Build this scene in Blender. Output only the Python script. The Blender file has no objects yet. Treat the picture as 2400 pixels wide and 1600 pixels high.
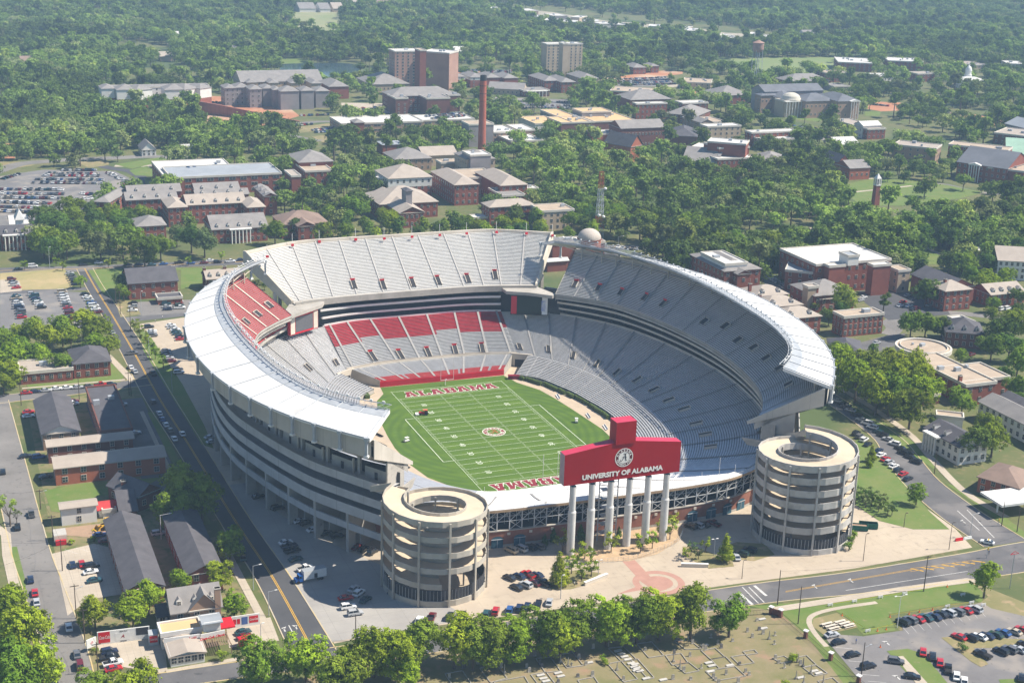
import bpy, bmesh, math, random
from mathutils import Vector, Matrix, noise
random.seed(11)
PI = math.pi
sc = bpy.context.scene
COL = sc.collection
# ---------------------------------------------------------------- camera
CP = (-192.551, -485.835, 201.784); PITCH, YAW, ROLL, FOC = 0.305769, 0.388569, 0.0313963, 3394.646
_f = Vector((math.sin(YAW)*math.cos(PITCH), math.cos(YAW)*math.cos(PITCH), -math.sin(PITCH)))
_r = Vector((math.cos(YAW), -math.sin(YAW), 0)); _u = _r.cross(_f)
CR = _r*math.cos(ROLL)+_u*math.sin(ROLL); CU = -_r*math.sin(ROLL)+_u*math.cos(ROLL); CF = _f
cam = bpy.data.objects.new('camera', bpy.data.cameras.new('camera')); COL.objects.link(cam)
cam.matrix_world = Matrix(((CR.x, CU.x, -CF.x, CP[0]), (CR.y, CU.y, -CF.y, CP[1]), (CR.z, CU.z, -CF.z, CP[2]), (0, 0, 0, 1)))
cam.data.sensor_width = 36; cam.data.lens = FOC/2400*36; cam.data.clip_start = 1; cam.data.clip_end = 20000
sc.camera = cam
# ---------------------------------------------------------------- light
SUN_EL = math.radians(50); SHX, SHY = -0.954, 0.30          # shadows fall to -x, +y
w = bpy.data.worlds.new('World'); sc.world = w; w.use_nodes = True
nt = w.node_tree; bg = nt.nodes['Background']
sky = nt.nodes.new('ShaderNodeTexSky'); sky.sky_type = 'NISHITA'; sky.sun_disc = False
sky.sun_elevation = SUN_EL; sky.sun_rotation = math.atan2(-SHX, -SHY)
sky.air_density = 1.0; sky.dust_density = 0.0; sky.ozone_density = 3.0
nt.links.new(sky.outputs[0], bg.inputs[0]); bg.inputs[1].default_value = 0.084
sd = bpy.data.lights.new('sun', 'SUN'); sd.energy = 5.0; sd.angle = math.radians(0.5); sd.color = (1, 0.92, 0.80)
so = bpy.data.objects.new('sun', sd); COL.objects.link(so)
sv = Vector((-SHX*math.cos(SUN_EL), -SHY*math.cos(SUN_EL), math.sin(SUN_EL)))
so.rotation_euler = sv.to_track_quat('Z', 'Y').to_euler(); so.location = (0, 0, 400)
sc.view_settings.view_transform = 'Standard'; sc.view_settings.look = 'None'; sc.view_settings.exposure = 0.79; sc.view_settings.gamma = 1
sc.cycles.max_bounces = 6; sc.cycles.volume_bounces = 0;  sc.cycles.transparent_max_bounces = 8

# ---------------------------------------------------------------- helpers
def G(x, y, z=0.0):
    d = CR*((x-1200)/FOC)-CU*((y-800)/FOC)+CF
    t = (z-CP[2])/d.z
    return Vector((CP[0]+t*d.x, CP[1]+t*d.y, z))
def PJ(p):
    d = Vector(p)-Vector(CP); q = d.dot(CF)
    return (1200+FOC*d.dot(CR)/q, 800-FOC*d.dot(CU)/q)
TO = {0: (0, 0), 1: (0, 0), 2: (800, 0), 3: (1600, 0), 4: (0, 530), 5: (800, 530), 6: (1600, 530), 7: (0, 1060), 8: (800, 1060), 9: (1600, 1060)}
def K(t, x, y, z=0.0):
    if t == 0: return G(x, y, z)
    return G(TO[t][0]+x/2.904, TO[t][1]+y/2.904, z)
_mats = {}
def mat(name, c, c2=None, sc_=0.3, rough=0.85, metal=0.0, det=6, spec=0.3, coord='Object', kind='noise', lo=0.35, hi=0.65, extra=None):
    if name in _mats: return _mats[name]
    m = bpy.data.materials.new(name); m.use_nodes = True; n = m.node_tree; b = n.nodes['Principled BSDF']
    b.inputs['Roughness'].default_value = rough; b.inputs['Metallic'].default_value = metal; b.inputs['Specular IOR Level'].default_value = spec
    if c2 is None: c2 = tuple(v*0.82 for v in c)
    tc = n.nodes.new('ShaderNodeTexCoord'); geo = n.nodes.new('ShaderNodeNewGeometry')
    src = geo.outputs['Position'] if coord == 'World' else tc.outputs['Object']
    t = n.nodes.new('ShaderNodeTexNoise'); t.inputs['Scale'].default_value = sc_; t.inputs['Detail'].default_value = det; t.inputs['Roughness'].default_value = 0.65
    n.links.new(src, t.inputs['Vector'])
    r = n.nodes.new('ShaderNodeMapRange'); r.inputs[1].default_value = lo; r.inputs[2].default_value = hi
    n.links.new(t.outputs['Fac'], r.inputs[0])
    mx = n.nodes.new('ShaderNodeMix'); mx.data_type = 'RGBA'; mx.inputs[6].default_value = (*c, 1); mx.inputs[7].default_value = (*c2, 1)
    n.links.new(r.outputs[0], mx.inputs[0]); out = mx.outputs[2]
    if extra: out = extra(n, out, src)
    n.links.new(out, b.inputs['Base Color'])
    _mats[name] = m; return m
def mixin(n, out, fac, col):
    mx = n.nodes.new('ShaderNodeMix'); mx.data_type = 'RGBA'; n.links.new(fac, mx.inputs[0]); n.links.new(out, mx.inputs[6]); mx.inputs[7].default_value = (*col, 1)
    return mx.outputs[2]
def speck(scale, lo, hi, col, det=4):
    def f(n, out, src):
        t = n.nodes.new('ShaderNodeTexNoise'); t.inputs['Scale'].default_value = scale; t.inputs['Detail'].default_value = det
        n.links.new(src, t.inputs['Vector'])
        r = n.nodes.new('ShaderNodeMapRange'); r.inputs[1].default_value = lo; r.inputs[2].default_value = hi; n.links.new(t.outputs['Fac'], r.inputs[0])
        return mixin(n, out, r.outputs[0], col)
    return f
def joints(size, col, width=0.02, mul=1.0):
    def f(n, out, src):
        b = n.nodes.new('ShaderNodeTexBrick'); b.offset = 0.0
        b.inputs['Scale'].default_value = 1.0; b.inputs['Brick Width'].default_value = size; b.inputs['Row Height'].default_value = size*mul
        b.inputs['Mortar Size'].default_value = width; b.inputs['Mortar Smooth'].default_value = 0.2
        n.links.new(src, b.inputs['Vector'])
        return mixin(n, out, b.outputs['Fac'], col)
    return f
def chain(*fs):
    def f(n, out, src):
        for g in fs: out = g(n, out, src)
        return out
    return f

class MB:
    def __init__(s): s.v = []; s.f = []; s.m = []
    def face(s, pts, m=0):
        i = len(s.v); s.v += [tuple(p) for p in pts]; s.f.append(tuple(range(i, i+len(pts)))); s.m.append(m)
    def grid(s, rows, m=0):
        i = len(s.v); w_ = len(rows[0])
        for r in rows: s.v += [tuple(p) for p in r]
        for a in range(len(rows)-1):
            for b in range(w_-1):
                s.f.append((i+a*w_+b, i+a*w_+b+1, i+(a+1)*w_+b+1, i+(a+1)*w_+b)); s.m.append(m if not callable(m) else m(a, b))
    def prism(s, poly, z0, z1, m=0, mt=None, bottom=True):
        n = len(poly); z0 = [z0]*n if not hasattr(z0, '__len__') else z0; z1 = [z1]*n if not hasattr(z1, '__len__') else z1
        A = sum(poly[i][0]*poly[(i+1) % n][1]-poly[(i+1) % n][0]*poly[i][1] for i in range(n))
        if A < 0: poly = poly[::-1]; z0 = z0[::-1]; z1 = z1[::-1]
        i = len(s.v)
        s.v += [(p[0], p[1], z) for p, z in zip(poly, z0)]+[(p[0], p[1], z) for p, z in zip(poly, z1)]
        for k in range(n):
            j = (k+1) % n; s.f.append((i+k, i+j, i+n+j, i+n+k)); s.m.append(m)
        s.f.append(tuple(i+n+k for k in range(n))); s.m.append(m if mt is None else mt)
        if bottom: s.f.append(tuple(i+n-1-k for k in range(n))); s.m.append(m)
    def box(s, c, u, hx, hy, z0, z1, m=0, mt=None):
        ux, uy = u; cx, cy = c[0], c[1]
        s.prism([(cx+a*hx*ux-b*hy*uy, cy+a*hx*uy+b*hy*ux) for a, b in ((-1, -1), (1, -1), (1, 1), (-1, 1))], z0, z1, m, mt)
    def tube(s, a, b, r, n=6, m=0, r2=None, cap=True):
        a = Vector(a); b = Vector(b); d = b-a
        if d.length < 1e-6: return
        d.normalize(); q = d.orthogonal().normalized(); w_ = d.cross(q); r2 = r if r2 is None else r2; i = len(s.v)
        for k in range(n):
            an = 2*PI*k/n; o = q*math.cos(an)+w_*math.sin(an); s.v.append(tuple(a+o*r))
        for k in range(n):
            an = 2*PI*k/n; o = q*math.cos(an)+w_*math.sin(an); s.v.append(tuple(b+o*r2))
        for k in range(n):
            j = (k+1) % n; s.f.append((i+k, i+j, i+n+j, i+n+k)); s.m.append(m)
        if cap:
            s.f.append(tuple(i+n+k for k in range(n))); s.m.append(m); s.f.append(tuple(i+n-1-k for k in range(n))); s.m.append(m)
    def lathe(s, c, prof, n=16, m=0, ms=None):
        rows = [[(c[0]+r*math.cos(2*PI*k/n), c[1]+r*math.sin(2*PI*k/n), c[2]+z) for k in range(n+1)] for r, z in prof]
        i = len(s.v)
        for a in range(len(rows)-1):
            for k in range(n):
                j = len(s.v); s.v += [rows[a][k], rows[a][k+1], rows[a+1][k+1], rows[a+1][k]]
                s.f.append((j, j+1, j+2, j+3)); s.m.append(m if ms is None else ms[a])
    def mesh(s, name, mats, smooth=False):
        me = bpy.data.meshes.new(name); me.from_pydata(s.v, [], s.f)
        for m_ in mats: me.materials.append(m_)
        me.polygons.foreach_set('material_index', s.m)
        if smooth: me.polygons.foreach_set('use_smooth', [True]*len(s.f))
        me.update(); return me
    def build(s, name, mats, parent=None, smooth=False):
        if not isinstance(mats, (list, tuple)): mats = [mats]
        return link(name, s.mesh(name, mats, smooth), parent)
def link(name, me, parent=None):
    o = bpy.data.objects.new(name, me); COL.objects.link(o)
    if parent: o.parent = parent
    return o
def tag(o, label=None, cat=None, group=None, kind=None):
    if label: o['label'] = label
    if cat: o['category'] = cat
    if group: o['group'] = group
    if kind: o['kind'] = kind
    return o
def thing(name, label, cat, group=None, loc=(0, 0, 0), rz=0.0):
    o = bpy.data.objects.new(name, None); COL.objects.link(o); o.location = loc; o.rotation_euler = (0, 0, rz); o.empty_display_size = 0.5
    return tag(o, label, cat, group)
def copy_tree(o, parent=None):
    c = o.copy(); COL.objects.link(c); c.parent = parent
    for ch in list(o.children): copy_tree(ch, c)
    return c
def ordn(i):
    o = ['first', 'second', 'third', 'fourth', 'fifth', 'sixth', 'seventh', 'eighth', 'ninth', 'tenth', 'eleventh', 'twelfth', 'thirteenth', 'fourteenth', 'fifteenth', 'sixteenth', 'seventeenth', 'eighteenth', 'nineteenth']
    i += 1
    if i < 20: return o[i-1]
    t = ['', '', 'twent', 'thirt', 'fort', 'fift', 'sixt', 'sevent', 'eight', 'ninet'][i//10]
    return t+'ieth' if i % 10 == 0 else t+'y-'+o[i % 10-1]
def unit(a, b):
    d = Vector((b[0]-a[0], b[1]-a[1])); d.normalize(); return d
def cat(pts, n):                      # smooth resampling by index
    P = [Vector(p) for p in pts]; out = []; m_ = len(P)-1
    for k in range(n):
        t = k/(n-1)*m_; i = min(int(t), m_-1); u = t-i
        p0 = P[max(i-1, 0)]; p1 = P[i]; p2 = P[i+1]; p3 = P[min(i+2, m_)]
        out.append(0.5*((2*p1)+(p2-p0)*u+(2*p0-5*p1+4*p2-p3)*u*u+(3*p1-p0-3*p2+p3)*u**3))
    return out
def resamp(P, n):
    L = [0]
    for a, b in zip(P, P[1:]): L.append(L[-1]+(b-a).length)
    out = []; j = 0
    for k in range(n):
        d = L[-1]*k/(n-1)
        while j < len(P)-2 and L[j+1] < d: j += 1
        u = (d-L[j])/max(L[j+1]-L[j], 1e-9); out.append(P[j].lerp(P[j+1], u))
    return out
def offs(P, d):                       # offset a planar path to its left by d
    out = []
    for i, p in enumerate(P):
        a = P[max(i-1, 0)]; b = P[min(i+1, len(P)-1)]; t = Vector((b.x-a.x, b.y-a.y, 0)); t.normalize()
        out.append(Vector((p.x-t.y*d, p.y+t.x*d, p.z)))
    return out
def z_(P, z): return [Vector((p.x, p.y, z)) for p in P]
def mir(P): return [Vector((-p.x, p.y, p.z)) for p in P]
def v3(l, z=None): return [Vector((p[0], p[1], p[2] if len(p) > 2 else z)) for p in l]

# ---------------------------------------------------------------- materials
conc = mat('concrete', (0.44, 0.41, 0.365), (0.33, 0.305, 0.265), 0.15, det=9, extra=speck(.5, .6, .78, (.27, .25, .22)))
conc_l = mat('pale_concrete', (0.62, 0.56, 0.47), (0.50, 0.44, 0.36), 0.12, det=9)
conc_g = mat('grey_concrete', (0.40, 0.39, 0.37), (0.29, 0.28, 0.27), 0.2, det=9, extra=joints(4.5, (0.2, 0.2, 0.19), 0.03))
tread = mat('tread_concrete', (0.27, 0.26, 0.25), (0.20, 0.195, 0.19), 0.3)
alum = mat('bench_aluminium', (0.70, 0.70, 0.70), (0.60, 0.60, 0.60), 0.4, rough=0.5, metal=0.68)
redseat = mat('red_seat', (0.50, 0.022, 0.04), (0.36, 0.015, 0.03), 0.6, rough=0.55)
pinkseat = mat('faded_red_bench', (0.50, 0.075, 0.075), (0.40, 0.05, 0.05), 0.4, rough=0.6)
redpad = mat('red_wall_pad', (0.56, 0.012, 0.03), (0.47, 0.01, 0.024), 0.3, rough=0.5)
white = mat('white_paint', (0.74, 0.73, 0.70), (0.64, 0.63, 0.60), 0.3, rough=0.6)
roofw = mat('white_roof_panel', (0.70, 0.69, 0.67), (0.60, 0.59, 0.57), 0.06, det=10, rough=0.55, lo=0.45, hi=0.8, extra=chain(speck(.09, .58, .75, (.52, .51, .48)), speck(1.1, .66, .8, (.46, .45, .43))))
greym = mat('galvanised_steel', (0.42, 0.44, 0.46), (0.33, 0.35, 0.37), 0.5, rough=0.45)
steelw = mat('white_steel', (0.55, 0.56, 0.57), (0.45, 0.46, 0.47), 0.5, rough=0.5)
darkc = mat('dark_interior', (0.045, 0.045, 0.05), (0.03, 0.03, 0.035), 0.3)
glass = mat('dark_glass', (0.02, 0.03, 0.045), (0.012, 0.02, 0.03), 0.4, rough=0.12, spec=0.6)
tanm = mat('tan_fascia', (0.42, 0.30, 0.19), (0.34, 0.235, 0.15), 0.3)
crim = mat('crimson_panel', (0.31, 0.006, 0.009), (0.27, 0.005, 0.007), 0.15, rough=0.6, spec=0.15)
black = mat('black_plastic', (0.02, 0.02, 0.022), None, 1)
brick_s = mat('stadium_brick', (0.30, 0.13, 0.085), (0.22, 0.09, 0.06), 0.25, det=9)
teal = mat('teal_gate', (0.045, 0.12, 0.16), (0.03, 0.08, 0.12), 0.6)
line = mat('field_line', (0.66, 0.70, 0.60), (0.50, 0.56, 0.42), 1.5)
maroon = mat('maroon_turf_paint', (0.24, 0.025, 0.04), (0.19, 0.02, 0.03), 0.8)
# ================================================================ STADIUM
stad = thing('football_stadium', 'big horseshoe football stadium with white curved roofs and grey bench seating round a green field', 'stadium')
def stand(name, pairs, rows, mats, parent=stad, n=90, cap=(True, True), base=0.0, bulge=0.0, rowm=None, aisles=(), skirt=0, am=3, aw=0.9, under=None, bench=True):
    F = cat([p[0] for p in pairs], n); B = cat([p[1] for p in pairs], n); mb = MB()
    def pt(k, s, dz=0.0):
        p = F[k].lerp(B[k], s); p.z += dz-bulge*s*(1-s)*4; return p
    R = rows
    for i in range(R):
        s0, s1 = i/R, (i+1)/R
        a = [pt(k, s0) for k in range(n)]; b = [Vector((pt(k, s1).x, pt(k, s1).y, a[k].z)) for k in range(n)]; c = [pt(k, s1) for k in range(n)]
        mb.grid([a, b], 0); mb.grid([b, c], 0)
        if bench:
            def bp(s, dz): return [Vector((pt(k, s).x, pt(k, s).y, a[k].z+dz)) for k in range(n)]
            sa, sb = s0+(s1-s0)*0.22, s0+(s1-s0)*0.90; h = (a[0]-b[0]).length*0.5
            mi = 1 if rowm is None else rowm
            mb.grid([bp(sa, h-0.22), bp(sa, h), bp(sb, h), bp(sb, h-0.2)], (lambda q, k, i=i: mi(i, k)) if callable(mi) else mi)
    for t in aisles:
        k = t*(n-1); k0 = int(k); u = k-k0
        def q(s, dz):
            a = pt(k0, s).lerp(pt(min(k0+1, n-1), s), u); a.z += dz; return a
        fd = (F[min(k0+1, n-1)]-F[max(k0, 0)]); fd.z = 0; fd.normalize(); bd = (B[min(k0+1, n-1)]-B[k0]); bd.z = 0; bd.normalize()
        M_ = R*2
        L_ = []; R_ = []
        for j in range(M_+1):
            s = j/M_; d = fd.lerp(bd, s)*aw/2; c = q(s, 0.42); L_.append(c-d); R_.append(c+d)
        mb.grid([L_, R_], am)
    top = [pt(k, 0) for k in range(n)]
    mb.grid([z_(top, base), top], 2)
    for e, on in ((0, cap[0]), (n-1, cap[1])):
        if on:
            for i in range(R):
                a = pt(e, i/R); b = pt(e, (i+1)/R); lo = base if under is None else None
                za = base if under is None else a.z-under; zb = base if under is None else b.z-under
                mb.face([(a.x, a.y, za), (b.x, b.y, zb), (b.x, b.y, b.z+0.5), (a.x, a.y, a.z+0.5)], 2)
    o = mb.build(name, mats, parent)
    return o, F, B, pt
RING = [((38.5, 72.5, 5.4), (41, 99, 17)), ((46, 65, 5.3), (53, 94.5, 17)), ((51.5, 56, 5.3), (65, 87, 17)), ((56, 46, 5.3), (76, 73, 17)), ((59, 35, 5.3), (85, 56, 17)), ((61, 22, 5.3), (91, 33, 17)),
        ((62.3, 8, 5.3), (94, 10, 17)), ((62.5, -6, 5.3), (94.3, -12, 17)), ((61, -20, 5.3), (91.5, -34, 17)), ((57.5, -34, 5.3), (87, -52, 16.8)), ((51, -48, 5.2), (79, -70, 15.8)),
        ((42, -60, 4.8), (66, -85.5, 14)), ((30, -66.5, 4.4), (49, -93.5, 13.2)), ((16, -68.8, 4.2), (24, -95.6, 13.2)), ((0, -69, 4.2), (0, -95.6, 13.2))]
LOW = [((31.5, 56, 1.5), (42.5, 68.8, 5.3)), ((35.7, 52.5, 1.5), (46.5, 64.5, 5.3)), ((39.5, 48, 1.5), (51.5, 56, 5.3)), ((43, 38, 1.5), (56, 46, 5.3)), ((46, 28, 1.5), (59, 35, 5.3)), ((47.7, 17, 1.5), (61, 22, 5.3)), ((49.3, 6, 1.5), (62.3, 8, 5.3)),
       ((49.3, -6, 1.5), (62.5, -6, 5.3)), ((47.8, -18, 1.5), (61, -20, 5.3)), ((45.3, -29, 1.5), (57.5, -34, 5.3)), ((40.5, -40, 1.4), (51, -48, 5.2)), ((33.5, -49, 1.2), (42, -60, 4.8)), ((25, -56, 1.2), (30, -66.5, 4.4)), ((14, -58, 1.2), (16, -68.8, 4.2)), ((0, -58, 1.2), (0, -69, 4.2))]
def mp(P): return [(Vector((-a[0], a[1], a[2])), Vector((-b[0], b[1], b[2]))) for a, b in P]
stair = mat('aisle_concrete', (0.33, 0.32, 0.305), (0.27, 0.262, 0.25), 0.3)
SM = [tread, alum, conc, stair]
ais = [i/17 for i in range(1, 17)]
SM5 = SM+[mat('white_bench', (.82, .81, .79), (.74, .73, .71), .3, rough=.5)]
nearw = lambda i, k: 4 if k > 116 else 1
_, rF, rB, ring_pt = stand('upper_bowl_seating', RING, 40, SM5, rowm=nearw, n=140, cap=(False, False), bulge=0.5, aisles=ais, base=4, aw=.8)
stand('lower_bowl_seating', LOW, 14, SM5, rowm=nearw, n=140, cap=(True, False), aisles=ais, aw=.8)
stand('upper_bowl_seating', mp(RING), 40, SM5, rowm=nearw, n=140, cap=(False, False), bulge=0.5, aisles=ais, base=4, aw=.8)
stand('lower_bowl_seating', mp(LOW), 14, SM5, rowm=nearw, n=140, cap=(True, False), aisles=ais, aw=.8)
tag(stad.children[0], 'grey bench seating of the right side and near end, above the walkway'); tag(stad.children[1], 'grey bench seating of the right side next to the field')
tag(stad.children[2], 'grey bench seating of the left side and near end, above the walkway'); tag(stad.children[3], 'grey bench seating of the left side next to the field')
# north (far) end stand
NR = [((-38.5, 72.5, 5.4), (-41, 99, 17)), ((-20, 76.8, 5.6), (-25, 102.8, 17)), ((0, 77.2, 5.6), (0, 103.2, 17)), ((20, 76.8, 5.6), (25, 102.8, 17)), ((38.5, 72.5, 5.4), (41, 99, 17))]
NL = [((-27, 62.5, 2.4), (-36.5, 72.6, 5.2)), ((-13, 62.2, 2.4), (-19, 75.6, 5.2)), ((0, 62, 2.4), (0, 76, 5.2)), ((13, 62.2, 2.4), (19, 75.6, 5.2)), ((28.5, 62.3, 2.4), (36.5, 72.6, 5.2))]
nais = [0.06+0.127*i for i in range(8)]
def rowm(i, k):
    return 4 if i >= (16 if int((k/60-0.06)/0.127) % 3 != 1 else 19) else 1
stand('far_end_seating', NR, 31, SM+[redseat], n=61, cap=(False, False), rowm=rowm, aisles=nais, base=4)
stand('far_end_front_seating', NL, 15, SM+[pinkseat], n=61, rowm=lambda i, k: 4 if i < 4 and k % 13 > 0 else 1, aisles=nais)
# individual red chair backs read as dots: rows of small gaps are in the material scale
mb = MB()
P = cat([(a[0][0], a[0][1], 0) for a in NL], 40); mb.grid([z_(offs(P, -0.25), 0), z_(offs(P, -0.25), 2.5), z_(P, 2.6)], 0)
mb.build('red_end_wall', redpad, stad)
mb = MB()                                                            # walkway in the far end with its parapets
P = cat([a[1] for a in NL], 60); Q = cat([a[0] for a in NR], 60)
mb.grid([z_(P, 5.0), z_(P, 6.1), z_(offs(P, 0.25), 6.1), z_(offs(P, 0.25), 5.0), z_(Q, 5.0), z_(Q, 6.3), z_(offs(Q, 0.3), 6.3)], 0)
mb.build('concourse_walkway', conc_l, stad)
# portal walls at both far corners of the field
for s in (1, -1):
    mb = MB(); a = Vector((s*36.5, 72.6, 0)); b = Vector((s*42.5, 68.8, 0)); u = unit(a, b); c = (a+b)/2
    mb.box(c, u, 5.2, 0.4, 0, 6.0, 0); mb.box(c+Vector((u.y, -u.x, 0))*(0.45 if s > 0 else -0.45), u, 2.3, 0.1, 0, 3.4, 1)
    mb.box((s*33, 71.5), u, 1.6, 0.2, 0, 0.2, 0)
    mb.build('tunnel_portal', [conc_l, darkc], stad)
# upper decks (east and west)
DECK = [((59.6, 81, 28.5), (76, 98, 42.5)), ((69, 72, 28.5), (86, 84, 42.5)), ((78, 60, 28.5), (94.5, 70.5, 42.5)), ((83.5, 43, 28.5), (102.5, 51, 42.5)), ((87.5, 22, 28.5), (108.8, 26, 42.5)), ((89.3, -2, 28.5), (111.2, -3, 42.5)),
        ((88, -26, 28.5), (109, -33, 42.5)), ((83.7, -48, 28.5), (103, -56, 42.5)), ((78.5, -63, 28.5), (96, -74, 42.5)), ((71, -76, 28.5), (88, -87.5, 42.5)), ((62.4, -85.4, 28.5), (78, -101, 42.5))]
dais = [i/14 for i in range(1, 14)]
_, dF, dB, deck_pt = stand('upper_deck_seating', DECK, 30, SM, n=110, aisles=dais, base=27.2, under=3.2, aw=.7)
tag(stad.children[-1], 'steep upper deck of grey benches on the right, lying in shade')
_, _, _, deckw_pt = stand('upper_deck_seating', mp(DECK), 30, [tread, pinkseat, conc, conc_l], n=110, aisles=dais, base=27.2, under=3.2, aw=.7)
tag(stad.children[-1], 'upper deck of faded red benches under the left roof')
NDK = [((-55, 99.5, 28.5), (-70, 119, 46)), ((-45, 102, 28.5), (-47, 131, 46)), ((-25, 104, 28.5), (-25, 133, 46)), ((0, 104.2, 28.5), (0, 132.9, 46)), ((25, 104, 28.5), (25, 132.9, 46)), ((42, 101.5, 28.5), (49, 131.5, 46)), ((57, 97.5, 28.5), (73, 118.7, 46))]
ndm = mat('bench_aluminium_pale', (0.80, 0.785, 0.75), (0.72, 0.705, 0.67), 0.4, rough=0.5)  # brighter copy of the bench metal, sunlight on the far deck put into colour
tread2 = mat('tread_concrete_pale', (0.36, 0.345, 0.32), (0.29, 0.28, 0.26), 0.3)
_, nF, nB, nd_pt = stand('far_upper_deck_seating', NDK, 38, [tread2, ndm, conc, mat('aisle_concrete_pale', (0.47, 0.45, 0.42), (0.40, 0.38, 0.355), 0.3)], n=91, aw=.55, aisles=[0.085+0.083*i for i in range(11)], base=27.2, under=3.4)
# concrete shells below the decks
def shell(name, F, B, zf, zb, wallh, off, m, parent=stad):
    mb = MB(); n = len(F)
    Bo = offs(B, off)
    mb.grid([z_(F, zf+1.4), z_(F, zf), z_(Bo, zb)], 0)
    mb.grid([z_(Bo, zb), z_(Bo, zb+wallh), z_(B, zb+wallh), z_(B, zb+wallh-2.4)], 1)
    return mb.build(name, m, parent)
wallp = mat('precast_wall', (0.50, 0.46, 0.40), (0.42, 0.385, 0.33), 0.12, det=8, extra=joints(5.0, (0.26, 0.24, 0.21), 0.03, 3.0))
shell('deck_shell', dF, dB, 26.4, 38.4, 5.6, 1.6, [conc, wallp]); shell('deck_shell', mir(dF), mir(dB), 26.4, 38.4, 5.6, -1.6, [conc, wallp])
shell('far_deck_shell', nF, nB, 26.4, 42.0, 5.2, 1.2, [conc, conc_l])
mb = MB()                                                            # lip walkway of the far deck
L1 = offs(nF, 0.0); L2 = offs(nF, -3.0)
mb.grid([z_(L1, 28.9), z_(L2, 28.5), z_(L2, 29.3), z_(offs(nF, -3.3), 29.3), z_(offs(nF, -3.3), 26.6), z_(L1, 26.6)], 0)
mb.prism([(41, 98.3), (57, 97.3), (60.5, 82.5), (58, 80.5), (50, 88), (41, 93)], 26.8, 28.2, 0)
mb.prism([(-41, 99), (-56, 99.3), (-63, 84), (-61, 81), (-50, 89.5), (-43, 94.5)], 26.8, 28.2, 0)
mb.build('deck_walkway', conc, stad)
# suites between bowl and decks
def suites(F, T, sgn, n=110, warm=False):
    """F bowl-top path (z17), T deck front path"""
    a = resamp(F, n); b = resamp(T, n); mb = MB()
    lerp = lambda t: [p.lerp(q, t) for p, q in zip(a, b)]
    o = 2.6*sgn
    mb.grid([z_(offs(a, o), 15), z_(offs(lerp(.9), o), 27.5)], 1)
    mb.grid([z_(a, 16.6), z_(a, 17.8), z_(offs(a, 0.3*sgn), 17.8), z_(offs(a, 0.3*sgn), 16.8), z_(offs(a, o), 16.8)], 0)
    for t, z0, z1 in ((0.3, 20.2, 21.0), (0.62, 23.6, 24.5)):
        P = lerp(t); mb.grid([z_(offs(P, o), z0), z_(P, z0), z_(P, z1), z_(offs(P, .5*sgn), z1), z_(offs(P, .5*sgn), z0+.2), z_(offs(P, o), z0+.2)], 0)
    for k in range(0, n, 3):                                         # mullions and partitions
        for t0, t1, z0, z1 in ((0, .3, 17, 20.2), (.3, .62, 21, 23.6), (.62, .92, 24.5, 26.6)):
            p = offs(lerp(t0), o*0.55)[k]; q = offs(lerp(t1), o*0.6)[k]
            mb.tube((p.x, p.y, z0), (q.x, q.y, z1), 0.07, 4, 2)
    return mb.build('suite_front', [conc_l if warm else white, glass, black], stad)
cut = [p for p in cat([r[1] for r in RING[2:12]], 100)]
suites(cut, dF, 1, warm=True); suites(mir(cut), mir(dF), -1, warm=True)
suites(offs(cat([r[1] for r in NR], 60), 0), [p for p in offs(nF, -3)[16:-16]], 1)
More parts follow.
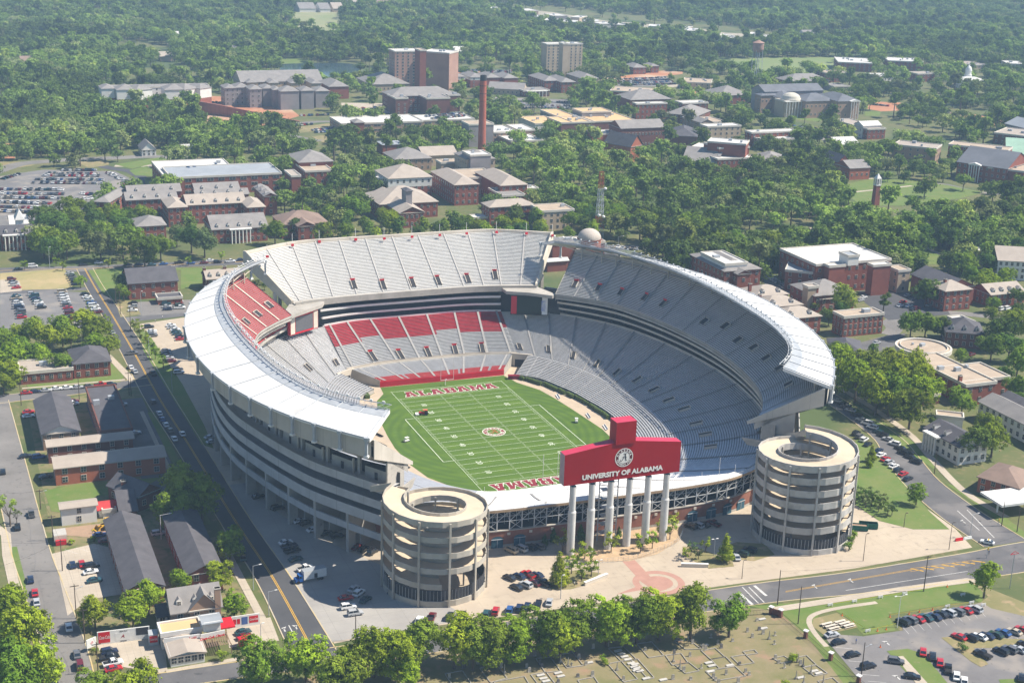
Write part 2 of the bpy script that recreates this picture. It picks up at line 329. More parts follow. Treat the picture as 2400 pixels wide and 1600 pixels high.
# exterior: wall path, concourse slabs, parapet bands, pillars
WALL = [(63, 101), (77, 88), (87, 75), (94, 61), (99.5, 46), (103, 30), (105, 12), (105.5, -4), (104, -22), (100, -39), (94.9, -56), (89.6, -70), (82.6, -82.3), (74, -96)]
rock = mat('smoked_band_concrete', (0.46, 0.45, 0.44), (0.38, 0.37, 0.36), 0.2, det=8, extra=joints(6.0, (0.24, 0.23, 0.22), 0.04, 4.0))
for s in (1, -1):
    W = cat(v3(WALL, 0), 120); W = W if s > 0 else mir(W); o = s   # outward is left of path for east
    for z0, z1 in ((13.2, 16.4), (18.4, 21.1), (23.8, 26.5)):
        mb = MB(); mb.grid([z_(offs(W, -8.3*s), z0), z_(W, z0), z_(W, z1), z_(offs(W, -.35*s), z1), z_(offs(W, -.35*s), z0+.9), z_(offs(W, -8.3*s), z0+.9)], 0)
        mb.build('parapet_band', rock, stad)
    mb = MB(); mb.grid([z_(offs(W, -.6*s), 8.0), z_(W, 8.0), z_(W, 10.2), z_(offs(W, -.6*s), 10.2), z_(offs(W, -.6*s), 8.0)], 0); mb.build('ring_beam', rock, stad)
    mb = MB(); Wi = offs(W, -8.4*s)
    mb.grid([z_(Wi, 13), z_(Wi, 28.2)], 0); mb.build('concourse_inner_wall', mat('shaded_concrete_wall', (0.12, 0.12, 0.12), (0.075, 0.075, 0.08), 0.15), stad)  # near-black tone puts the shade between the bands into the wall colour
    mb = MB(); mb.grid([z_(offs(W, -13*s), 0), z_(offs(W, -13*s), 13.4), ], 0); mb.build('ground_floor_wall', brick_s, stad)
    # concession boxes on the top concourse
    Wr = resamp(W, 16); Wh = resamp(W, 31)
    for k in range(4, 15):
        p = offs(Wh, -6.9*s)[2*k+1]; u = unit(Wh[2*k], Wh[2*k+2]); mb = MB()
        mb.box(p, u, 4.6, 1.4, 24.7, 28.4, 0, 1)
        q = offs(Wh, -5.45*s)[2*k+1]; mb.box(q, u, 0.6, 0.06, 24.8, 27.2, 2); mb.box(q+Vector((u.x, u.y, 0))*4.9, u, .25, .3, 24.7, 29.5, 3)
        mb.box(offs(Wr, -5.8*s)[k], u, 0.5, 0.5, 24.7, 31.5, 0)
        mb.build('concession_booth', [conc, darkc, darkc, conc_l], stad)
    for k in range(3, 15):                                             # pillars with arched fin behind
        p = Wr[k]; u = unit(Wr[k-1], Wr[min(k+1, 15)]); nrm = Vector((-u.y, u.x))*s; mb = MB()
        mb.box((p.x-nrm.x*.5, p.y-nrm.y*.5), u, 0.55, 0.5, 0, 13.3, 0)
        c = lambda d: (p.x-nrm.x*d, p.y-nrm.y*d)
        uu = (-nrm.x, -nrm.y)
        mb.box(c(2.2), uu, 1.25, 0.3, 0, 12.9, 0); mb.box(c(9.5), uu, 3.4, 0.3, 0, 12.9, 0); mb.box(c(4.8), uu, 1.4, 0.3, 6.2, 12.9, 0)
        for q in (3.75, 5.85): mb.box(c(q), uu, 0.35, 0.3, 5.2, 6.2, 0)
        mb.build('pillar', conc, stad)
# roofs
RO = v3([(64, 109.4), (77.6, 97.7), (88, 85.5), (96.5, 73), (105, 54), (111.7, 28), (114.5, -3), (112, -34), (106, -57.5), (98.5, -75.5), (90, -89.5), (80, -103)], 45)
RI = v3([(66.5, 100), (69.5, 97), (75.8, 90), (84.5, 77), (91.8, 55), (95.8, 33), (96.7, 1), (94.3, -33), (90.6, -53), (85.5, -68), (78.3, -80), (69.5, -89)], 48)
NS = 24
for s in (1, -1):
    O = cat(RO, 97); I = cat(RI, 97)
    if s < 0: O = mir(O); I = mir(I)
    lp = lambda t, dz=0.0: [Vector((a.x+(b.x-a.x)*t, a.y+(b.y-a.y)*t, a.z+(b.z-a.z)*t+dz)) for a, b in zip(O, I)]
    mb = MB(); mb.grid([lp(0, -.6), lp(0), lp(.74)], 0); mb.grid([lp(.74), lp(.76, .12), lp(1, .1), lp(1, -.7), lp(0, -.6)], 1)  # grey inner strip: catwalk, with the truss shadow put into its colour
    for e in (0, 96):
        mb.face([O[e]+Vector((0, 0, -1.1)), O[e]+Vector((0, 0, .05)), I[e]+Vector((0, 0, .15)), I[e]+Vector((0, 0, -1.0))], 0)
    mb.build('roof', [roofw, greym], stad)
    mb = MB()
    for k in range(0, 97, 5):
        a = lp(0.0, .12)[k]; b = lp(1.0, .22)[k]; mb.tube(a, b, .16, 5)
    g = lp(0, .1)
    for k in range(0, 96): mb.tube(g[k], g[k+1], .22, 4)
    mb.build('roof_seam', greym, stad)
    for k in range(0, 97, 5):                                         # hanging columns on the outer edge
        a = lp(0)[k]; nx = unit(I[k], O[k]); mb = MB(); p = a+Vector((nx.x*.1, nx.y*.1, 0))
        mb.box(p, nx, .38, .38, 39.6, 45.2, 0); mb.box(p, nx, .6, .7, 39.0, 39.6, 1); mb.box(p, nx, .55, .7, 44.2, 45.3, 0)
        mb.build('roof_column', [greym, white], stad)
    mb = MB()                                                          # props between deck and roof
    for k in range(4, 97, 5):
        a = deck_pt(int(k/96*109), 0.86); a = Vector((s*a.x, a.y, a.z)); b = lp(.55, -.5)[k]; mb.tube(a, (a.x, a.y, b.z-.8), .25, 5); mb.tube((a.x, a.y, b.z-2), b, .2, 5)
    D8 = [deck_pt(k, .9) for k in range(110)]; D8 = D8 if s > 0 else mir(D8)
    for dz in (.9, 3.2): 
        for k in range(0, 108, 2): mb.tube(D8[k]+Vector((0, 0, dz)), D8[k+2]+Vector((0, 0, dz)), .13, 4)
    mb.build('roof_prop', mat('beige_steel', (0.52, 0.47, 0.38), None, .5), stad)
    mb = MB(); T0 = resamp(lp(1.0, .4), 96); T1 = [p+Vector((0, 0, 1.5)) for p in T0]; T2 = resamp(lp(1.08, 1.0), 96)
    for P_ in (T0, T1, T2):
        for k in range(95): mb.tube(P_[k], P_[k+1], .12, 4)
    for k in range(95): mb.tube(T0[k], T2[k+1], .06, 3); mb.tube(T2[k], T1[k+1], .06, 3); mb.tube(T0[k], T1[k], .06, 3)
    mb.build('light_truss', steelw, stad)
    lm = MB(); lm.box((0, 0), (1, 0), .42, .12, -.35, .35, 0); lm.tube((0, 0, -.1), (0, .3, -.1), .3, 8, 0); lme = lm.mesh('floodlight', [white])
    for k in range(48):
        p = T1[2*k]; l = link('floodlight', lme, stad); l.location = p+Vector((0, 0, .45)); nx = unit(O[k*2], I[k*2]); l.rotation_euler = (0.5, 0, math.atan2(nx.y, nx.x)-PI/2)
# end walls of the two side decks
for s in (1, -1):
    F0 = Vector((62.4, -85.4, 0)); B0 = Vector((78, -101, 0)); mb = MB()
    q = lambda t, o=0.0: (s*(F0.x+(B0.x-F0.x)*t)-s*o*.35, F0.y+(B0.y-F0.y)*t-o)
    def wall(pts, th=0.5, m=0):
        a = [(*q(t), z) for t, z in pts]; b = [(*q(t, th), z) for t, z in pts]
        mb.face(a, m); mb.face(b[::-1], m)
        for i in range(len(a)): j = (i+1) % len(a); mb.face([a[i], a[j], b[j], b[i]], m)
    wall([(-.12, 27.0), (1.03, 38.0), (1.03, 44.0), (1.0, 44.0), (-.12, 28.2)])
    mb.build('deck_end_wall', wallp, stad)
    mb = MB(); wall([(.12, 13), (.62, 13), (.62, 34.4), (.12, 29.5)], -.8); mb.build('end_support_wall', conc, stad)
    mb = MB(); wall([(-.1, 19.5), (.3, 19.5), (.3, 22), (-.2, 22)], .6); mb.build('end_ledge', conc, stad)
for s in (1, -1):                                                      # fins under the far deck
    mb = MB(); F0 = nF[-1] if s > 0 else nF[0]; B0 = nB[-1] if s > 0 else nB[0]
    q = lambda t, z, o=0: (F0.x+(B0.x-F0.x)*t+o, F0.y+(B0.y-F0.y)*t, z)
    prof = [(-.04, 26), (1.03, 41.5), (1.03, 47.6), (.98, 47.6), (-.04, 29.6)]
    A = [q(t, z) for t, z in prof]; B_ = [q(t, z, s*.9) for t, z in prof]; mb.face(A); mb.face(B_[::-1])
    for i in range(5): mb.face([A[i], A[(i+1) % 5], B_[(i+1) % 5], B_[i]])
    for t in (.35,): x, y, _z = q(t, 0, s*.4); mb.box((x, y), (1, 0), .7, .9, 0, 31.5)
    mb.build('deck_fin', conc_l, stad)
for k in range(9):                                                     # columns carrying the far deck
    x = -56+14*k; mb = MB(); mb.box((x, 118), (1, 0), .7, .7, 0, 35.6); mb.box((x, 128), (1, 0), .7, .7, 0, 40.5); mb.build('far_deck_column', conc, stad)
mb = MB(); mb.grid([z_(offs(cat([r[1] for r in NR], 30), 6), 0), z_(offs(cat([r[1] for r in NR], 30), 6), 26.5)], 0); mb.build('far_end_back_wall', conc, stad)
# near end: brick wall, open steel frame, rim
SW = [Vector(p) for p in [(-52, -91.5, 0), (-46, -93.8, 0), (-37, -95.6, 0), (-20, -96.6, 0), (0, -97.2, 0), (16, -97.3, 0), (31, -97.2, 0), (45.5, -96, 0), (54, -93.6, 0), (62, -90, 0), (70, -85, 0)]]
S = cat(SW, 101)
mb = MB(); mb.grid([z_(S, 0), z_(S, 1.0)], 1); mb.grid([z_(offs(S, .1), 1), z_(offs(S, .1), 5.6)], 0); mb.grid([z_(offs(S, -.1), 5.6), z_(offs(S, -.1), 5.9), z_(offs(S, .8), 5.9), z_(offs(S, .8), 0)], 1)
mb.build('near_brick_wall', [brick_s, conc], stad)
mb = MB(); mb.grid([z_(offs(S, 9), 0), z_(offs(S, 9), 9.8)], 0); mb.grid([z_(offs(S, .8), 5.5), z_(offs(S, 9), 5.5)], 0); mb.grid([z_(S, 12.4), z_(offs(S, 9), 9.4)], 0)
mb.build('near_undercroft', mat('undercroft_shade', (0.075, 0.08, 0.09), (0.05, 0.055, 0.06), .3), stad)  # near-black colour stands in for the shade under the stand
mb = MB()
Sr = resamp(S, 31)
for k in range(31):
    p = offs(Sr, .3)[k]; q = offs(Sr, 5.5)[k]; mb.tube((p.x, p.y, 5.8), (p.x, p.y, 12.5), .2, 4, r2=.2); mb.tube((q.x, q.y, 5.5), (q.x, q.y, 11.3), .1, 4)
    if k < 30:
        r = offs(Sr, .3)[k+1]; t = offs(Sr, 5.5)[k+1]
        for z in (8.9,): mb.tube((p.x, p.y, z), (r.x, r.y, z), .14, 4)
        mb.tube((p.x, p.y, 10.6), (r.x, r.y, 10.6), .08, 4)
        mb.tube((p.x, p.y, 8.9), (r.x, r.y, 12.4), .13, 4)
        if k % 2: mb.tube((p.x, p.y, 5.9), (r.x, r.y, 8.9), .1, 4); mb.tube((r.x, r.y, 5.9), (p.x, p.y, 8.9), .1, 4)
        mb.tube((q.x, q.y, 8), (t.x, t.y, 11), .08, 4); mb.tube((q.x, q.y, 11), (t.x, t.y, 8), .08, 4)
    mb.tube((p.x, p.y, 8.9), (q.x, q.y, 10.8), .09, 4)
mb.build('near_steel_frame', steelw, stad)
mb = MB(); mb.grid([z_(offs(S, -.5), 12.4), z_(offs(S, -.5), 13.3)], 1); mb.grid([z_(offs(S, -.5), 13.3), z_(offs(S, 2.6), 13.5)], 0); mb.grid([z_(offs(S, -.5), 12.4), z_(offs(S, .6), 12.4)], 1)
mb.build('near_rim_walkway', [white, tanm], stad)
mb = MB(); Z = offs(S, -.45)
for k in range(0, 100, 2): mb.tube(Z[k]+Vector((0, 0, 13.3)), Z[k]+Vector((0, 0, 14.5)), .04, 3)
for z in (13.9, 14.5):
    for k in range(100): mb.tube(Z[k]+Vector((0, 0, z)), Z[k+1]+Vector((0, 0, z)), .035, 3)
mb.build('near_rim_railing', greym, stad)
def at_path(P, x):
    for i in range(len(P)-1):
        if P[i].x <= x <= P[i+1].x: return P[i].lerp(P[i+1], (x-P[i].x)/(P[i+1].x-P[i].x)), unit(P[i], P[i+1])
for x in (-35.8, -28.3, 33.8, 41.2, 48, 54.5):                         # arched teal gates
    p, u = at_path(S, x); mb = MB(); n_ = Vector((u.y, -u.x, 0))
    mb.box(p+n_*.06, u, 1.9, .1, 0, 3.0, 0)
    c = p+n_*.12; arc = [(c.x+u.x*1.9*math.cos(a), c.y+u.y*1.9*math.cos(a), 3.0+1.0*math.sin(a)) for a in [PI*i/10 for i in range(11)]]; mb.face(arc, 0)
    mb.box(p+n_*.25, u, 2.0, .06, 2.9, 3.1, 1); mb.box(p+n_*.2, u, .05, .06, 0, 3, 1)
    mb.build('gate', [teal, steelw], stad)
for k in range(12):
    p, u = at_path(S, -32+k*7.4); n_ = Vector((u.y, -u.x, 0)); mb = MB(); mb.box(p+n_*.05, u, .5, .1, 4.2, 5.0); mb.build('stone_plaque', conc_l, stad)
for k in range(14):
    x = -40+7*k; p, u = at_path(S, x); mb = MB(); h = 17 if k % 4 else 21
    mb.tube((p.x, p.y+1, 13.3), (p.x, p.y+1, h), .07, 5); mb.build('rim_pole', white, stad)
for i, (px, py) in enumerate([(626, 600), (685, 573), (748, 565), (833, 560), (900, 558), (965, 554), (1030, 550), (1093, 546), (1163, 543), (1233, 546), (1294, 551)]):
    p = G(px, py, 46.5); mb = MB(); mb.tube((p.x, p.y, 45), (p.x, p.y, 51.5), .09, 5, 0); mb.box((p.x, p.y-.5), (1, 0), .6, .3, 45.9, 46.9, 1); mb.build('flagpole', [white, redpad], stad)
# vomitories found on the seating surface
def surf(ptf, n, px, py, s0=0, s1=1):
    best = None
    for k in range(n):
        for j in range(21):
            s = s0+(s1-s0)*j/20; q = PJ(ptf(k, s)); e = (q[0]-px)**2+(q[1]-py)**2
            if best is None or e < best[0]: best = (e, k, s)
    return best[1], best[2]
def vom(ptf, n, px, py, red=False, wd=1.0, ln=.13, name='vomitory', wm=None):
    k, s = surf(ptf, n, px, py); s = min(s, .85)
    a = ptf(k, s); b = ptf(k, s+ln); k2 = min(k+1, n-1); t = (ptf(k2, s)-ptf(k2-1, s)); t.z = 0; t.normalize(); t *= wd
    mb = MB(); L = Vector((b.x-a.x, b.y-a.y, 0)); z0 = a.z-.3; z1 = b.z+.7
    for sg in (-1, 1):
        o = t*sg*1.15; i_ = t*sg*.95
        mb.face([a+o+Vector((0, 0, .9)), b+o+Vector((0, 0, 1.0)), b+i_+Vector((0, 0, 1.0)), a+i_+Vector((0, 0, .9))], 0)
        mb.face([a+o+Vector((0, 0, -.6)), b+o+Vector((0, 0, -.6)), b+o+Vector((0, 0, 1.0)), a+o+Vector((0, 0, .9))], 0)
        mb.face([a+i_+Vector((0, 0, -.6)), b+i_+Vector((0, 0, -.6)), b+i_+Vector((0, 0, 1.0)), a+i_+Vector((0, 0, .9))], 0)
    o = t*.95; mb.face([a-o+Vector((0, 0, .72)), a+o+Vector((0, 0, .72)), b+o+Vector((0, 0, .72)), b-o+Vector((0, 0, .72))], 1)
    mb.face([b-t*1.15+Vector((0, 0, -.5)), b+t*1.15+Vector((0, 0, -.5)), b+t*1.15+Vector((0, 0, 1.6 if red else 1.1)), b-t*1.15+Vector((0, 0, 1.6 if red else 1.1))], 2 if red else 0)
    mb.build(name, [wm or conc_l, darkc, redpad], stad)
nr_pt = lambda k, s: (Vector(cat_nr[k][0]).lerp(Vector(cat_nr[k][1]), s))
cat_nr = list(zip(cat([r[0] for r in NR], 61), cat([r[1] for r in NR], 61)))
for x, y in ((235, 900), (425, 885), (610, 870), (790, 855), (970, 840)): vom(nr_pt, 61, 800+x/2.904, 530+(y+32)/2.904, True, ln=.2)
for x, y in ((1215, 845), (1415, 870), (1580, 905), (1730, 960), (1860, 1015), (1980, 1075), (2095, 1140), (2195, 1200), (2290, 1265)): vom(ring_pt, 140, 800+x/2.904, 530+y/2.904)
for x, y in ((60, 1360), (120, 1430), (170, 1510)): vom(ring_pt, 140, 1600+(x-20)/2.904, 530+y/2.904)
ringw = lambda k, s: Vector((-ring_pt(k, s).x, ring_pt(k, s).y, ring_pt(k, s).z))
for x, y in ((2120, 985), (2300, 950)): vom(ringw, 140, x/2.904, 530+y/2.904)
for x, y in ((90, 440), (290, 430), (485, 415), (675, 405), (865, 390), (1052, 375)): vom(nd_pt, 91, 800+x/2.904, 530+(y)/2.904, True, ln=.14)
for x, y in ((1580, 415), (1740, 440), (1890, 470), (2040, 510), (2180, 555)): vom(deck_pt, 110, 800+x/2.904, 530+y/2.904, True, wm=conc)
for x, y in ((130, 665), (265, 710), (350, 790), (450, 850), (540, 920), (620, 990), (690, 1100)): vom(deck_pt, 110, 1600+x/2.904, 530+y/2.904, False, 1.6, wm=conc)
for x, y in ((1860, 560), (1770, 610), (1690, 660), (1650, 715)): vom(deckw_pt, 110, x/2.904, 530+(y+10)/2.904, False, 1.4)
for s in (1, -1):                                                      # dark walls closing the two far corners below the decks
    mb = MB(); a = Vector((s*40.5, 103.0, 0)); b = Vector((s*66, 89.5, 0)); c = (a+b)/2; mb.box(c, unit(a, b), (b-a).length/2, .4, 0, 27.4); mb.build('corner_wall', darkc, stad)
# corner video boards
def board(name, a, b, z0, z1, side):
    a = Vector(a); b = Vector(b); u = unit(a, b); c = (a+b)/2; h = (b-a).length/2; n_ = Vector((u.y, -u.x))*side; mb = MB()
    mb.box(c, u, h, .8, z0, z1, 0); q = c+n_*.85
    mb.box(q, u, h*.62, .08, z0+.9, z1-.9, 1)
    mb.box(q-u*h*.82, u, h*.15, .1, z0+.4, z1-.4, 2); mb.box(q+u*h*.82, u, h*.15, .1, z0+.4, z1-.4, 3)
    return mb
board('x', (43, 92.6), (58.5, 86), 17.6, 26.6, 1).build('corner_video_board', [black, mat('screen_off', (0.02, 0.025, 0.03), None, 1, rough=.2), redpad, white], stad)
mb = MB(); mb.box((56.2, 86.0), unit((43, 92.6), (58.5, 86)), .9, .06, 19.5, 24.5, 0); mb.build('board_advert', mat('blue_ad', (0.05, 0.12, 0.45), (0.6, 0.6, 0.6), .4), stad)
board('x', (-59.5, 86.5), (-45.5, 94.5), 18.2, 26.4, 1).build('corner_video_board', [redpad, mat('screen_grey', (0.10, 0.10, 0.11), None, 1, rough=.2), conc_l, conc_l], stad)
# small lower red terrace on the left
WR2 = [((59.8, 88, 21.6), (65, 93, 24.6)), ((67.5, 79, 21.6), (73, 84, 24.6)), ((75, 68.5, 21.6), (81, 73, 24.6)), ((79.5, 57, 21.6), (86, 60.5, 24.6)), ((84, 40, 21.6), (90, 43, 24.6))]
stand('club_terrace_seating', mp(WR2), 6, [tread, pinkseat, conc, conc_l], n=40, base=20.4, under=1.5, aisles=(.2, .4, .6, .8))

# ---------------------------------------------------------------- spiral ramp towers
rampm = mat('ramp_floor', (0.60, 0.50, 0.37), (0.50, 0.41, 0.30), .1, det=9)
def ramp_tower(cx, cy, R, ztop, pitch, a0, sgn, turns, label, drop=.7, conc_t=None):
    t = thing('ramp_tower', label, 'ramp tower', 'round concrete ramp towers at the near corners'); NSG = 22; r = R*.585
    N = int(NSG*turns)
    P = lambda k, rad: (cx+rad*math.cos(a0+sgn*2*PI*k/NSG), cy+rad*math.sin(a0+sgn*2*PI*k/NSG))
    zz = lambda k: ztop-pitch*k/NSG
    mb = MB(); rows_t = [[(*P(k, rr), zz(k)) for k in range(N+1)] for rr in (r, R)]; mb.grid(rows_t, 0)
    mb.grid([[(*P(k, rr), zz(k)-.55) for k in range(N+1)] for rr in (r, R)], 1); 
    mb.build('ramp', [rampm, conc], t)
    for rad, nm in ((R, 'outer_parapet'), (r, 'inner_parapet')):
        i_ = rad-.25 if rad == R else rad+.25; mb = MB()
        hi = 1.0
        mb.grid([[(*P(k, i_), zz(k)+.02) for k in range(N+1)], [(*P(k, i_), zz(k)+hi) for k in range(N+1)], [(*P(k, rad), zz(k)+hi) for k in range(N+1)], [(*P(k, rad), zz(k)-drop) for k in range(N+1)]], 0)
        mb.build(nm, conc_t, t)
    for k in range(0, NSG, 2):
        x, y = P(k+.5, R+.22); mb = MB(); mb.box((x, y), unit((cx, cy), (x, y)), .25, .3, 0, zz(k)+.4); mb.build('column', conc_t, t)
    for k in range(0, NSG, 3):
        x, y = P(k+.5, r-.25); mb = MB(); mb.box((x, y), unit((cx, cy), (x, y)), .25, .25, 0, zz(k)+.3); mb.build('inner_column', conc, t)
    zl = zz(N)
    mb = MB(); mb.grid([[(*P(k, R-.05), 0) for k in range(NSG+1)], [(*P(k, R-.05), 1.9) for k in range(NSG+1)], [(*P(k, R-.4), 1.9) for k in range(NSG+1)]], 0)
    mb.build('base_wall', conc_t, t)
    mb = MB(); mb.grid([[(*P(k, R-.6), 0) for k in range(NSG+1)], [(*P(k, R-.6), 5.3) for k in range(NSG+1)]], 0); mb.build('ground_floor_shade', darkc, t)  # dark sheet stands in for the shade behind the grille
    mb = MB()
    for k in range(0, NSG*4):
        x, y = P(k/4, R-.35); mb.tube((x, y, 1.9), (x, y, 5.2), .05, 3)
    mb.build('grille', steelw, t)
    return t, P, zz
conc_t2 = mat('grey_tower_concrete', (0.50, 0.48, 0.45), (0.38, 0.36, 0.33), 0.15, det=10, extra=speck(.4, .55, .75, (.27, .26, .24)))
conc_t = mat('tower_concrete', (0.47, 0.43, 0.365), (0.36, 0.325, 0.27), 0.12, det=9, extra=speck(.5, .62, .8, (.3, .28, .25)))
tl, PL, zL = ramp_tower(-62.6, -112.4, 15.7, 27.9, 4.95, math.radians(128), 1, 4.4, 'spiral ramp tower in tan concrete with four wide openings, at the near left stadium corner', .75, conc_t)
tr, PR, zR = ramp_tower(63.2, -117.3, 16.0, 31.7, 4.25, math.radians(62), -1, 6.35, 'taller spiral ramp tower with striped dark bands, at the near right stadium corner', 1.25, conc_t2)
def bridge(t, P, z, q0, q1, zs):
    mb = MB(); a = P(0, 9.4); b = P(0, 15.8); poly = [a, b, q0, q1]; zt = [z, z, zs, zs]
    mb.prism(poly, [v-.6 for v in zt], zt, 0); 
    for p, q, zp, zq in ((b, q0, z, zs), (q1, a, zs, z)):
        u = unit(p, q); c = ((p[0]+q[0])/2, (p[1]+q[1])/2); n_ = (-u.y*.15, u.x*.15)
        mb.prism([(p[0]+n_[0], p[1]+n_[1]), (q[0]+n_[0], q[1]+n_[1]), (q[0]-n_[0], q[1]-n_[1]), (p[0]-n_[0], p[1]-n_[1])], [zp-.7, zq-.7, zq-.7, zp-.7], [zp+1.1, zq+1.1, zq+1.1, zp+1.1], 1)
    mb.build('bridge', [rampm, conc_t], t)
bridge(tl, PL, 27.9, (-77, -93.5), (-69, -96), 24.7)
bridge(tr, PR, 31.9, (77.5, -93.5), (68, -97), 26.5)
# ================================================================ TEXT
def text_mesh(body, size=1.0, ext=0.05, off=0.0, m=None, align='CENTER', shear=0.0, sx=1.0):
    c = bpy.data.curves.new('t', 'FONT'); c.body = body; c.size = size; c.extrude = ext; c.offset = off; c.align_x = align; c.align_y = 'CENTER'; c.shear = shear; c.resolution_u = 3; c.space_character = 1.0
    o = bpy.data.objects.new('t', c); COL.objects.link(o); dg = bpy.context.evaluated_depsgraph_get(); me = bpy.data.meshes.new_from_object(o.evaluated_get(dg))
    bpy.data.objects.remove(o); me.materials.clear(); me.materials.append(m or white)
    if sx != 1:
        for v in me.vertices: v.co.x *= sx
    return me
def put_text(name, me, parent, loc, xdir, up):
    o = link(name, me, parent); x = Vector(xdir).normalized(); y = Vector(up).normalized(); z = x.cross(y)
    o.matrix_local = Matrix(((x.x, y.x, z.x, loc[0]), (x.y, y.y, z.y, loc[1]), (x.z, y.z, z.z, loc[2]), (0, 0, 0, 1))); return o
# ================================================================ GROUND
gr = mat('grass_ground', (0.085, 0.115, 0.03), (0.15, 0.14, 0.06), 0.035, coord='World', det=10, extra=chain(speck(.35, .55, .75, (.22, .17, .09)), speck(.012, .52, .62, (.07, .10, .03))))
lawn_m = mat('lawn_grass', (0.10, 0.165, 0.03), (0.15, 0.18, 0.05), 0.12, coord='World', det=9, extra=speck(.6, .62, .8, (.24, .2, .1)))
dry_m = mat('dry_grass', (0.27, 0.22, 0.11), (0.18, 0.17, 0.07), 0.07, coord='World', det=9, extra=speck(.25, .55, .7, (.36, .26, .16)))
cem_m = mat('cemetery_turf', (0.25, 0.20, 0.115), (0.16, 0.155, 0.06), 0.09, coord='World', det=10, extra=chain(speck(.16, .56, .70, (.29, .19, .12)), speck(1.2, .6, .8, (.26, .2, .12))))
asph = mat('asphalt', (0.135, 0.13, 0.13), (0.095, 0.092, 0.095), 0.08, coord='World', det=10, extra=chain(speck(.05, .52, .60, (.165, .155, .15)), speck(2.0, .62, .8, (.18, .17, .165)), speck(.3, .66, .72, (.07, .07, .072))))
asph_d = mat('new_asphalt', (0.085, 0.085, 0.09), (0.065, 0.065, 0.07), 0.08, coord='World', det=9)
asph_l = mat('worn_asphalt', (0.22, 0.205, 0.19), (0.16, 0.15, 0.14), 0.06, coord='World', det=10, extra=speck(.5, .58, .75, (.12, .115, .11)))
lot_m = mat('lot_asphalt', (0.20, 0.19, 0.185), (0.145, 0.138, 0.138), 0.05, coord='World', det=10, extra=chain(speck(.07, .5, .62, (.25, .225, .20)), speck(.8, .64, .76, (.09, .088, .088))))
plaza_m = mat('plaza_concrete', (0.47, 0.395, 0.30), (0.38, 0.315, 0.24), 0.05, coord='World', det=11, extra=chain(joints(6, (.33, .27, .21), .05), speck(.4, .56, .8, (.31, .26, .2)), speck(.06, .54, .66, (.42, .35, .27)), speck(.9, .68, .8, (.22, .19, .16))))
walk_m = mat('pavement_concrete', (0.47, 0.405, 0.32), (0.38, 0.325, 0.255), 0.1, coord='World', det=9, extra=joints(1.8, (.34, .29, .23), .05))
clay = mat('red_clay', (0.46, 0.21, 0.11), (0.36, 0.16, 0.085), 0.05, coord='World', det=9, extra=speck(.02, .5, .6, (.48, .34, .23)))
brickp = mat('brick_paving', (0.42, 0.24, 0.185), (0.36, 0.20, 0.155), 0.3, coord='World')
yel = mat('yellow_marking', (0.62, 0.36, 0.04), (0.5, 0.29, 0.04), .8, coord='World')
wmk = mat('white_marking', (0.62, 0.61, 0.58), (0.4, 0.39, 0.37), .8, coord='World')
turf = None
def flat(name, pts, m, z, kind='structure'):
    mb = MB(); mb.face([(p[0], p[1], z) for p in pts]); o = mb.build(name, m); tag(o, kind=kind); return o
CLEAR = []; _ac = [0]
def area(name, t, px, m, z):
    P = [K(t, *p) for p in px]; CLEAR.append([(p.x, p.y) for p in P]); _ac[0] += 1
    return flat(name, P, m, z+_ac[0]*.0004)
mb = MB(); NG = 24; X0, X1, Y0, Y1 = -3500, 6500, -1500, 9500
mb.grid([[(X0+(X1-X0)*i/NG, Y0+(Y1-Y0)*j/NG, 0) for i in range(NG+1)] for j in range(NG+1)]); tag(mb.build('ground', gr), kind='structure')
def ribbon(P, wd, z):
    n = len(P); P = [Vector((p[0], p[1], 0)) for p in P]; ws = wd if hasattr(wd, '__len__') else [wd]*n
    L = []; R = []
    for i, p in enumerate(P):
        a = P[max(i-1, 0)]; b = P[min(i+1, n-1)]; t = (b-a).normalized(); q = Vector((-t.y, t.x, 0))*ws[i]/2; L.append((*(p+q).xy, z)); R.append((*(p-q).xy, z))
    return L, R
ROADS = []
def road(P, wd, m=asph, z=.05, name='road', centre=None, kerb=False, smooth=0, seg=None):
    P = [Vector((p[0], p[1], 0)) for p in P]
    ws = wd if hasattr(wd, '__len__') else [wd]*len(P)
    if smooth:
        W3 = cat([Vector((p.x, p.y, w_)) for p, w_ in zip(P, ws)], smooth); P = [Vector((p.x, p.y, 0)) for p in W3]; ws = [p.z for p in W3]
    mb = MB(); L, R = ribbon(P, ws, z); mb.grid([L, R]); o = tag(mb.build(name, m), kind='structure')
    for i in range(len(P)-1): ROADS.append((P[i], P[i+1], max(ws[i], ws[i+1])/2+1.5))
    if centre:
        mb = MB()
        for d in (-.22, .22):
            Q = offs(P, d); L, R = ribbon(Q, .22, z+.012); mb.grid([L, R])
        tag(mb.build('road_marking', centre), kind='structure')
    if kerb:
        mb = MB()
        for s in (-1, 1):
            Q = [p+(offs(P, s)[i]-p)*(ws[i]/2+.15) for i, p in enumerate(P)]
            L, R = ribbon(Q, .35, .14); mb.grid([[(a[0], a[1], 0) for a in L], L, R, [(a[0], a[1], 0) for a in R]])
        tag(mb.build('kerb', mat('kerb_paint', (.5, .38, .16), (.46, .41, .33), .12, coord='World')), kind='structure')
    return P
def inroad(x, y):
    for a, b, h in ROADS:
        d = b-a; t = max(0, min(1, ((x-a.x)*d.x+(y-a.y)*d.y)/max(d.length_squared, 1e-6)))
        if (a.x+d.x*t-x)**2+(a.y+d.y*t-y)**2 < h*h: return True
    return False
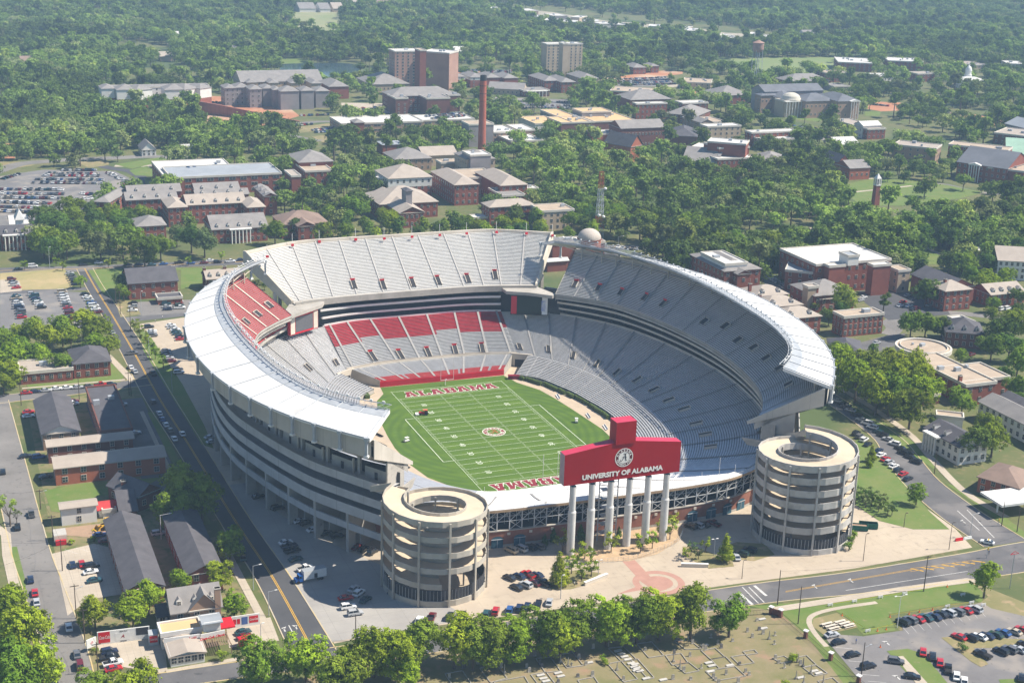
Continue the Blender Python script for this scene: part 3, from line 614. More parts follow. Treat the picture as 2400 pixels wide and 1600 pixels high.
AV = road([(-107, -142), (-107.6, -95), (-110.2, -50), (-113, 20), (-115.6, 75), (-117, 137), (-119, 200), (-121, 250), (-122, 289)], [12, 10, 9.5, 10, 11, 10.5, 9, 8, 8], asph_d, .055, centre=yel, kerb=True, smooth=50)
road([(-240, -140), (-140, -143), (-60, -147), (23, -149.5), (60, -153), (105, -155), (135, -155), (240, -157)], [8, 8, 11, 12, 13.5, 16.5, 18, 18], asph, .05, kerb=True, smooth=60)
road([(124.5, -145), (125.5, -120), (130, -93), (138, -70), (145, -50), (149, -12), (151, 40), (150, 90), (152, 150), (158, 200), (168, 252)], [17, 16, 14, 13, 11, 9, 9, 9, 8, 8, 8], asph, .055, kerb=True, smooth=50)
road([(139, -158), (150, -210), (160, -270)], 14, asph, .054)
road([(-171.5, -200), (-170, -130), (-172.5, -82), (-174.5, -49), (-176.5, 30), (-178, 90)], 11, asph_l, .054, kerb=True, smooth=30)
road([(-260, 92), (-175.6, 92), (-147.4, 94), (-116, 97)], 9, asph, .052, kerb=True)
road([(-260, 300), (-164, 296), (-120, 289), (-37, 282), (70, 272), (177, 258), (204, 246), (277, 237), (309, 236), (420, 232), (560, 228), (760, 220)], 12, asph, .057, centre=yel, smooth=60)
road([(-230, 253), (-166, 252), (-122, 249)], 6, asph, .05)
road([(-116, 188.7), (-85, 191), (-60, 196)], 8, asph, .05)
road([(-107, -120), (-104, -135), (-107, -146)], 4, asph, .053)
# street to the campus on the far left, lots and lanes
F_ = lambda t, l: [K(t, *p) for p in l]
road(F_(1, [(-60, 1180), (120, 1120), (300, 1100), (520, 1085), (800, 1075), (1000, 1065), (1140, 1070), (1300, 1060)]), 13, asph_l, .05, smooth=30)
road(F_(1, [(640, 1120), (780, 1150), (900, 1170), (960, 1225), (900, 1310)]), 9, asph_d, .055, smooth=20)
area('parking_lot', 1, [(-60, 1210), (120, 1180), (300, 1155), (640, 1165), (780, 1165), (900, 1220), (880, 1300), (640, 1340), (560, 1440), (380, 1500), (-60, 1560)], lot_m, .03)
road(F_(1, [(1150, 1110), (1010, 1130), (780, 1130)]), 7, walk_m, .04)
area('lawn', 1, [(0, 1095), (200, 1105), (240, 1125), (0, 1160)], dry_m, .04); area('lawn', 1, [(520, 1100), (740, 1095), (740, 1125), (600, 1145)], dry_m, .06)
area('lawn', 1, [(780, 1120), (1100, 1070), (1140, 1090), (1020, 1120), (900, 1150)], lawn_m, .06); area('lawn', 1, [(880, 1160), (1000, 1130), (1080, 1170), (1060, 1200), (920, 1195)], lawn_m, .06)
area('lawn', 1, [(980, 1215), (1060, 1200), (1060, 1300), (1000, 1290)], lawn_m, .06)
area('clearing', 1, [(0, 980), (130, 975), (100, 1080), (0, 1085)], clay, .03)
area('building_site', 1, [(820, 680), (1450, 655), (1900, 680), (2040, 790), (1800, 860), (1560, 880), (1400, 870), (1320, 760), (1040, 730)], clay, .03)
area('clearing', 1, [(1400, 790), (1570, 790), (1600, 870), (1480, 900), (1400, 850)], clay, .03)
road(F_(1, [(2323, 830), (2150, 830), (1990, 850), (1930, 890), (2000, 930), (2180, 960)]), 9, asph_l, .06, smooth=20)
area('lawn', 1, [(1980, 870), (2240, 840), (2300, 880), (2080, 900), (2020, 910)], dry_m, .05); area('lawn', 1, [(2120, 930), (2323, 910), (2323, 990), (2250, 1000)], dry_m, .05)
area('golf_course', 1, [(1990, 80), (2323, 80), (2323, 190), (2220, 240), (2040, 235), (1990, 200)], mat('fairway', (.20, .24, .10), (.30, .28, .15), .02, coord='World'), .05)
road(F_(1, [(1650, 270), (1780, 255), (1940, 205), (2000, 160)]), 16, dry_m, .06)
area('lake', 1, [(1905, 440), (2040, 430), (2323, 430), (2480, 440), (2420, 510), (2323, 525), (2120, 525), (1910, 525)], mat('lake_water', (.05, .085, .10), (.04, .07, .085), .01, rough=.12, coord='World', spec=.5), .06)
area('lawn', 1, [(1830, 410), (2040, 400), (2120, 430), (1830, 440)], lawn_m, .07)
area('parking_lot', 2, [(0, 700), (300, 705), (330, 770), (0, 790)], walk_m, .04); area('parking_lot', 2, [(470, 520), (620, 540), (600, 570), (460, 560)], walk_m, .04)
area('parking_lot', 2, [(740, 475), (1240, 480), (1250, 500), (740, 500)], lot_m, .04); area('parking_lot', 2, [(1000, 660), (1560, 680), (1560, 740), (1000, 730)], lot_m, .04)
area('parking_lot', 2, [(1820, 530), (2200, 510), (2280, 590), (1900, 590)], lot_m, .04); area('clearing', 2, [(1750, 540), (2200, 480), (2323, 490), (2323, 505), (1850, 560)], clay, .05)
area('clearing', 2, [(720, 480), (960, 476), (940, 500), (760, 500)], clay, .06); area('clearing', 3, [(0, 590), (90, 590), (90, 650), (0, 640)], clay, .05)
area('playing_field', 3, [(330, 400), (1050, 390), (1040, 430), (1000, 500), (560, 500), (300, 470)], mat('far_field', (.16, .22, .07), (.20, .23, .09), .02, coord='World'), .05)
area('lawn', 3, [(420, 730), (540, 740), (760, 780), (1010, 790), (930, 830), (620, 800), (420, 770)], lawn_m, .05); area('lawn', 3, [(1240, 760), (1350, 760), (1340, 790), (1240, 790)], lawn_m, .05)
tanc = mat('pale_clearing', (.42, .36, .28), (.30, .28, .20), .02, coord='World', det=8)
area('clearing', 3, [(830, 215), (1180, 208), (1190, 235), (870, 252)], tanc, .04); area('pale_strip', 2, [(960, 45), (1240, 62), (1460, 88), (1800, 142), (2323, 182), (2323, 206), (1900, 192), (1500, 160), (1200, 105)], tanc, .04); area('pale_strip', 3, [(-20, 182), (110, 196), (300, 225), (620, 238), (600, 282), (330, 272), (-20, 245)], tanc, .04)
area('clearing', 3, [(1250, 690), (1480, 700), (1560, 750), (1350, 760), (1250, 740)], clay, .05); area('clearing', 3, [(1770, 760), (2000, 780), (2200, 830), (2190, 865), (1960, 850), (1900, 790)], clay, .05)
area('lawn', 3, [(1080, 1260), (1300, 1215), (1560, 1230), (1800, 1260), (2050, 1310), (1900, 1350), (1500, 1400), (1220, 1400), (1100, 1320)], lawn_m, .05)
road(F_(3, [(1100, 1315), (1380, 1285), (1560, 1265)]), 3, walk_m, .07, 'path'); road(F_(3, [(880, 1270), (920, 1230), (1300, 1215)]), 3, walk_m, .07, 'path')
road(F_(3, [(900, 1480), (1000, 1510), (1100, 1560)]), 4, walk_m, .07, 'path'); road(F_(6, [(880, 10), (920, 60), (1000, 95), (640, 105)]), 3.5, walk_m, .07, 'path'); road(F_(6, [(1600, 120), (1750, 190), (1900, 230), (2000, 240)]), 3, walk_m, .07, 'path')
road(F_(3, [(1600, 1240), (1800, 1260), (2000, 1310), (2323, 1330)]), 8, lot_m, .06)
road(F_(3, [(-100, 590), (100, 570), (260, 560)]), 12, walk_m, .06); road(F_(3, [(640, 860), (900, 900), (1000, 960), (1100, 960)]), 12, lot_m, .06)
area('lawn', 6, [(430, 30), (640, 20), (640, 110), (440, 110)], lawn_m, .04); area('lawn', 6, [(640, 15), (900, 20), (980, 90), (640, 95)], lawn_m, .04); area('lawn', 6, [(1600, 160), (1900, 190), (1980, 260), (1640, 260)], lawn_m, .04)
area('parking_lot', 6, [(540, 330), (620, 380), (740, 450), (700, 470), (560, 400)], lot_m, .04); area('parking_lot', 6, [(1200, 440), (1520, 440), (1760, 500), (1820, 600), (1400, 640), (1240, 520)], asph_d, .04)
road(F_(6, [(1400, 740), (1440, 700), (1420, 650), (1560, 600), (1800, 590), (2060, 610), (2323, 640)]), 8, asph_l, .05, smooth=20)
area('parking_lot', 6, [(1180, 800), (1400, 740), (1520, 730), (1470, 800), (1360, 850), (1220, 840)], asph, .045)
# verge and pavement right of the stadium
road([(139, -128), (139.5, -105), (148, -75), (156, -50), (160, -12), (162, 40)], 3, walk_m, .12, 'pavement', smooth=20)
area('lawn', 0, [(2010, 1010), (2050, 1060), (2110, 1120), (2180, 1200), (2225, 1240), (2140, 1240), (2060, 1220), (2000, 1180), (1990, 1120)], lawn_m, .06)
area('lawn', 0, [(2215, 1133), (2250, 1140), (2320, 1185), (2400, 1245), (2400, 1262), (2372, 1245), (2300, 1190)], lawn_m, .06)
area('lawn', 0, [(1960, 930), (2010, 950), (2200, 1075), (2190, 1100), (2100, 1040), (1990, 965)], lawn_m, .06)
# plaza round the near end
PZ = [(-100.5, -138), (-101, -100), (-103.5, -60), (-106.5, -20), (-109, 40), (-111, 80), (-112, 130), (-109, 180), (-84, 186), (-84, 130), (-95, 60), (-90, -40), (-60, -90), (60, -84), (100, -60), (122, -40), (126, -80), (118, -100), (116, -130), (112, -143.8), (66, -144.5), (26, -142), (-40, -139), (-80, -137)]
flat('plaza', PZ, plaza_m, .03)
flat('parking_lot', [(-101, -137), (-102, -100), (-104.5, -60), (-107, -20), (-100, -20), (-95, -50), (-84, -78), (-72, -100), (-60, -137)], mat('apron_concrete', (.36, .34, .31), (.28, .265, .25), .06, coord='World', det=10, extra=joints(7, (.23, .22, .2), .05)), .045)
flat('lawn', [(-112.8, 140), (-110.5, 75), (-108.5, 20), (-105, 15), (-104, 40), (-104, 90), (-107, 165), (-110, 170)], lawn_m, .07)
flat('lawn', [(30, -125), (38, -130), (47, -128), (48, -120), (40, -116), (33, -118)], dry_m, .06)
area('lawn', 8, [(1470, 820), (1600, 800), (1770, 820), (1690, 870), (1640, 910), (1560, 930), (1430, 935), (1400, 870)], dry_m, .06)
area('planting_bed', 8, [(1500, 640), (1700, 560), (2200, 470), (2320, 520), (2300, 600), (2150, 690), (1960, 740), (1650, 740), (1500, 720)], mat('mulch_sand', (.50, .36, .22), (.36, .25, .15), .3, coord='World'), .06)
area('lawn', 9, [(80, 640), (340, 740), (350, 775), (180, 790), (0, 700), (0, 640)], dry_m, .06)
# brick crest in the plaza
mb = MB(); a = K(8, 1955, 735); b = K(8, 2080, 870); L, R = ribbon([a, b, K(8, 2180, 940)], 4.2, .05); mb.grid([L, R])
c = K(8, 2160, 885); mb.lathe((c.x, c.y, .054), [(5.9, 0), (8.0, .001)], 36); mb.lathe((c.x, c.y, .054), [(0.01, 0), (4.4, .001)], 30); mb.face([(*K(8, 1870, 965).xy, .052), (*K(8, 2070, 930).xy, .052), (*K(8, 2040, 900).xy, .052)])
tag(mb.build('brick_paving_crest', brickp), kind='structure')
# lower right car park and cemetery
area('cemetery_ground', 0, [(640, 1620), (700, 1590), (900, 1545), (1150, 1490), (1500, 1440), (1640, 1425), (1800, 1425), (1840, 1440), (1870, 1465), (2000, 1600), (2030, 1640), (640, 1640)], cem_m, .02)
area('lawn', 9, [(440, 1040), (1000, 1010), (1960, 870), (2040, 900), (2040, 1020), (1940, 1010), (1400, 1100), (1450, 1210), (1230, 1240), (1130, 1130), (1030, 1070), (930, 1100), (880, 1190), (960, 1280), (1240, 1640), (1150, 1640), (840, 1240), (660, 1090)], lawn_m, .03)
area('clearing', 9, [(1950, 870), (2400, 1050), (2400, 1180), (2100, 1090), (2000, 1040), (2080, 980)], dry_m, .035)
road(F_(9, [(590, 1075), (1000, 1010), (1500, 930), (1950, 870), (2080, 900)]), 3, walk_m, .12, 'pavement')
road(F_(9, [(1320, 1020), (1050, 1060), (900, 1100), (860, 1150), (900, 1230), (980, 1320)]), 1.6, walk_m, .08, 'path', smooth=20)
area('parking_lot', 9, [(950, 1230), (1230, 1250), (1500, 1210), (1480, 1120), (2040, 1020), (2100, 1060), (2400, 1130), (2400, 1700), (1330, 1700), (1000, 1300)], lot_m, .04)
area('lawn', 9, [(1390, 1350), (1530, 1335), (1640, 1370), (1860, 1640), (1650, 1640)], lawn_m, .1); area('pavement', 9, [(1450, 1390), (1500, 1385), (1730, 1640), (1640, 1640)], walk_m, .12)
area('lawn', 9, [(1760, 1260), (1800, 1255), (2323, 1270), (2400, 1290), (2400, 1330), (1980, 1330), (2080, 1440), (2030, 1460), (1960, 1420)], dry_m, .1); area('lawn', 9, [(2150, 1545), (2260, 1540), (2323, 1570), (2323, 1640), (2200, 1640)], lawn_m, .1)
area('clearing', 9, [(890, 1130), (1050, 1090), (1180, 1170), (1190, 1190), (960, 1240), (880, 1180)], dry_m, .05)
# left block
area('lawn', 4, [(0, 320), (440, 290), (500, 400), (480, 425), (0, 440)], mat('worn_lawn', (.42, .32, .17), (.26, .24, .10), .05, coord='World', det=9), .04)
area('parking_lot', 4, [(0, 465), (200, 455), (380, 440), (560, 450), (620, 640), (600, 700), (0, 720)], lot_m, .04); area('parking_lot', 4, [(0, 365), (130, 370), (150, 440), (0, 455)], walk_m, .05)
area('lawn', 4, [(600, 300), (680, 290), (880, 290), (870, 500), (780, 500), (700, 460)], lawn_m, .06); area('lawn', 4, [(1060, 285), (1410, 285), (1405, 410), (1230, 430), (1230, 300)], lawn_m, .06)
area('parking_lot', 4, [(850, 520), (1300, 500), (1280, 590), (970, 610), (860, 590)], asph_l, .045); area('clearing', 4, [(780, 500), (900, 510), (960, 600), (820, 620)], dry_m, .05)
area('lawn', 4, [(780, 930), (850, 1010), (820, 1060), (200, 1110), (180, 1080), (450, 1060)], lawn_m, .06); area('pavement', 4, [(700, 850), (760, 880), (920, 1040), (880, 1060), (760, 930)], walk_m, .1)
road(F_(4, [(150, 1105), (850, 1045)]), 1.5, walk_m, .13, 'pavement')
flat('lawn', [(-166, 85), (-125, 88), (-124, 60), (-124, -60), (-118, -60), (-116, -128), (-166, -132), (-167.5, -60)], mat('block_turf', (.15, .15, .06), (.24, .19, .10), .1, coord='World', det=9, extra=speck(.3, .5, .65, (.10, .135, .035))), .015)
flat('parking_lot', [(-144, 78), (-122, 78), (-122, -28), (-134, -28), (-134, 30), (-144, 50)], asph, .05)
flat('lawn', [(-122.5, 60), (-119.8, 60), (-118, -50), (-120.5, -50)], lawn_m, .08)
road([(-124.5, 62), (-123, -55)], 1.6, walk_m, .12, 'pavement')
road([(-117.5, -62), (-116.8, -95), (-116, -126)], 2.4, walk_m, .12, 'pavement')
area('parking_lot', 7, [(350, 690), (640, 620), (760, 650), (860, 960), (600, 1000), (460, 1110), (400, 830)], walk_m, .05)
area('parking_lot', 7, [(660, 1310), (1110, 1230), (1140, 1480), (1100, 1500), (720, 1440)], walk_m, .05); area('parking_lot', 7, [(1540, 1190), (1840, 1120), (1900, 1280), (1800, 1290), (1560, 1330)], walk_m, .05)
area('clearing', 7, [(380, 520), (640, 490), (900, 450), (1000, 500), (760, 590), (400, 560)], mat('dirt', (.38, .25, .17), (.28, .2, .13), .2, coord='World'), .045)
area('lawn', 7, [(300, 260), (560, 210), (1100, 170), (940, 260), (660, 300), (420, 410), (350, 400)], lawn_m, .05)
road(F_(7, [(1130, 1490), (1650, 1400)]), 1.8, walk_m, .13, 'pavement')
road(F_(7, [(-60, 480), (40, 560), (50, 700), (110, 960)]), 3, walk_m, .12, 'pavement'); area('lawn', 7, [(50, 645), (115, 640), (180, 900), (160, 940), (110, 950)], lawn_m, .06)
# markings
def stripe(t, a, b, wd=.2, m=wmk, z=.075, acc=[]):
    pass
mw = MB(); my = MB()
def st(M_, t, a, b, wd=.18, z=.078):
    p = K(t, *a); q = K(t, *b); L, R = ribbon([p, q], wd, z); M_.grid([L, R])
for a, b, w_ in (((385, 955), (475, 1035), .9), ((405, 915), (515, 1025), .35), ((450, 915), (555, 1020), .35), ((487, 905), (570, 975), .9), ((1110, 938), (1940, 808), .22), ((1868, 395), (2020, 530), .3), ((1935, 390), (2120, 580), .3)): st(mw, 9, a, b, w_)
for i in range(7): st(my, 9, (1550+i*70, 790-i*9), (1640+i*70, 808-i*10), .5)
st(my, 9, (700, 950), (1560, 800), .15); st(my, 9, (700, 944), (1560, 794), .15); st(my, 9, (1550, 790), (1970, 735), .15); st(my, 9, (1550, 810), (1990, 748), .15)
for a, b in (((1965, 1175), (2005, 1250)), ): st(mw, 7, a, b, .3)
for p, sg in ((( 7, 1930, 1195), -1), ((7, 2010, 1180), 1), ((9, 890, 905), -1), ((9, 1135, 865), -1), ((9, 1380, 1288), 1), ((9, 1900, 465), -1), ((9, 1450, 1520), 1)):
    c = K(*p); mw.face([(c.x-sg*.9, c.y+.7, .08), (c.x+sg*.7, c.y+.2, .08), (c.x-sg*.1, c.y-.8, .08)]); mw.face([(c.x+.2, c.y, .08), (c.x-.2, c.y, .08), (c.x-.2, c.y-2, .08), (c.x+.2, c.y-2, .08)])
for i in range(9): st(mw, 9, (1040+i*44, 1325+i*46), (1155+i*46, 1335+i*46), .14)
for i in range(11): st(mw, 9, (1500+i*52, 1190-i*12), (1540+i*52, 1235-i*12), .1)
for i in range(9): st(mw, 9, (1960+i*52, 1310-i*9), (2010+i*52, 1365-i*9), .1)
for i in range(4): st(mw, 7, (440+i*75, 660-i*12), (530+i*75, 690-i*16), .12)
tag(mw.build('road_marking', wmk), kind='structure'); tag(my.build('road_marking', yel), kind='structure')
# ================================================================ PLAYING FIELD
def field_extra(n, out, src):
    w_ = n.nodes.new('ShaderNodeTexWave'); w_.bands_direction = 'Y'; w_.inputs['Scale'].default_value = .0344; w_.inputs['Distortion'].default_value = .6; w_.inputs['Detail'].default_value = 1
    n.links.new(src, w_.inputs['Vector']); r = n.nodes.new('ShaderNodeMapRange'); r.inputs[1].default_value = .3; r.inputs[2].default_value = .7; r.inputs[4].default_value = .55; n.links.new(w_.outputs['Fac'], r.inputs[0])
    out = mixin(n, out, r.outputs[0], (.064, .122, .012))
    g = n.nodes.new('ShaderNodeTexWave'); g.wave_type = 'RINGS'; g.rings_direction = 'Z'; g.inputs['Scale'].default_value = .09; g.inputs['Distortion'].default_value = 2.5; g.inputs['Detail'].default_value = 2; g.inputs['Detail Scale'].default_value = .4
    n.links.new(src, g.inputs['Vector']); sp = n.nodes.new('ShaderNodeSeparateXYZ'); n.links.new(src, sp.inputs[0]); ab = n.nodes.new('ShaderNodeMath'); ab.operation = 'ABSOLUTE'; n.links.new(sp.outputs[0], ab.inputs[0])
    m2 = n.nodes.new('ShaderNodeMapRange'); m2.inputs[1].default_value = 25; m2.inputs[2].default_value = 29; n.links.new(ab.outputs[0], m2.inputs[0]); mu = n.nodes.new('ShaderNodeMath'); mu.operation = 'MULTIPLY'; n.links.new(m2.outputs[0], mu.inputs[0]); n.links.new(g.outputs['Fac'], mu.inputs[1])
    mu2 = n.nodes.new('ShaderNodeMath'); mu2.operation = 'MULTIPLY'; mu2.inputs[1].default_value = .55; n.links.new(mu.outputs[0], mu2.inputs[0])
    return mixin(n, out, mu2.outputs[0], (.046, .095, .012))
turf = mat('field_turf', (.092, .160, .012), (.075, .138, .013), .12, coord='World', det=8, extra=field_extra)
inner = [(-27, 62), (28.5, 62), (36, 72), (42, 68), (31, 56), (40, 48), (44, 38), (47, 28), (49.5, 6), (49.5, -6), (48, -18), (45.5, -29), (41, -40), (34, -49), (25, -56.2), (0, -58.2)]
inner = inner+[(-x, y) for x, y in inner[::-1][1:-2]]+[(-36, 72)]
flat('field_surround', inner, mat('warm_track_concrete', (.50, .40, .29), (.42, .34, .25), .15, coord='World', det=8), .075)
gp = [(-27, 61.8), (28, 61.5), (29.5, 55), (30, 51.5), (35.8, 39.6), (37.8, 28), (39.4, 13.8), (40.6, .6), (41.5, -10), (40.8, -20), (38.6, -33), (34, -43.6), (28, -53), (24, -57), (0, -57.6), (-24, -57), (-28, -53), (-34, -43.6), (-38.6, -35), (-40.9, -22), (-41.4, -4.6), (-40.4, 8), (-38.9, 20.3), (-36.5, 34), (-33.1, 46.4), (-28, 54)]
flat('football_field', gp, turf, .095)
mk = MB(); Y_ = .9144; XL = 24.384
def rect(x0, y0, x1, y1, z=.11): mk.face([(x0, y0, z), (x1, y0, z), (x1, y1, z), (x0, y1, z)])
for i in range(-10, 11): rect(-XL, i*5*Y_-.07, XL, i*5*Y_+.07)
for y in (-60, 60): rect(-XL-.4, y*Y_-.1, XL+.4, y*Y_+.1)
for x in (-XL, XL):
    rect(x-.07, -60*Y_, x+.07, 60*Y_)
for x in (-6.1, 6.1, -XL+.9, XL-.9):
    for i in range(-50, 51):
        if i % 5: rect(x-.34, i*Y_-.07, x+.34, i*Y_+.07)
for s in (-1, 1):
    rect(s*(XL+4.2)-.12, -25*Y_, s*(XL+4.2)+.12, 25*Y_)
    for y in (-25, 25): rect(min(s*XL, s*(XL+4.2)), y*Y_-.1, max(s*XL, s*(XL+4.2)), y*Y_+.1)
for y in (-47, 47): rect(-1.8, y*Y_-.07, 1.8, y*Y_+.07)
tag(mk.build('field_marking', line), kind='structure')
for yd in range(-40, 41, 10):
    n_ = str(50-abs(yd))
    for s in (-1, 1):
        me = text_mesh(n_, 3.0, .004, .0, line, sx=1.1); o = put_text('yard_number', me, None, (s*16.4, yd*Y_, .125), (0, s, 0), (-s, 0, 0)); tag(o, kind='structure')
def slab(ch):                                       # chunky block letters, 5 wide 7 high
    D = {'A': [[(0, 0), (2.1, 0), (2.1, .9), (1.75, .9), (1.95, 1.9), (3.05, 1.9), (3.25, .9), (2.9, .9), (2.9, 0), (5, 0), (5, .9), (4.75, .9), (3.6, 6.1), (3.85, 6.1), (3.85, 7), (1.15, 7), (1.15, 6.1), (1.4, 6.1), (.25, .9), (0, .9)], [(2.15, 2.9), (2.85, 2.9), (2.5, 4.9)]],
         'L': [[(0, 0), (5, 0), (5, 2.6), (3.9, 2.6), (3.9, 1.1), (2.3, 1.1), (2.3, 6.1), (3, 6.1), (3, 7), (0, 7), (0, 6.1), (.7, 6.1), (.7, .9), (0, .9)]],
         'B': [[(0, 0), (4.2, 0), (5, .8), (5, 2.9), (4.5, 3.5), (5, 4.1), (5, 6.2), (4.2, 7), (0, 7), (0, 6.1), (.6, 6.1), (.6, .9), (0, .9)], [(2.2, 1.1), (3.4, 1.1), (3.4, 2.9), (2.2, 2.9)], [(2.2, 4.1), (3.4, 4.1), (3.4, 5.9), (2.2, 5.9)]],
         'M': [[(0, 0), (2.2, 0), (2.2, .9), (1.8, .9), (1.8, 4.2), (2.5, 1.2), (3.5, 1.2), (4.2, 4.2), (4.2, .9), (3.8, .9), (3.8, 0), (6, 0), (6, .9), (5.6, .9), (5.6, 6.1), (6, 6.1), (6, 7), (4.2, 7), (3, 3.2), (1.8, 7), (0, 7), (0, 6.1), (.4, 6.1), (.4, .9), (0, .9)]]}
    return D[ch]
def endzone(yc, rot):
    wd = sum(6 if c == 'M' else 5 for c in 'ALABAMA')+6*.55; sx = 40.5/wd; sy = 6.0/7; t = thing('end_zone_lettering', 'maroon block letters with white outline painted on the grass in the %s end zone' % ('far' if rot > 0 else 'near'), 'lettering', 'team name in the end zones')
    x = -20.25
    for c in 'ALABAMA':
        cw = (6 if c == 'M' else 5)
        cu = bpy.data.curves.new('l', 'CURVE'); cu.dimensions = '2D'; cu.fill_mode = 'BOTH'
        for poly in slab(c):
            sp = cu.splines.new('POLY'); sp.points.add(len(poly)-1); sp.use_cyclic_u = True
            for i, (a, b) in enumerate(poly): sp.points[i].co = (a*sx, b*sy-3.0, 0, 1)
        for nm, off, z, m in (('letter_outline', .28, .118, line), ('letter', 0, .128, maroon)):
            cu.offset = off; o = bpy.data.objects.new('l', cu); COL.objects.link(o); me = bpy.data.meshes.new_from_object(o.evaluated_get(bpy.context.evaluated_depsgraph_get())); bpy.data.objects.remove(o)
            me.materials.clear(); me.materials.append(m); q = link(nm, me, t); q.location = (rot*x, yc, z); q.rotation_euler = (0, 0, 0 if rot > 0 else PI)
        x += (cw+.55)*sx
endzone(50.2, 1); endzone(-50.6, -1)
def emblem(t, R, put, ring, face, lett, inner_m, script_m, zs, grass=False):
    """round emblem: put(mesh_name, MB or mesh, layer)"""
    mb = MB(); mb.lathe((0, 0, 0), [(R*.63, 0), (R, .001)], 48); put('emblem_ring', mb.mesh('r', [ring]), 1)
    mb = MB(); mb.lathe((0, 0, 0), [(R*.97, 0), (R*1.06, .001)], 48); mb.lathe((0, 0, 0), [(R*.60, 0), (R*.65, .001)], 48); put('emblem_edge', mb.mesh('r', [face]), 2)
    if inner_m: mb = MB(); mb.lathe((0, 0, 0), [(.001, 0), (R*.62, .001)], 40); put('emblem_face', mb.mesh('r', [inner_m]), 1)
    def arc(s_, a0, a1, flip):
        for i, ch in enumerate(s_):
            if ch == ' ': continue
            a = math.radians(a0+(a1-a0)*i/(len(s_)-1)); me = text_mesh(ch, R*.33, .003, R*.012, lett); r = R*.80
            rot = a-PI/2 if not flip else a+PI/2
            for v in me.vertices:
                x, y, z = v.co; v.co = (r*math.cos(a)+x*math.cos(rot)-y*math.sin(rot), r*math.sin(a)+x*math.sin(rot)+y*math.cos(rot), z)
            put('emblem_letter', me, 3)
    arc('ALABAMA', 160, 20, False); arc('CRIMSON TIDE', 200, 340, True)
    mb = MB()                                         # script A
    def stroke(pts, w0, w1):
        P = cat([Vector((x*R, y*R, 0)) for x, y in pts], 20); L = []; R_ = []
        for i, p in enumerate(P):
            a = P[max(i-1, 0)]; b = P[min(i+1, 19)]; d = (b-a).normalized(); w_ = (w0+(w1-w0)*math.sin(PI*i/19))*R; q = Vector((-d.y, d.x, 0))*w_; L.append(p+q); R_.append(p-q)
        mb.grid([L, R_])
    stroke([(.16, .42), (.17, .2), (.2, -.1), (.22, -.32), (.36, -.36)], .02, .055)
    stroke([(.16, .42), (.0, .12), (-.14, -.16), (-.26, -.34), (-.42, -.36), (-.44, -.22), (-.36, -.18)], .015, .03)
    stroke([(-.24, .0), (-.1, .07), (.1, -.02), (.34, .04)], .015, .03); stroke([(-.12, .34), (.0, .42), (.16, .40), (.3, .46)], .015, .04)
    put('emblem_script', mb.mesh('a', [script_m]), 3)
fe = thing('field_emblem', 'round white and maroon emblem painted on the grass at midfield', 'emblem', loc=(0, 0, .12))
def pf(n, me, l): o = link(n, me, fe); o.location = (0, 0, .004*l)
emblem(fe, 4.3, pf, maroon, line, line, None, mat('orange_paint', (.42, .10, .03), None, 1), 0)
# ================================================================ BIG SIGN
sg = thing('university_sign', 'huge crimson sign with tower box on six white posts behind the near stand', 'sign', loc=(0, 0, 0))
mb = MB(); XA, XB = -19.15, 21.35
pr = [(XA, 24.2), (XB, 24.0), (XB, 34.3), (1.3, 37.0), (XA, 34.5)]
f_ = [(x, -108.2, z) for x, z in pr]; b_ = [(x, -104.6, z) for x, z in pr]
mb.face(f_, 0); mb.face(b_[::-1], 0)
pinkt = mat('pale_crimson', (.52, .04, .085), (.46, .03, .07), .3, rough=.5); sideg = mat('sign_side_metal', (.36, .28, .29), None, .5)  # paler crimson, set on the top faces only
for i in range(5): j = (i+1) % 5; mb.face([f_[i], b_[i], b_[j], f_[j]], [1, 0, 2, 2, 1][i] if i not in (1, 4) else 1)
mb.mesh; mb.build('sign_panel', [mat('crimson_sheet', (.31, .006, .009), (.27, .005, .007), .08, rough=.6, spec=.15, extra=joints(2.4, (.30, .004, .006), .02, 3.0)), sideg, pinkt], sg)
mb = MB(); mb.box((1.4, -106.2), (1, 0), 3.45, 2.35, 36.0, 43.4, 0, 1); mb.build('tower_box', [crim, pinkt], sg)
for i in range(6):
    x = -15.3+6.58*i; mb = MB(); mb.lathe((x, -107, 0), [(1.28, 0), (1.28, 12), (1.32, 14.5), (1.05, 15.1), (1.05, 23.2), (1.05, 23.3)], 20); mb.build('post', mat('white_column', (.62, .61, .59), (.52, .51, .49), .3), sg, smooth=True)
    mb = MB(); mb.lathe((x, -107, 0), [(.6, 23.2), (.6, 24.3)], 10); mb.build('post_cap', teal, sg)
put_text('sign_lettering', text_mesh('UNIVERSITY OF ALABAMA', 2.2, .03, .095, white, sx=1.09), sg, (1.05, -108.33, 26.2), (1, 0, 0), (0, 0, 1))
def pe(n, me, l): put_text(n, me, sg, (1.25, -108.22-.03*l, 31.35), (1, 0, 0), (0, 0, 1))
emblem(sg, 2.95, pe, mat('emblem_dark', (.10, .012, .02), None, 1), white, white, white, black, 0)
mb = MB()                                           # service stair tower behind the posts
for x in (-3.2, 3.4):
    for y in (-101, -97.6): mb.tube((x, y, 0), (x, y, 22), .22, 5)
for z in range(2, 22, 3):
    mb.tube((-3.2, -101, z), (3.4, -101, z+1.5), .09, 4); mb.tube((-3.2, -101, z+1.5), (3.4, -101, z), .09, 4); mb.box((0, -99.3), (1, 0), 1.6, 1.4, z, z+.12)
mb.build('stair_tower', greym, sg); mb = MB(); mb.box((.6, -99), (1, 0), 3.2, 2.6, 21.0, 22.6); mb.build('stair_cabin', mat('blue_roof', (.12, .18, .28), None, .5), sg)
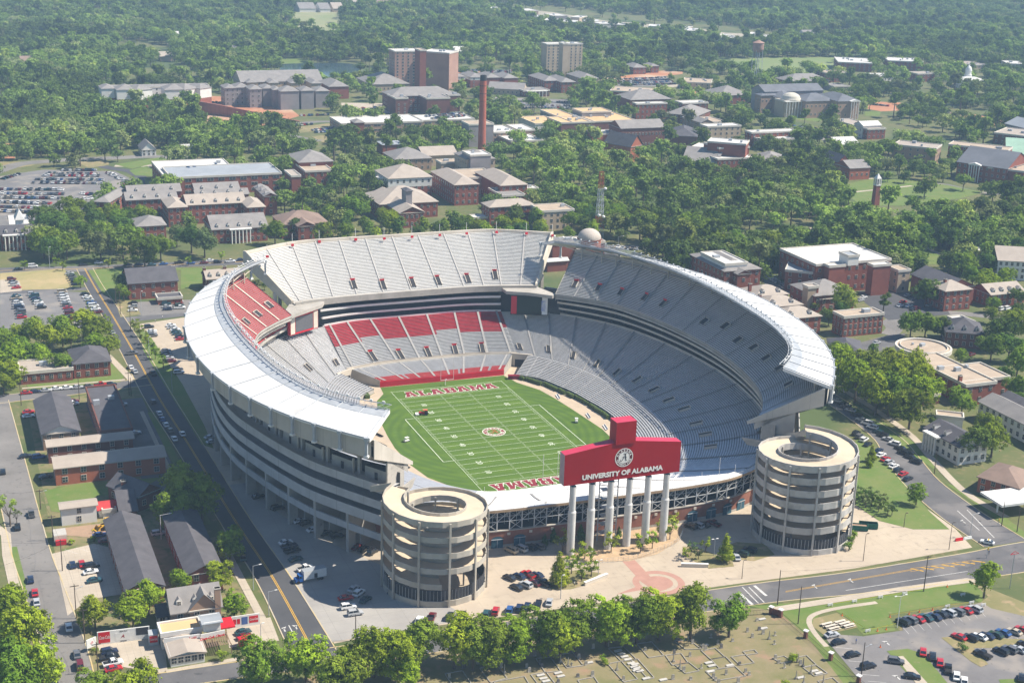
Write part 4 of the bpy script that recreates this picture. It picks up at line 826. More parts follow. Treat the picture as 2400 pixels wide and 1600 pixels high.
# ================================================================ GOALS, HEDGES, FIELD THINGS
def goal(y, s, label):
    t = thing('goal_post', label, 'goal post', 'goal posts', (0, y, 0)); mb = MB(); mb.tube((0, s*2.2, 0), (0, s*2.2, 2.6), .18, 8); mb.build('padded_base', redpad if s < 0 else white, t)
    mb = MB(); mb.tube((0, s*2.2, 2.5), (0, s*1.2, 3.05), .1, 6); mb.tube((0, s*1.2, 3.05), (0, 0, 3.05), .1, 6); mb.tube((-2.82, 0, 3.05), (2.82, 0, 3.05), .09, 6); mb.build('crossbar', white, t)
    for x in (-2.82, 2.82): mb = MB(); mb.tube((x, 0, 3.05), (x, 0, 12.2), .08, 6); mb.build('upright', white, t)
goal(54.9, 1, 'white goal post in front of the red end wall'); goal(-54.9, -1, 'tall white goal post beside the crimson sign')
hedge_m = mat('hedge_leaves', (.075, .11, .02), (.04, .065, .012), 2.2, det=8)
def hedge(a, b, wd, h, label, group='hedges along the foot of the right stand', name='hedge'):
    a = Vector(a); b = Vector(b); mb = MB(); u = unit(a, b); L = (b-a).length; nx = max(3, int(L/.5)); rr = random.Random(int(a.x*7+a.y*3))
    jit = lambda: (rr.random()-.5)*.22
    v = Vector((-u.y, u.x)); rows = []
    for q, z in ((-wd/2, 0), (-wd/2, h*.5), (-wd/2, h*.93), (-wd*.3, h), (wd*.3, h), (wd/2, h*.93), (wd/2, h*.5), (wd/2, 0)):
        rows.append([(a.x+u.x*L*i/nx+v.x*(q+jit()), a.y+u.y*L*i/nx+v.y*(q+jit()), z+(jit() if z else 0)) for i in range(nx+1)])
    mb.grid(rows)
    for k in (0, nx): mb.face([r[k] for r in rows])
    return tag(mb.build(name, hedge_m), label, 'hedge', group)
HB = [(560, 690, 70, 100), (730, 1010, 110, 190), (1060, 1310, 200, 300), (1330, 1440, 310, 360), (1490, 1610, 380, 430), (1640, 1890, 440, 560), (1900, 2030, 590, 660), (2000, 2140, 660, 730), (2150, 2240, 740, 810)]
for i, (x0, x1, y0, y1) in enumerate(HB):
    a = G(1140+x0/7.84, 870+(y0+38)/7.84, .5); b = G(1140+x1/7.84, 870+(y1+52)/7.84, .5); hedge(a.xy, b.xy, 1.3, 1.6, 'clipped green hedge at the foot of the right stand, %s from the far end' % ordn(i))
for i, (x0, y0, x1, y1) in enumerate([(943, 1108, 951, 1116), (962, 1118, 972, 1126), (979, 1123, 1010, 1137)]):
    a = G(x0, y0, .5); b = G(x1, y1, .5); hedge(a.xy, b.xy, 1.2, 1.3, 'low green hedge inside the near left field corner, %s from the left' % ordn(i), 'hedges in the near left field corner')
hedge(G(856, 925).xy, G(862, 935).xy, 2, 1.5, 'green hedge clump by the far left tunnel', None)
for i, (px, py) in enumerate([(1307, 931), (1378, 976), (1418, 1003)]):
    c = G(px, py); mb = MB(); mb.box(c, (.2, 1), 2.6, .4, .35, .45); mb.box((c.x+.45, c.y), (.2, 1), 2.6, .06, .45, .95)
    for q in (-2, 0, 2): mb.box((c.x, c.y+q), (1, 0), .3, .05, .05, .4)
    tag(mb.build('team_bench', white), 'white team bench on the right sideline, %s from the far end' % ordn(i), 'bench', 'team benches on the right sideline')
for i, (px, py) in enumerate([(889, 1020), (897, 1043), (915, 1064), (930, 1078), (951, 1093)]):
    c = G(px, py); mb = MB(); mb.box(c, (-.35, 1), 2.2, .4, .35, .45); mb.box((c.x-.45, c.y), (-.35, 1), 2.2, .06, .45, .95); mb.box(c, (-.35, 1), 1.9, .3, .08, .3)
    tag(mb.build('team_bench', darkc), 'dark team bench on the left sideline, %s from the far end' % ordn(i), 'bench', 'team benches on the left sideline')
c = G(1204, 888); mb = MB(); mb.box(c, (1, -.25), 2.3, .9, .08, 1.7); mb.box(c, (1, -.25), 2.4, 1, 1.7, 1.8); tag(mb.build('equipment_crate', mat('maroon_crate', (.22, .01, .03), None, 1)), 'dark red equipment crate by the far right field corner', 'crate')
# lawn tractor, utility carts and people
def wheel(t, x, y, r, w_=.25, name='wheel'):
    mb = MB(); mb.tube((x, y-w_/2, r), (x, y+w_/2, r), r, 12); mb.build(name, black, t)
def tractor():
    c = G(993, 972); t = thing('tractor', 'red and white tractor working on the left part of the field', 'tractor', loc=(c.x, c.y, .1), rz=2.9)
    mb = MB(); mb.box((.9, 0), (1, 0), 1.0, .45, .55, 1.25); mb.box((-.7, 0), (1, 0), .8, .55, .5, .9); mb.build('body', redpad, t)
    mb = MB(); mb.box((-.6, 0), (1, 0), .9, .75, 2.0, 2.1); mb.build('canopy', mat('orange_canopy', (.55, .12, .05), None, 1), t)
    mb = MB()
    for x in (-1.3, .1):
        for y in (-.6, .6): mb.tube((x, y, .8), (x, y, 2.0), .04, 4)
    mb.build('canopy_post', black, t)
    for x, y, r in ((-1, -.8, .75), (-1, .8, .75), (1.4, -.6, .45), (1.4, .6, .45)): wheel(t, x, y, r, .35)
    mb = MB(); mb.box((2.6, 0), (1, 0), .7, 1.3, .25, .6); mb.box((2.0, 0), (1, 0), .5, .1, .4, .6); mb.build('mower_deck', white, t)
tractor()
def cart(px, py, rz, lab):
    c = G(px, py); t = thing('utility_cart', lab, 'cart', None, (c.x, c.y, .1), rz)
    mb = MB(); mb.box((0, 0), (1, 0), 1.1, .55, .3, .65); mb.box((-.7, 0), (1, 0), .4, .5, .65, 1.0); mb.build('body', white, t); mb = MB(); mb.box((.1, 0), (1, 0), .8, .6, 1.65, 1.72); 
    mb.build('roof', white, t); mb = MB()
    for x in (-.6, .8):
        for y in (-.5, .5): mb.tube((x, y, .6), (x, y, 1.66), .03, 4)
    mb.build('roof_post', greym, t)
    for x in (-.7, .75):
        for y in (-.5, .5): wheel(t, x, y, .25, .18)
cart(953, 1035, .3, 'small white cart on the grass left of the field lines'); cart(1351, 990, 1.2, 'small white cart on the grass right of the field lines')
def person(loc, shirt, trousers, lab, rz=0, walk=.15):
    me = bpy.data.meshes.new('person'); V = [(0, 0, .95), (0, 0, 1.15), (0, 0, 1.42), (0, 0, 1.5), (0, .01, 1.6), (0, .02, 1.74), (.2, 0, 1.4), (.27, .03, 1.14), (.27, .12, .9), (-.2, 0, 1.4), (-.27, -.02, 1.14), (-.27, .02, .88), (.1, 0, .88), (.11, walk, .5), (.11, walk*.7, .08), (.11, walk+.14, .05), (-.1, 0, .88), (-.11, -walk*.6, .5), (-.11, -walk*1.3, .08), (-.11, -walk*1.2+.13, .05)]
    E_ = [(0, 1), (1, 2), (2, 3), (3, 4), (4, 5), (2, 6), (6, 7), (7, 8), (2, 9), (9, 10), (10, 11), (0, 12), (12, 13), (13, 14), (14, 15), (0, 16), (16, 17), (17, 18), (18, 19)]
    R_ = [.14, .14, .15, .06, .1, .09, .065, .05, .035, .065, .05, .035, .09, .065, .045, .04, .09, .065, .045, .04]
    me.from_pydata(V, E_, []); o = link('person', me)
    o.modifiers.new('s', 'SKIN')
    for i, r in enumerate(R_): me.skin_vertices[0].data[i].radius = (r, r*.8)
    me.skin_vertices[0].data[0].use_root = True; o.modifiers.new('u', 'SUBSURF').levels = 1
    m2 = bpy.data.meshes.new_from_object(o.evaluated_get(bpy.context.evaluated_depsgraph_get())); bpy.data.objects.remove(o)
    o = link('person', m2); m2.materials.clear()
    for c, n_ in (((.42, .25, .17), 'skin'), (shirt, 'cloth_%d' % (hash(shirt) % 997)), (trousers, 'trouser_%d' % (hash(trousers) % 997)), ((.05, .03, .02), 'hair')): m2.materials.append(mat(n_, c, None, 5))
    for p in m2.polygons:
        z = p.center.z; x = abs(p.center.x); p.material_index = 2 if z < .93 and x < .24 else 1 if (z < 1.5 and z > (.93 if x < .22 else 1.12)) else 3 if (z > 1.66 or (p.center.y < -.03 and z > 1.5)) else 0
        p.use_smooth = True
    o.location = loc; o.rotation_euler = (0, 0, rz); return tag(o, lab, 'person', None)
for px, py, sh, tr, lab, rz, z in ((908, 1393, (.6, .6, .6), (.05, .08, .2), 'person in a pale shirt by the foot of the left ramp tower', 1, .05), (2006, 1508, (.08, .12, .3), (.05, .05, .07), 'person in a blue shirt walking in the car park by the cemetery fence', .3, .05), (2317, 1300, (.06, .08, .15), (.04, .04, .05), 'person in dark clothes crossing the street at the junction', 2, .06), (1346, 1373, (.6, .6, .55), (.2, .17, .12), 'person in pale clothes beside the tapered plaza tree', 0, .05),
    (217, 1250, (.75, .7, .05), (.05, .06, .12), 'worker in a yellow vest in front of the yellow loader', 0, .05), (364, 756, (.5, .5, .5), (.06, .06, .07), 'person in a grey shirt on the concrete lot left of the stadium', 2, .05), (381, 747, (.7, .68, .65), (.1, .1, .14), 'person in a white shirt on the concrete lot left of the stadium', 1, .05)):
    c = G(px, py); person((c.x, c.y, z), sh, tr, lab, rz)
# ================================================================ BUILDINGS
WM = {'b': mat('red_brick', (.27, .085, .055), (.20, .065, .045), .12, det=9, coord='World'), 'd': mat('dark_brick', (.19, .075, .055), (.14, .055, .042), .12, det=9, coord='World'), 'o': mat('orange_brick', (.40, .13, .07), (.32, .10, .055), .15, det=9, coord='World'),
      'q': mat('pinkish_brick', (.40, .235, .175), (.33, .19, .145), .1, coord='World'), 't': mat('tan_wall', (.48, .38, .27), (.40, .31, .22), .1, coord='World'), 'w': mat('white_wall', (.72, .70, .66), (.62, .60, .56), .15, coord='World'), 'g': mat('grey_wall', (.30, .27, .27), (.24, .22, .22), .1, coord='World'), 'p': mat('pale_brown_brick', (.36, .24, .17), (.30, .2, .14), .1, coord='World')}
RM = {'g': mat('grey_shingles', (.27, .25, .235), (.21, .195, .185), .2, det=9, coord='World'), 'd': mat('dark_shingles', (.105, .10, .11), (.075, .072, .08), .25, det=9, coord='World'), 't': mat('tan_gravel_roof', (.45, .36, .27), (.36, .285, .215), .15, det=9, coord='World'), 'w': mat('white_membrane', (.62, .605, .575), (.50, .485, .455), .05, det=9, coord='World'),
      'o': mat('ochre_roof', (.62, .42, .22), (.55, .37, .19), .03, det=9, coord='World'), 'b': mat('brown_shingles', (.27, .19, .15), (.21, .15, .12), .2, det=9, coord='World'), 'm': mat('metal_roof', (.34, .36, .38), (.27, .29, .31), .08, det=8, coord='World', rough=.6), 'n': mat('green_metal_roof', (.33, .50, .38), None, .1, coord='World'), 'k': mat('beige_roof', (.40, .345, .29), (.34, .29, .245), .2, coord='World', det=9), 's': mat('slate_roof', (.16, .165, .185), (.12, .125, .14), .1, coord='World'), 'r': mat('red_metal_roof', (.50, .05, .05), None, .3, coord='World')}
trim = mat('stone_trim', (.62, .58, .50), (.52, .48, .42), .2, coord='World')
winm = {}
def win_mesh(wd, hg):
    k = (round(wd, 1), round(hg, 1))
    if k not in winm:
        mb = MB(); mb.box((0, 0), (1, 0), wd/2+.14, .07, -.14, hg+.14, 0); mb.box((0, -.05), (1, 0), wd/2, .06, 0, hg, 1); mb.box((0, -.06), (1, 0), .04, .07, 0, hg, 0); mb.box((0, -.06), (1, 0), wd/2, .07, hg/2-.04, hg/2+.04, 0)
        winm[k] = mb.mesh('window', [trim, glass])
    return winm[k]
FOOT = []; LAND = []
def rectf(t, A, B, C, h, left=False):
    a = K(t, *A, h); b = K(t, *B, h); c = K(t, *C, h); u = (b-a); u.z = 0; L = u.length; u.normalize()
    if abs(u.y) < .42: u = Vector((1 if u.x > 0 else -1, 0, 0)); L = max(4, (b-a).dot(u))
    elif abs(u.x) < .42: u = Vector((0, 1 if u.y > 0 else -1, 0)); L = max(4, (b-a).dot(u))
    v = Vector((-u.y, u.x, 0)); D = (c-(a if left else b)).dot(v)
    return a.xy.to_3d(), u, v, L, max(D, 3)
BN = 0
def bld(name, label, cat_, blocks, group=None, wins=True, cap=100):
    global BN; BN += 1
    a0, u0, v0, L0, D0 = rectf(*blocks[0][:5], left=blocks[0][6].get('L', False)); c0 = a0+u0*L0/2+v0*D0/2
    T = thing(name, label, cat_, group, (c0.x, c0.y, 0)); off = Vector((-c0.x, -c0.y, 0)); nw = 0; rr = random.Random(BN); LAND.append((c0.x, c0.y, label))
    for bi_, (t, A, B, C, h, rk, o) in enumerate(blocks):
        h = h+.037*bi_
        a, u, v, L, D = rectf(t, A, B, C, h, o.get('L', False)); z0 = o.get('z0', 0)
        if 'D' in o: D = o['D']
        FOOT.append((a.x, a.y, u.x, u.y, L, D)); a = a+off
        P = lambda s, d, z: a+u*s+v*d+Vector((0, 0, z))
        q = lambda s0, s1, d0, d1: [tuple(P(s, d, 0).xy) for s, d in ((s0, d0), (s1, d0), (s1, d1), (s0, d1))]
        wm = WM[o.get('w', 'b')]; rm = RM[rk[1]]; kind = rk[0]; band = o.get('band')
        mb = MB(); mb.prism(q(0, L, 0, D), z0, h, 0, bottom=False)
        if band: mb.prism(q(-.06, L+.06, -.06, D+.06), h*band, h-.02, 1, bottom=False)
        mb.build('wall', [wm, WM['w']], T)
        if kind == 'F':
            mb = MB(); e = .35; mb.prism(q(-e, L+e, -e, D+e), h-.7, h+.05, 0); 
            for s0, s1, d0, d1 in ((-e, L+e, -e, .15), (-e, L+e, D-.15, D+e), (-e, .15, .15, D-.15), (L-.15, L+e, .15, D-.15)): mb.prism(q(s0, s1, d0, d1), h+.05, h+.65, 0)
            mb.build('cornice', trim if not o.get('ct') else WM[o['ct']], T); mb = MB(); mb.face([P(s, d, h+.09) for s, d in ((.15, .15), (L-.15, .15), (L-.15, D-.15), (.15, D-.15))]); rf = mb.build('roof', rm, T)
            if L*D > 120 and not o.get('nou'):
                for i in range(min(5, 1+int(L*D/500))):
                    s = L*(.15+.7*rr.random()); d = D*(.2+.6*rr.random()); mb = MB(); k = .6+rr.random()*1.2; mb.prism(q(s-k, s+k, d-k*.7, d+k*.7), h+.09, h+1.2+rr.random(), 0); mb.build('rooftop_unit', greym, rf)
        elif kind == 'H' or kind == 'G' or kind == 'X':
            e = .6; pit = o.get('pit', .42); 
            if kind == 'X': W_ = L; rl = D
            else: W_ = min(L, D); rl = L
            rz = h+(W_/2+e)*pit; mb = MB(); z1 = h-.12
            E4 = [P(-e, -e, z1), P(L+e, -e, z1), P(L+e, D+e, z1), P(-e, D+e, z1)]
            if kind == 'H':
                if L >= D: R1, R2 = P(D/2, D/2, rz), P(L-D/2, D/2, rz)
                else: R1, R2 = P(L/2, L/2, rz), P(L/2, D-L/2, rz)
                if L >= D: fs = [(E4[0], E4[1], R2, R1), (E4[1], E4[2], R2), (E4[2], E4[3], R1, R2), (E4[3], E4[0], R1)]
                else: fs = [(E4[0], E4[1], R1), (E4[1], E4[2], R2, R1), (E4[2], E4[3], R2), (E4[3], E4[0], R1, R2)]
                for f in fs: mb.face(f)
                flat_ = o.get('deck')
                if flat_ and L >= D: pass
            elif kind == 'G':
                rz = h+(D/2+e)*pit; R1, R2 = P(-e, D/2, rz), P(L+e, D/2, rz); mb.face((E4[0], E4[1], R2, R1)); mb.face((E4[2], E4[3], R1, R2))
                for s_ in (0, L): g = MB(); g.face([P(s_, 0, h), P(s_, D, h), P(s_, D/2, rz-.3)]); g.build('gable', WM[o.get('gw', o.get('w', 'b'))], T)
            else:
                rz = h+(L/2+e)*pit; R1, R2 = P(L/2, -e, rz), P(L/2, D+e, rz); mb.face((E4[1], E4[2], R2, R1)); mb.face((E4[3], E4[0], R1, R2))
                for d_ in (0, D): g = MB(); g.face([P(0, d_, h), P(L, d_, h), P(L/2, d_, rz-.3)]); g.build('gable', WM[o.get('gw', o.get('w', 'b'))], T)
            for i in range(4): mb.face([E4[i], E4[(i+1) % 4], E4[(i+1) % 4]-Vector((0, 0, .3)), E4[i]-Vector((0, 0, .3))])
            rf = mb.build('roof', rm, T); mb = MB(); mb.prism(q(-.3, L+.3, -.3, D+.3), h-.55, h-.14, 0); mb.build('cornice', trim, T)
            n = o.get('dorm', 0)
            for i in range(n):
                s = L*(i+.5)/n if kind != 'X' else None; dd = 1.6; zb = h+dd*pit*.9
                if kind == 'X':
                    d = D*(i+.5)/n; c = P(1.6, d, 0); uu = (v.x, v.y); back = u
                else: c = P(s, dd, 0); uu = (u.x, u.y); back = v
                g = MB(); bw = .8; f0 = c-back*.4; mb2 = g
                A4 = [f0+Vector((uu[0], uu[1], 0))*sg*bw for sg in (-1, 1)]; B4 = [p+back*2.6 for p in A4]
                for p_, q_ in ((A4[0], A4[1]), (A4[1], B4[1]), (B4[0], A4[0])): g.face([p_+Vector((0, 0, zb-.4)), q_+Vector((0, 0, zb-.4)), q_+Vector((0, 0, zb+1.4)), p_+Vector((0, 0, zb+1.4))], 0)
                m0 = (A4[0]+A4[1])/2; m1 = (B4[0]+B4[1])/2; g.face([A4[0]+Vector((0, 0, zb+1.4)), m0+Vector((0, 0, zb+2.1)), m1+Vector((0, 0, zb+2.1)), B4[0]+Vector((0, 0, zb+1.4))], 1); g.face([A4[1]+Vector((0, 0, zb+1.4)), m0+Vector((0, 0, zb+2.1)), m1+Vector((0, 0, zb+2.1)), B4[1]+Vector((0, 0, zb+1.4))], 1); g.face([A4[0]+Vector((0, 0, zb+1.4)), A4[1]+Vector((0, 0, zb+1.4)), m0+Vector((0, 0, zb+2.1))], 0)
                dm = g.build('dormer', [WM['w'], rm], rf); wo = link('window', win_mesh(.8, 1.1), dm); wo.location = f0+Vector((0, 0, zb+.1))-back*.05; wo.rotation_euler = (0, 0, math.atan2(uu[1], uu[0]))
        for cf in o.get('ch', ()):
            p = P(L*cf[0], D*cf[1], 0); mb = MB(); mb.box(p, (u.x, u.y), .8, .55, 0, h+o.get('chh', 4.5), 0); mb.box(p, (u.x, u.y), .9, .65, h+o.get('chh', 4.5)-.3, h+o.get('chh', 4.5), 1); mb.build('chimney', [wm if o.get('w') != 'w' else WM['b'], trim], T)
        if o.get('col'):                                  # portico columns across part of the front
            f0, f1, n = o['col']; mb = MB(); zt = h-.6
            mb.prism(q(L*f0, L*f1, -2.8, 0), zt, zt+.6, 0); e0, e1 = P(L*f0, -2.8, zt+.6), P(L*f1, -2.8, zt+.6); mid = (e0+e1)/2+Vector((0, 0, L*(f1-f0)*.14)); bk = v*3.2
            if not o.get('nop'): mb.face([e0, e1, mid]); mb.face([e0, mid, mid+bk, e0+bk]); mb.face([e1, mid, mid+bk, e1+bk])
            mb.build('portico', WM['w'], T)
            for i in range(n): p = P(L*(f0+(f1-f0)*(i+.5)/n), -2.4, 0); c_ = MB(); c_.tube((p.x, p.y, 0), (p.x, p.y, zt), .38, 10); c_.build('column', WM['w'], T)
        if wins and not o.get('nw'):
            fl = o.get('fl', max(1, round((h-z0)/3.9))); ws = o.get('ws', 4.0); wd = o.get('wd', 1.3); fh = (h-z0-.6)/fl; hg = min(o.get('wh', 1.8), fh*.62); me = win_mesh(wd, hg)
            for p0, d_, ln, nn in ((P(0, 0, 0), u, L, -v), (P(L, 0, 0), v, D, u), (P(0, D, 0), -v, D, -u)):
                wp = p0+Vector((c0.x, c0.y, 0))+d_*ln/2
                if (Vector(CP)-wp).dot(nn) <= 0: continue
                n = max(1, int(ln/ws))
                for f in range(fl):
                    for i in range(n):
                        if nw >= cap: break
                        s = ln*(i+.5)/n; wo = link('window', me, T); wo.location = p0+d_*s+nn*.04+Vector((0, 0, z0+.7+f*fh+(fh-hg)*.35)); wo.rotation_euler = (0, 0, math.atan2(d_.y, d_.x)); nw += 1
    return T
# ---- near left block
B = bld
B('apartment_block', 'low dark roofed two storey brick apartment block parallel to the avenue, nearest the tudor house', 'apartment block', [(7, (860, 935), (1110, 890), (970, 545), 6.5, 'Xd', dict(w='b', fl=2, ws=5, pit=.42, D=50))])
B('apartment_block', 'dark roofed brick apartment block partly shaded, between the avenue and the other long roof', 'apartment block', [(7, (1275, 830), (1510, 790), (1400, 560), 6.5, 'Xd', dict(w='b', fl=2, ws=5, pit=.42, D=44))])
T_ = B('tudor_house', 'brick house with steep grey roof, pointed dormers and tall chimney behind the diner', 'house', [(7, (1170, 1090), (1490, 1010), (1575, 900), 6.5, 'Gg', dict(w='p', fl=2, ws=3.4, pit=.9, dorm=3, ch=[(.93, -.05)], chh=6, D=10)), (7, (1290, 1075), (1480, 1025), (1500, 950), 6.6, 'Xg', dict(w='p', fl=2, ws=3, pit=1.0)), (7, (1080, 1110), (1165, 1090), (1150, 1010), 3.6, 'Gd', dict(w='w', fl=1, ws=1.8))])
B('brick_apartments', 'long two storey orange brick building with white windows, half in the stadium shadow', 'apartment block', [(7, (375, 105), (1125, 25), (1110, -50), 6.6, 'Gk', dict(w='o', fl=2, ws=5.5, wd=1.6, pit=.28))])
B('brick_apartments', 'long brick motel style building with open galleries, behind the orange brick one', 'apartment block', [(4, (325, 1498), (905, 1438), (880, 1395), 6.6, 'Gk', dict(w='d', fl=2, ws=4.5, pit=.25))])
B('brick_apartments', 'brick building running back along the shaded parking lot', 'apartment block', [(4, (690, 1400), (905, 1395), (790, 1160), 6.4, 'Fd', dict(w='b', fl=2, ws=4, ct='d', D=50))])
B('gabled_house', 'grey roofed brick apartment house with white gable end beside the side street', 'house', [(4, (290, 1415), (540, 1385), (440, 1225), 6.4, 'Xd', dict(w='p', fl=2, ws=4, pit=.4, gw='w', D=38))])
B('white_shed', 'two storey white sided building with sloping grey roof beside the lawn', 'building', [(7, (415, 380), (655, 352), (655, 310), 6.2, 'Gk', dict(w='w', fl=2, ws=16, pit=.2, wd=1.2))])
B('red_roof_shed', 'small white shed with a red roof', 'shed', [(7, (672, 385), (795, 370), (790, 320), 3.0, 'Gr', dict(w='w', nw=1, pit=.4)), (7, (700, 398), (775, 392), (770, 370), 2.6, 'Fw', dict(w='w', nw=1))])
B('gabled_house', 'brick house with blue grey hipped roof and chimney under the big tree', 'house', [(7, (940, 300), (1090, 240), (1010, 130), 5.5, 'Xd', dict(w='d', fl=1, ws=4, pit=.6, D=15)), (7, (820, 400), (930, 390), (900, 240), 3.6, 'Gd', dict(w='d', fl=1, ws=4, ch=[(.6, .8)], pit=.35))])
B('brick_hall', 'brick office house with dark hipped roof and lawn at the street corner', 'building', [(4, (500, 935), (755, 925), (650, 840), 6.8, 'Hd', dict(w='b', fl=2, ws=3.4, pit=.45, D=20)), (4, (140, 1000), (500, 985), (470, 910), 5.0, 'Fk', dict(w='b', fl=1, ws=3.4, D=15))])
B('brick_office', 'brick building with dark sloped roof and white cornice on the lawn left of the stadium', 'building', [(4, (875, 390), (1220, 385), (1220, 310), 8.5, 'Gd', dict(w='b', fl=2, ws=4.4, pit=.45, ch=[(.98, .5)], chh=5)), (4, (870, 445), (1060, 438), (1060, 415), 4, 'Fk', dict(w='b', fl=1)), (4, (1075, 495), (1245, 490), (1245, 460), 3, 'Fd', dict(w='o', fl=1, nw=1))])
B('brick_house', 'brick house with grey dormered roof and two chimneys behind the left stadium roof', 'house', [(4, (1408, 360), (1640, 345), (1610, 300), 6.5, 'Gk', dict(w='d', fl=2, ws=3, dorm=4, ch=[(0, .5), (.6, .5)]))])
# ---- diner
D_ = B('diner', 'small diner with red and white fascia, glazed front room and roof terrace', 'diner', [(7, (1100, 1240), (1380, 1215), (1520, 1120), 4.6, 'Fo', dict(w='w', nw=1, ct='w', L=False)), (7, (1385, 1160), (1500, 1140), (1490, 1085), 7.4, 'Gm', dict(w='w', nw=1, z0=4.6, pit=.1)), (7, (1160, 1385), (1392, 1350), (1360, 1210), 3.3, 'Xk', dict(w='w', fl=1, ws=1.7, wd=1.3, wh=2, pit=.15))])
def sign_board(name, label, t, a, b, z0, z1, col, parts=(), cat_='sign', group=None, depth=.15, legs=False):
    p = K(t, *a, z0); q = K(t, *b, z0); c = (p+q)/2; u = unit(p, q); T = thing(name, label, cat_, group, (c.x, c.y, 0), math.atan2(u.y, u.x)); h = (q-p).length/2
    mb = MB(); mb.box((0, 0), (1, 0), h, depth, z0, z1); mb.build('panel', col, T)
    if legs:
        for x in (-h*.8, h*.8): mb = MB(); mb.box((x, .1), (1, 0), .07, .07, 0, z0); mb.build('leg', greym, T)
    for kind, f0, f1, g0, g1, m_, txt, tm in parts:
        x0, x1 = -h+2*h*f0, -h+2*h*f1; za, zb = z0+(z1-z0)*g0, z0+(z1-z0)*g1
        if m_: mb = MB(); mb.box(((x0+x1)/2, -depth-.02), (1, 0), (x1-x0)/2, .02, za, zb); mb.build('poster', m_, T)
        if txt:
            me = text_mesh(txt, (zb-za)*.62, .01, .015, tm, shear=.3); wdt = max(v.co.x for v in me.vertices)-min(v.co.x for v in me.vertices); k = min(1, (x1-x0)*.9/wdt)
            for v in me.vertices: v.co.x *= k; v.co.y *= max(k, .7)
            put_text('lettering', me, T, ((x0+x1)/2, -depth-.06, (za+zb)/2), (1, 0, 0), (0, 0, 1))
    return T
cokered = mat('soda_red', (.60, .01, .02), None, .5, rough=.4)
sign_board('wall_sign', 'long white wall with a red soft drink poster and team notices beside the diner', 7, (665, 1305), (1020, 1262), .1, 3.9, white, [('p', .02, .24, .1, .95, cokered, 'Coca-Cola', white), ('p', .34, .62, .15, .75, white, 'A', crim), ('p', .34, .66, .78, .95, None, 'Game Times', black), ('p', .30, .68, .02, .12, None, 'WELCOME FANS', black), ('p', .74, .98, .4, .97, darkc, '', None)])
sign_board('wall_sign', 'white wall with red awning and small red posters at the right of the diner', 7, (1562, 1195), (1768, 1165), .1, 3.6, white, [('p', .12, .22, .3, .75, cokered, '', None), ('p', .25, .35, .3, .75, cokered, '', None), ('p', .40, .60, .2, .85, mat('blue_poster', (.08, .14, .35), None, 1), '', None), ('p', .65, .95, .25, .85, cokered, 'Coca-Cola', white)])
sign_board('drinks_kiosk', 'grey roofed kiosk with a red soft drink panel left of the diner', 7, (1012, 1298), (1078, 1290), .05, 3.4, greym, [('p', .1, .9, .3, .9, cokered, 'Coca-Cola', white)], 'kiosk', depth=1.6)
sign_board('street_sign', 'white leaning roadside sign at the street corner left of the diner', 7, (590, 1335), (655, 1308), 1.2, 3.8, white, [('p', .3, .7, .2, .8, None, 'O', cokered)], legs=True)
for (xa, ya), (xb, yb), z0_, z1_, m__ in (((1115, 1282), (1360, 1250), 3.2, 4.7, white), ((1365, 1255), (1530, 1222), 3.2, 4.7, white)):
    p_ = K(7, xa, ya, 3.9)-D_.location; q_ = K(7, xb, yb, 3.9)-D_.location; mb = MB(); mb.box((p_+q_)/2, unit(p_, q_), (q_-p_).length/2, .12, z0_, z1_); mb.build('fascia', m__, D_)
put_text('fascia_lettering', text_mesh('Roll Tide Roll!', 1.25, .04, .02, cokered, shear=.2), D_, K(7, 1240, 1262, 3.7)-D_.location+Vector((0, -.6, 0)), K(7, 1380, 1215)-K(7, 1100, 1240), (0, 0, 1))
pa_ = K(7, 1460, 1340)-D_.location; mb = MB()
for i_ in range(14): mb.box((pa_.x-4+i_*.6, pa_.y), (1, 0), .12, 3.6, 3.0, 3.15)
for x_ in (-4, 0, 4):
    for y_ in (-3.4, 3.4): mb.box((pa_.x+x_, pa_.y+y_), (1, 0), .1, .1, 0, 3.0)
mb.build('pergola', mat('weathered_wood', (.24, .16, .11), (.18, .12, .08), 1), D_)
aw_ = K(7, 1545, 1235)-D_.location; mb = MB(); mb.face([(aw_.x-2, aw_.y+2, 4.2), (aw_.x+1.6, aw_.y+2, 4.2), (aw_.x+2.2, aw_.y-1, 2.7), (aw_.x-2.2, aw_.y-1, 2.7)]); mb.face([(aw_.x-2.2, aw_.y-1, 2.7), (aw_.x+2.2, aw_.y-1, 2.7), (aw_.x+2.2, aw_.y-1, 2.3), (aw_.x-2.2, aw_.y-1, 2.3)]); mb.build('awning', cokered, D_)
put_text('fascia_lettering', text_mesh('Coca-Cola Classic', .95, .04, .03, cokered, shear=.4), D_, K(7, 1440, 1245, 3.9)-D_.location+Vector((0, -.8, 0)), K(7, 1520, 1200)-K(7, 1360, 1235), (0, 0, 1))
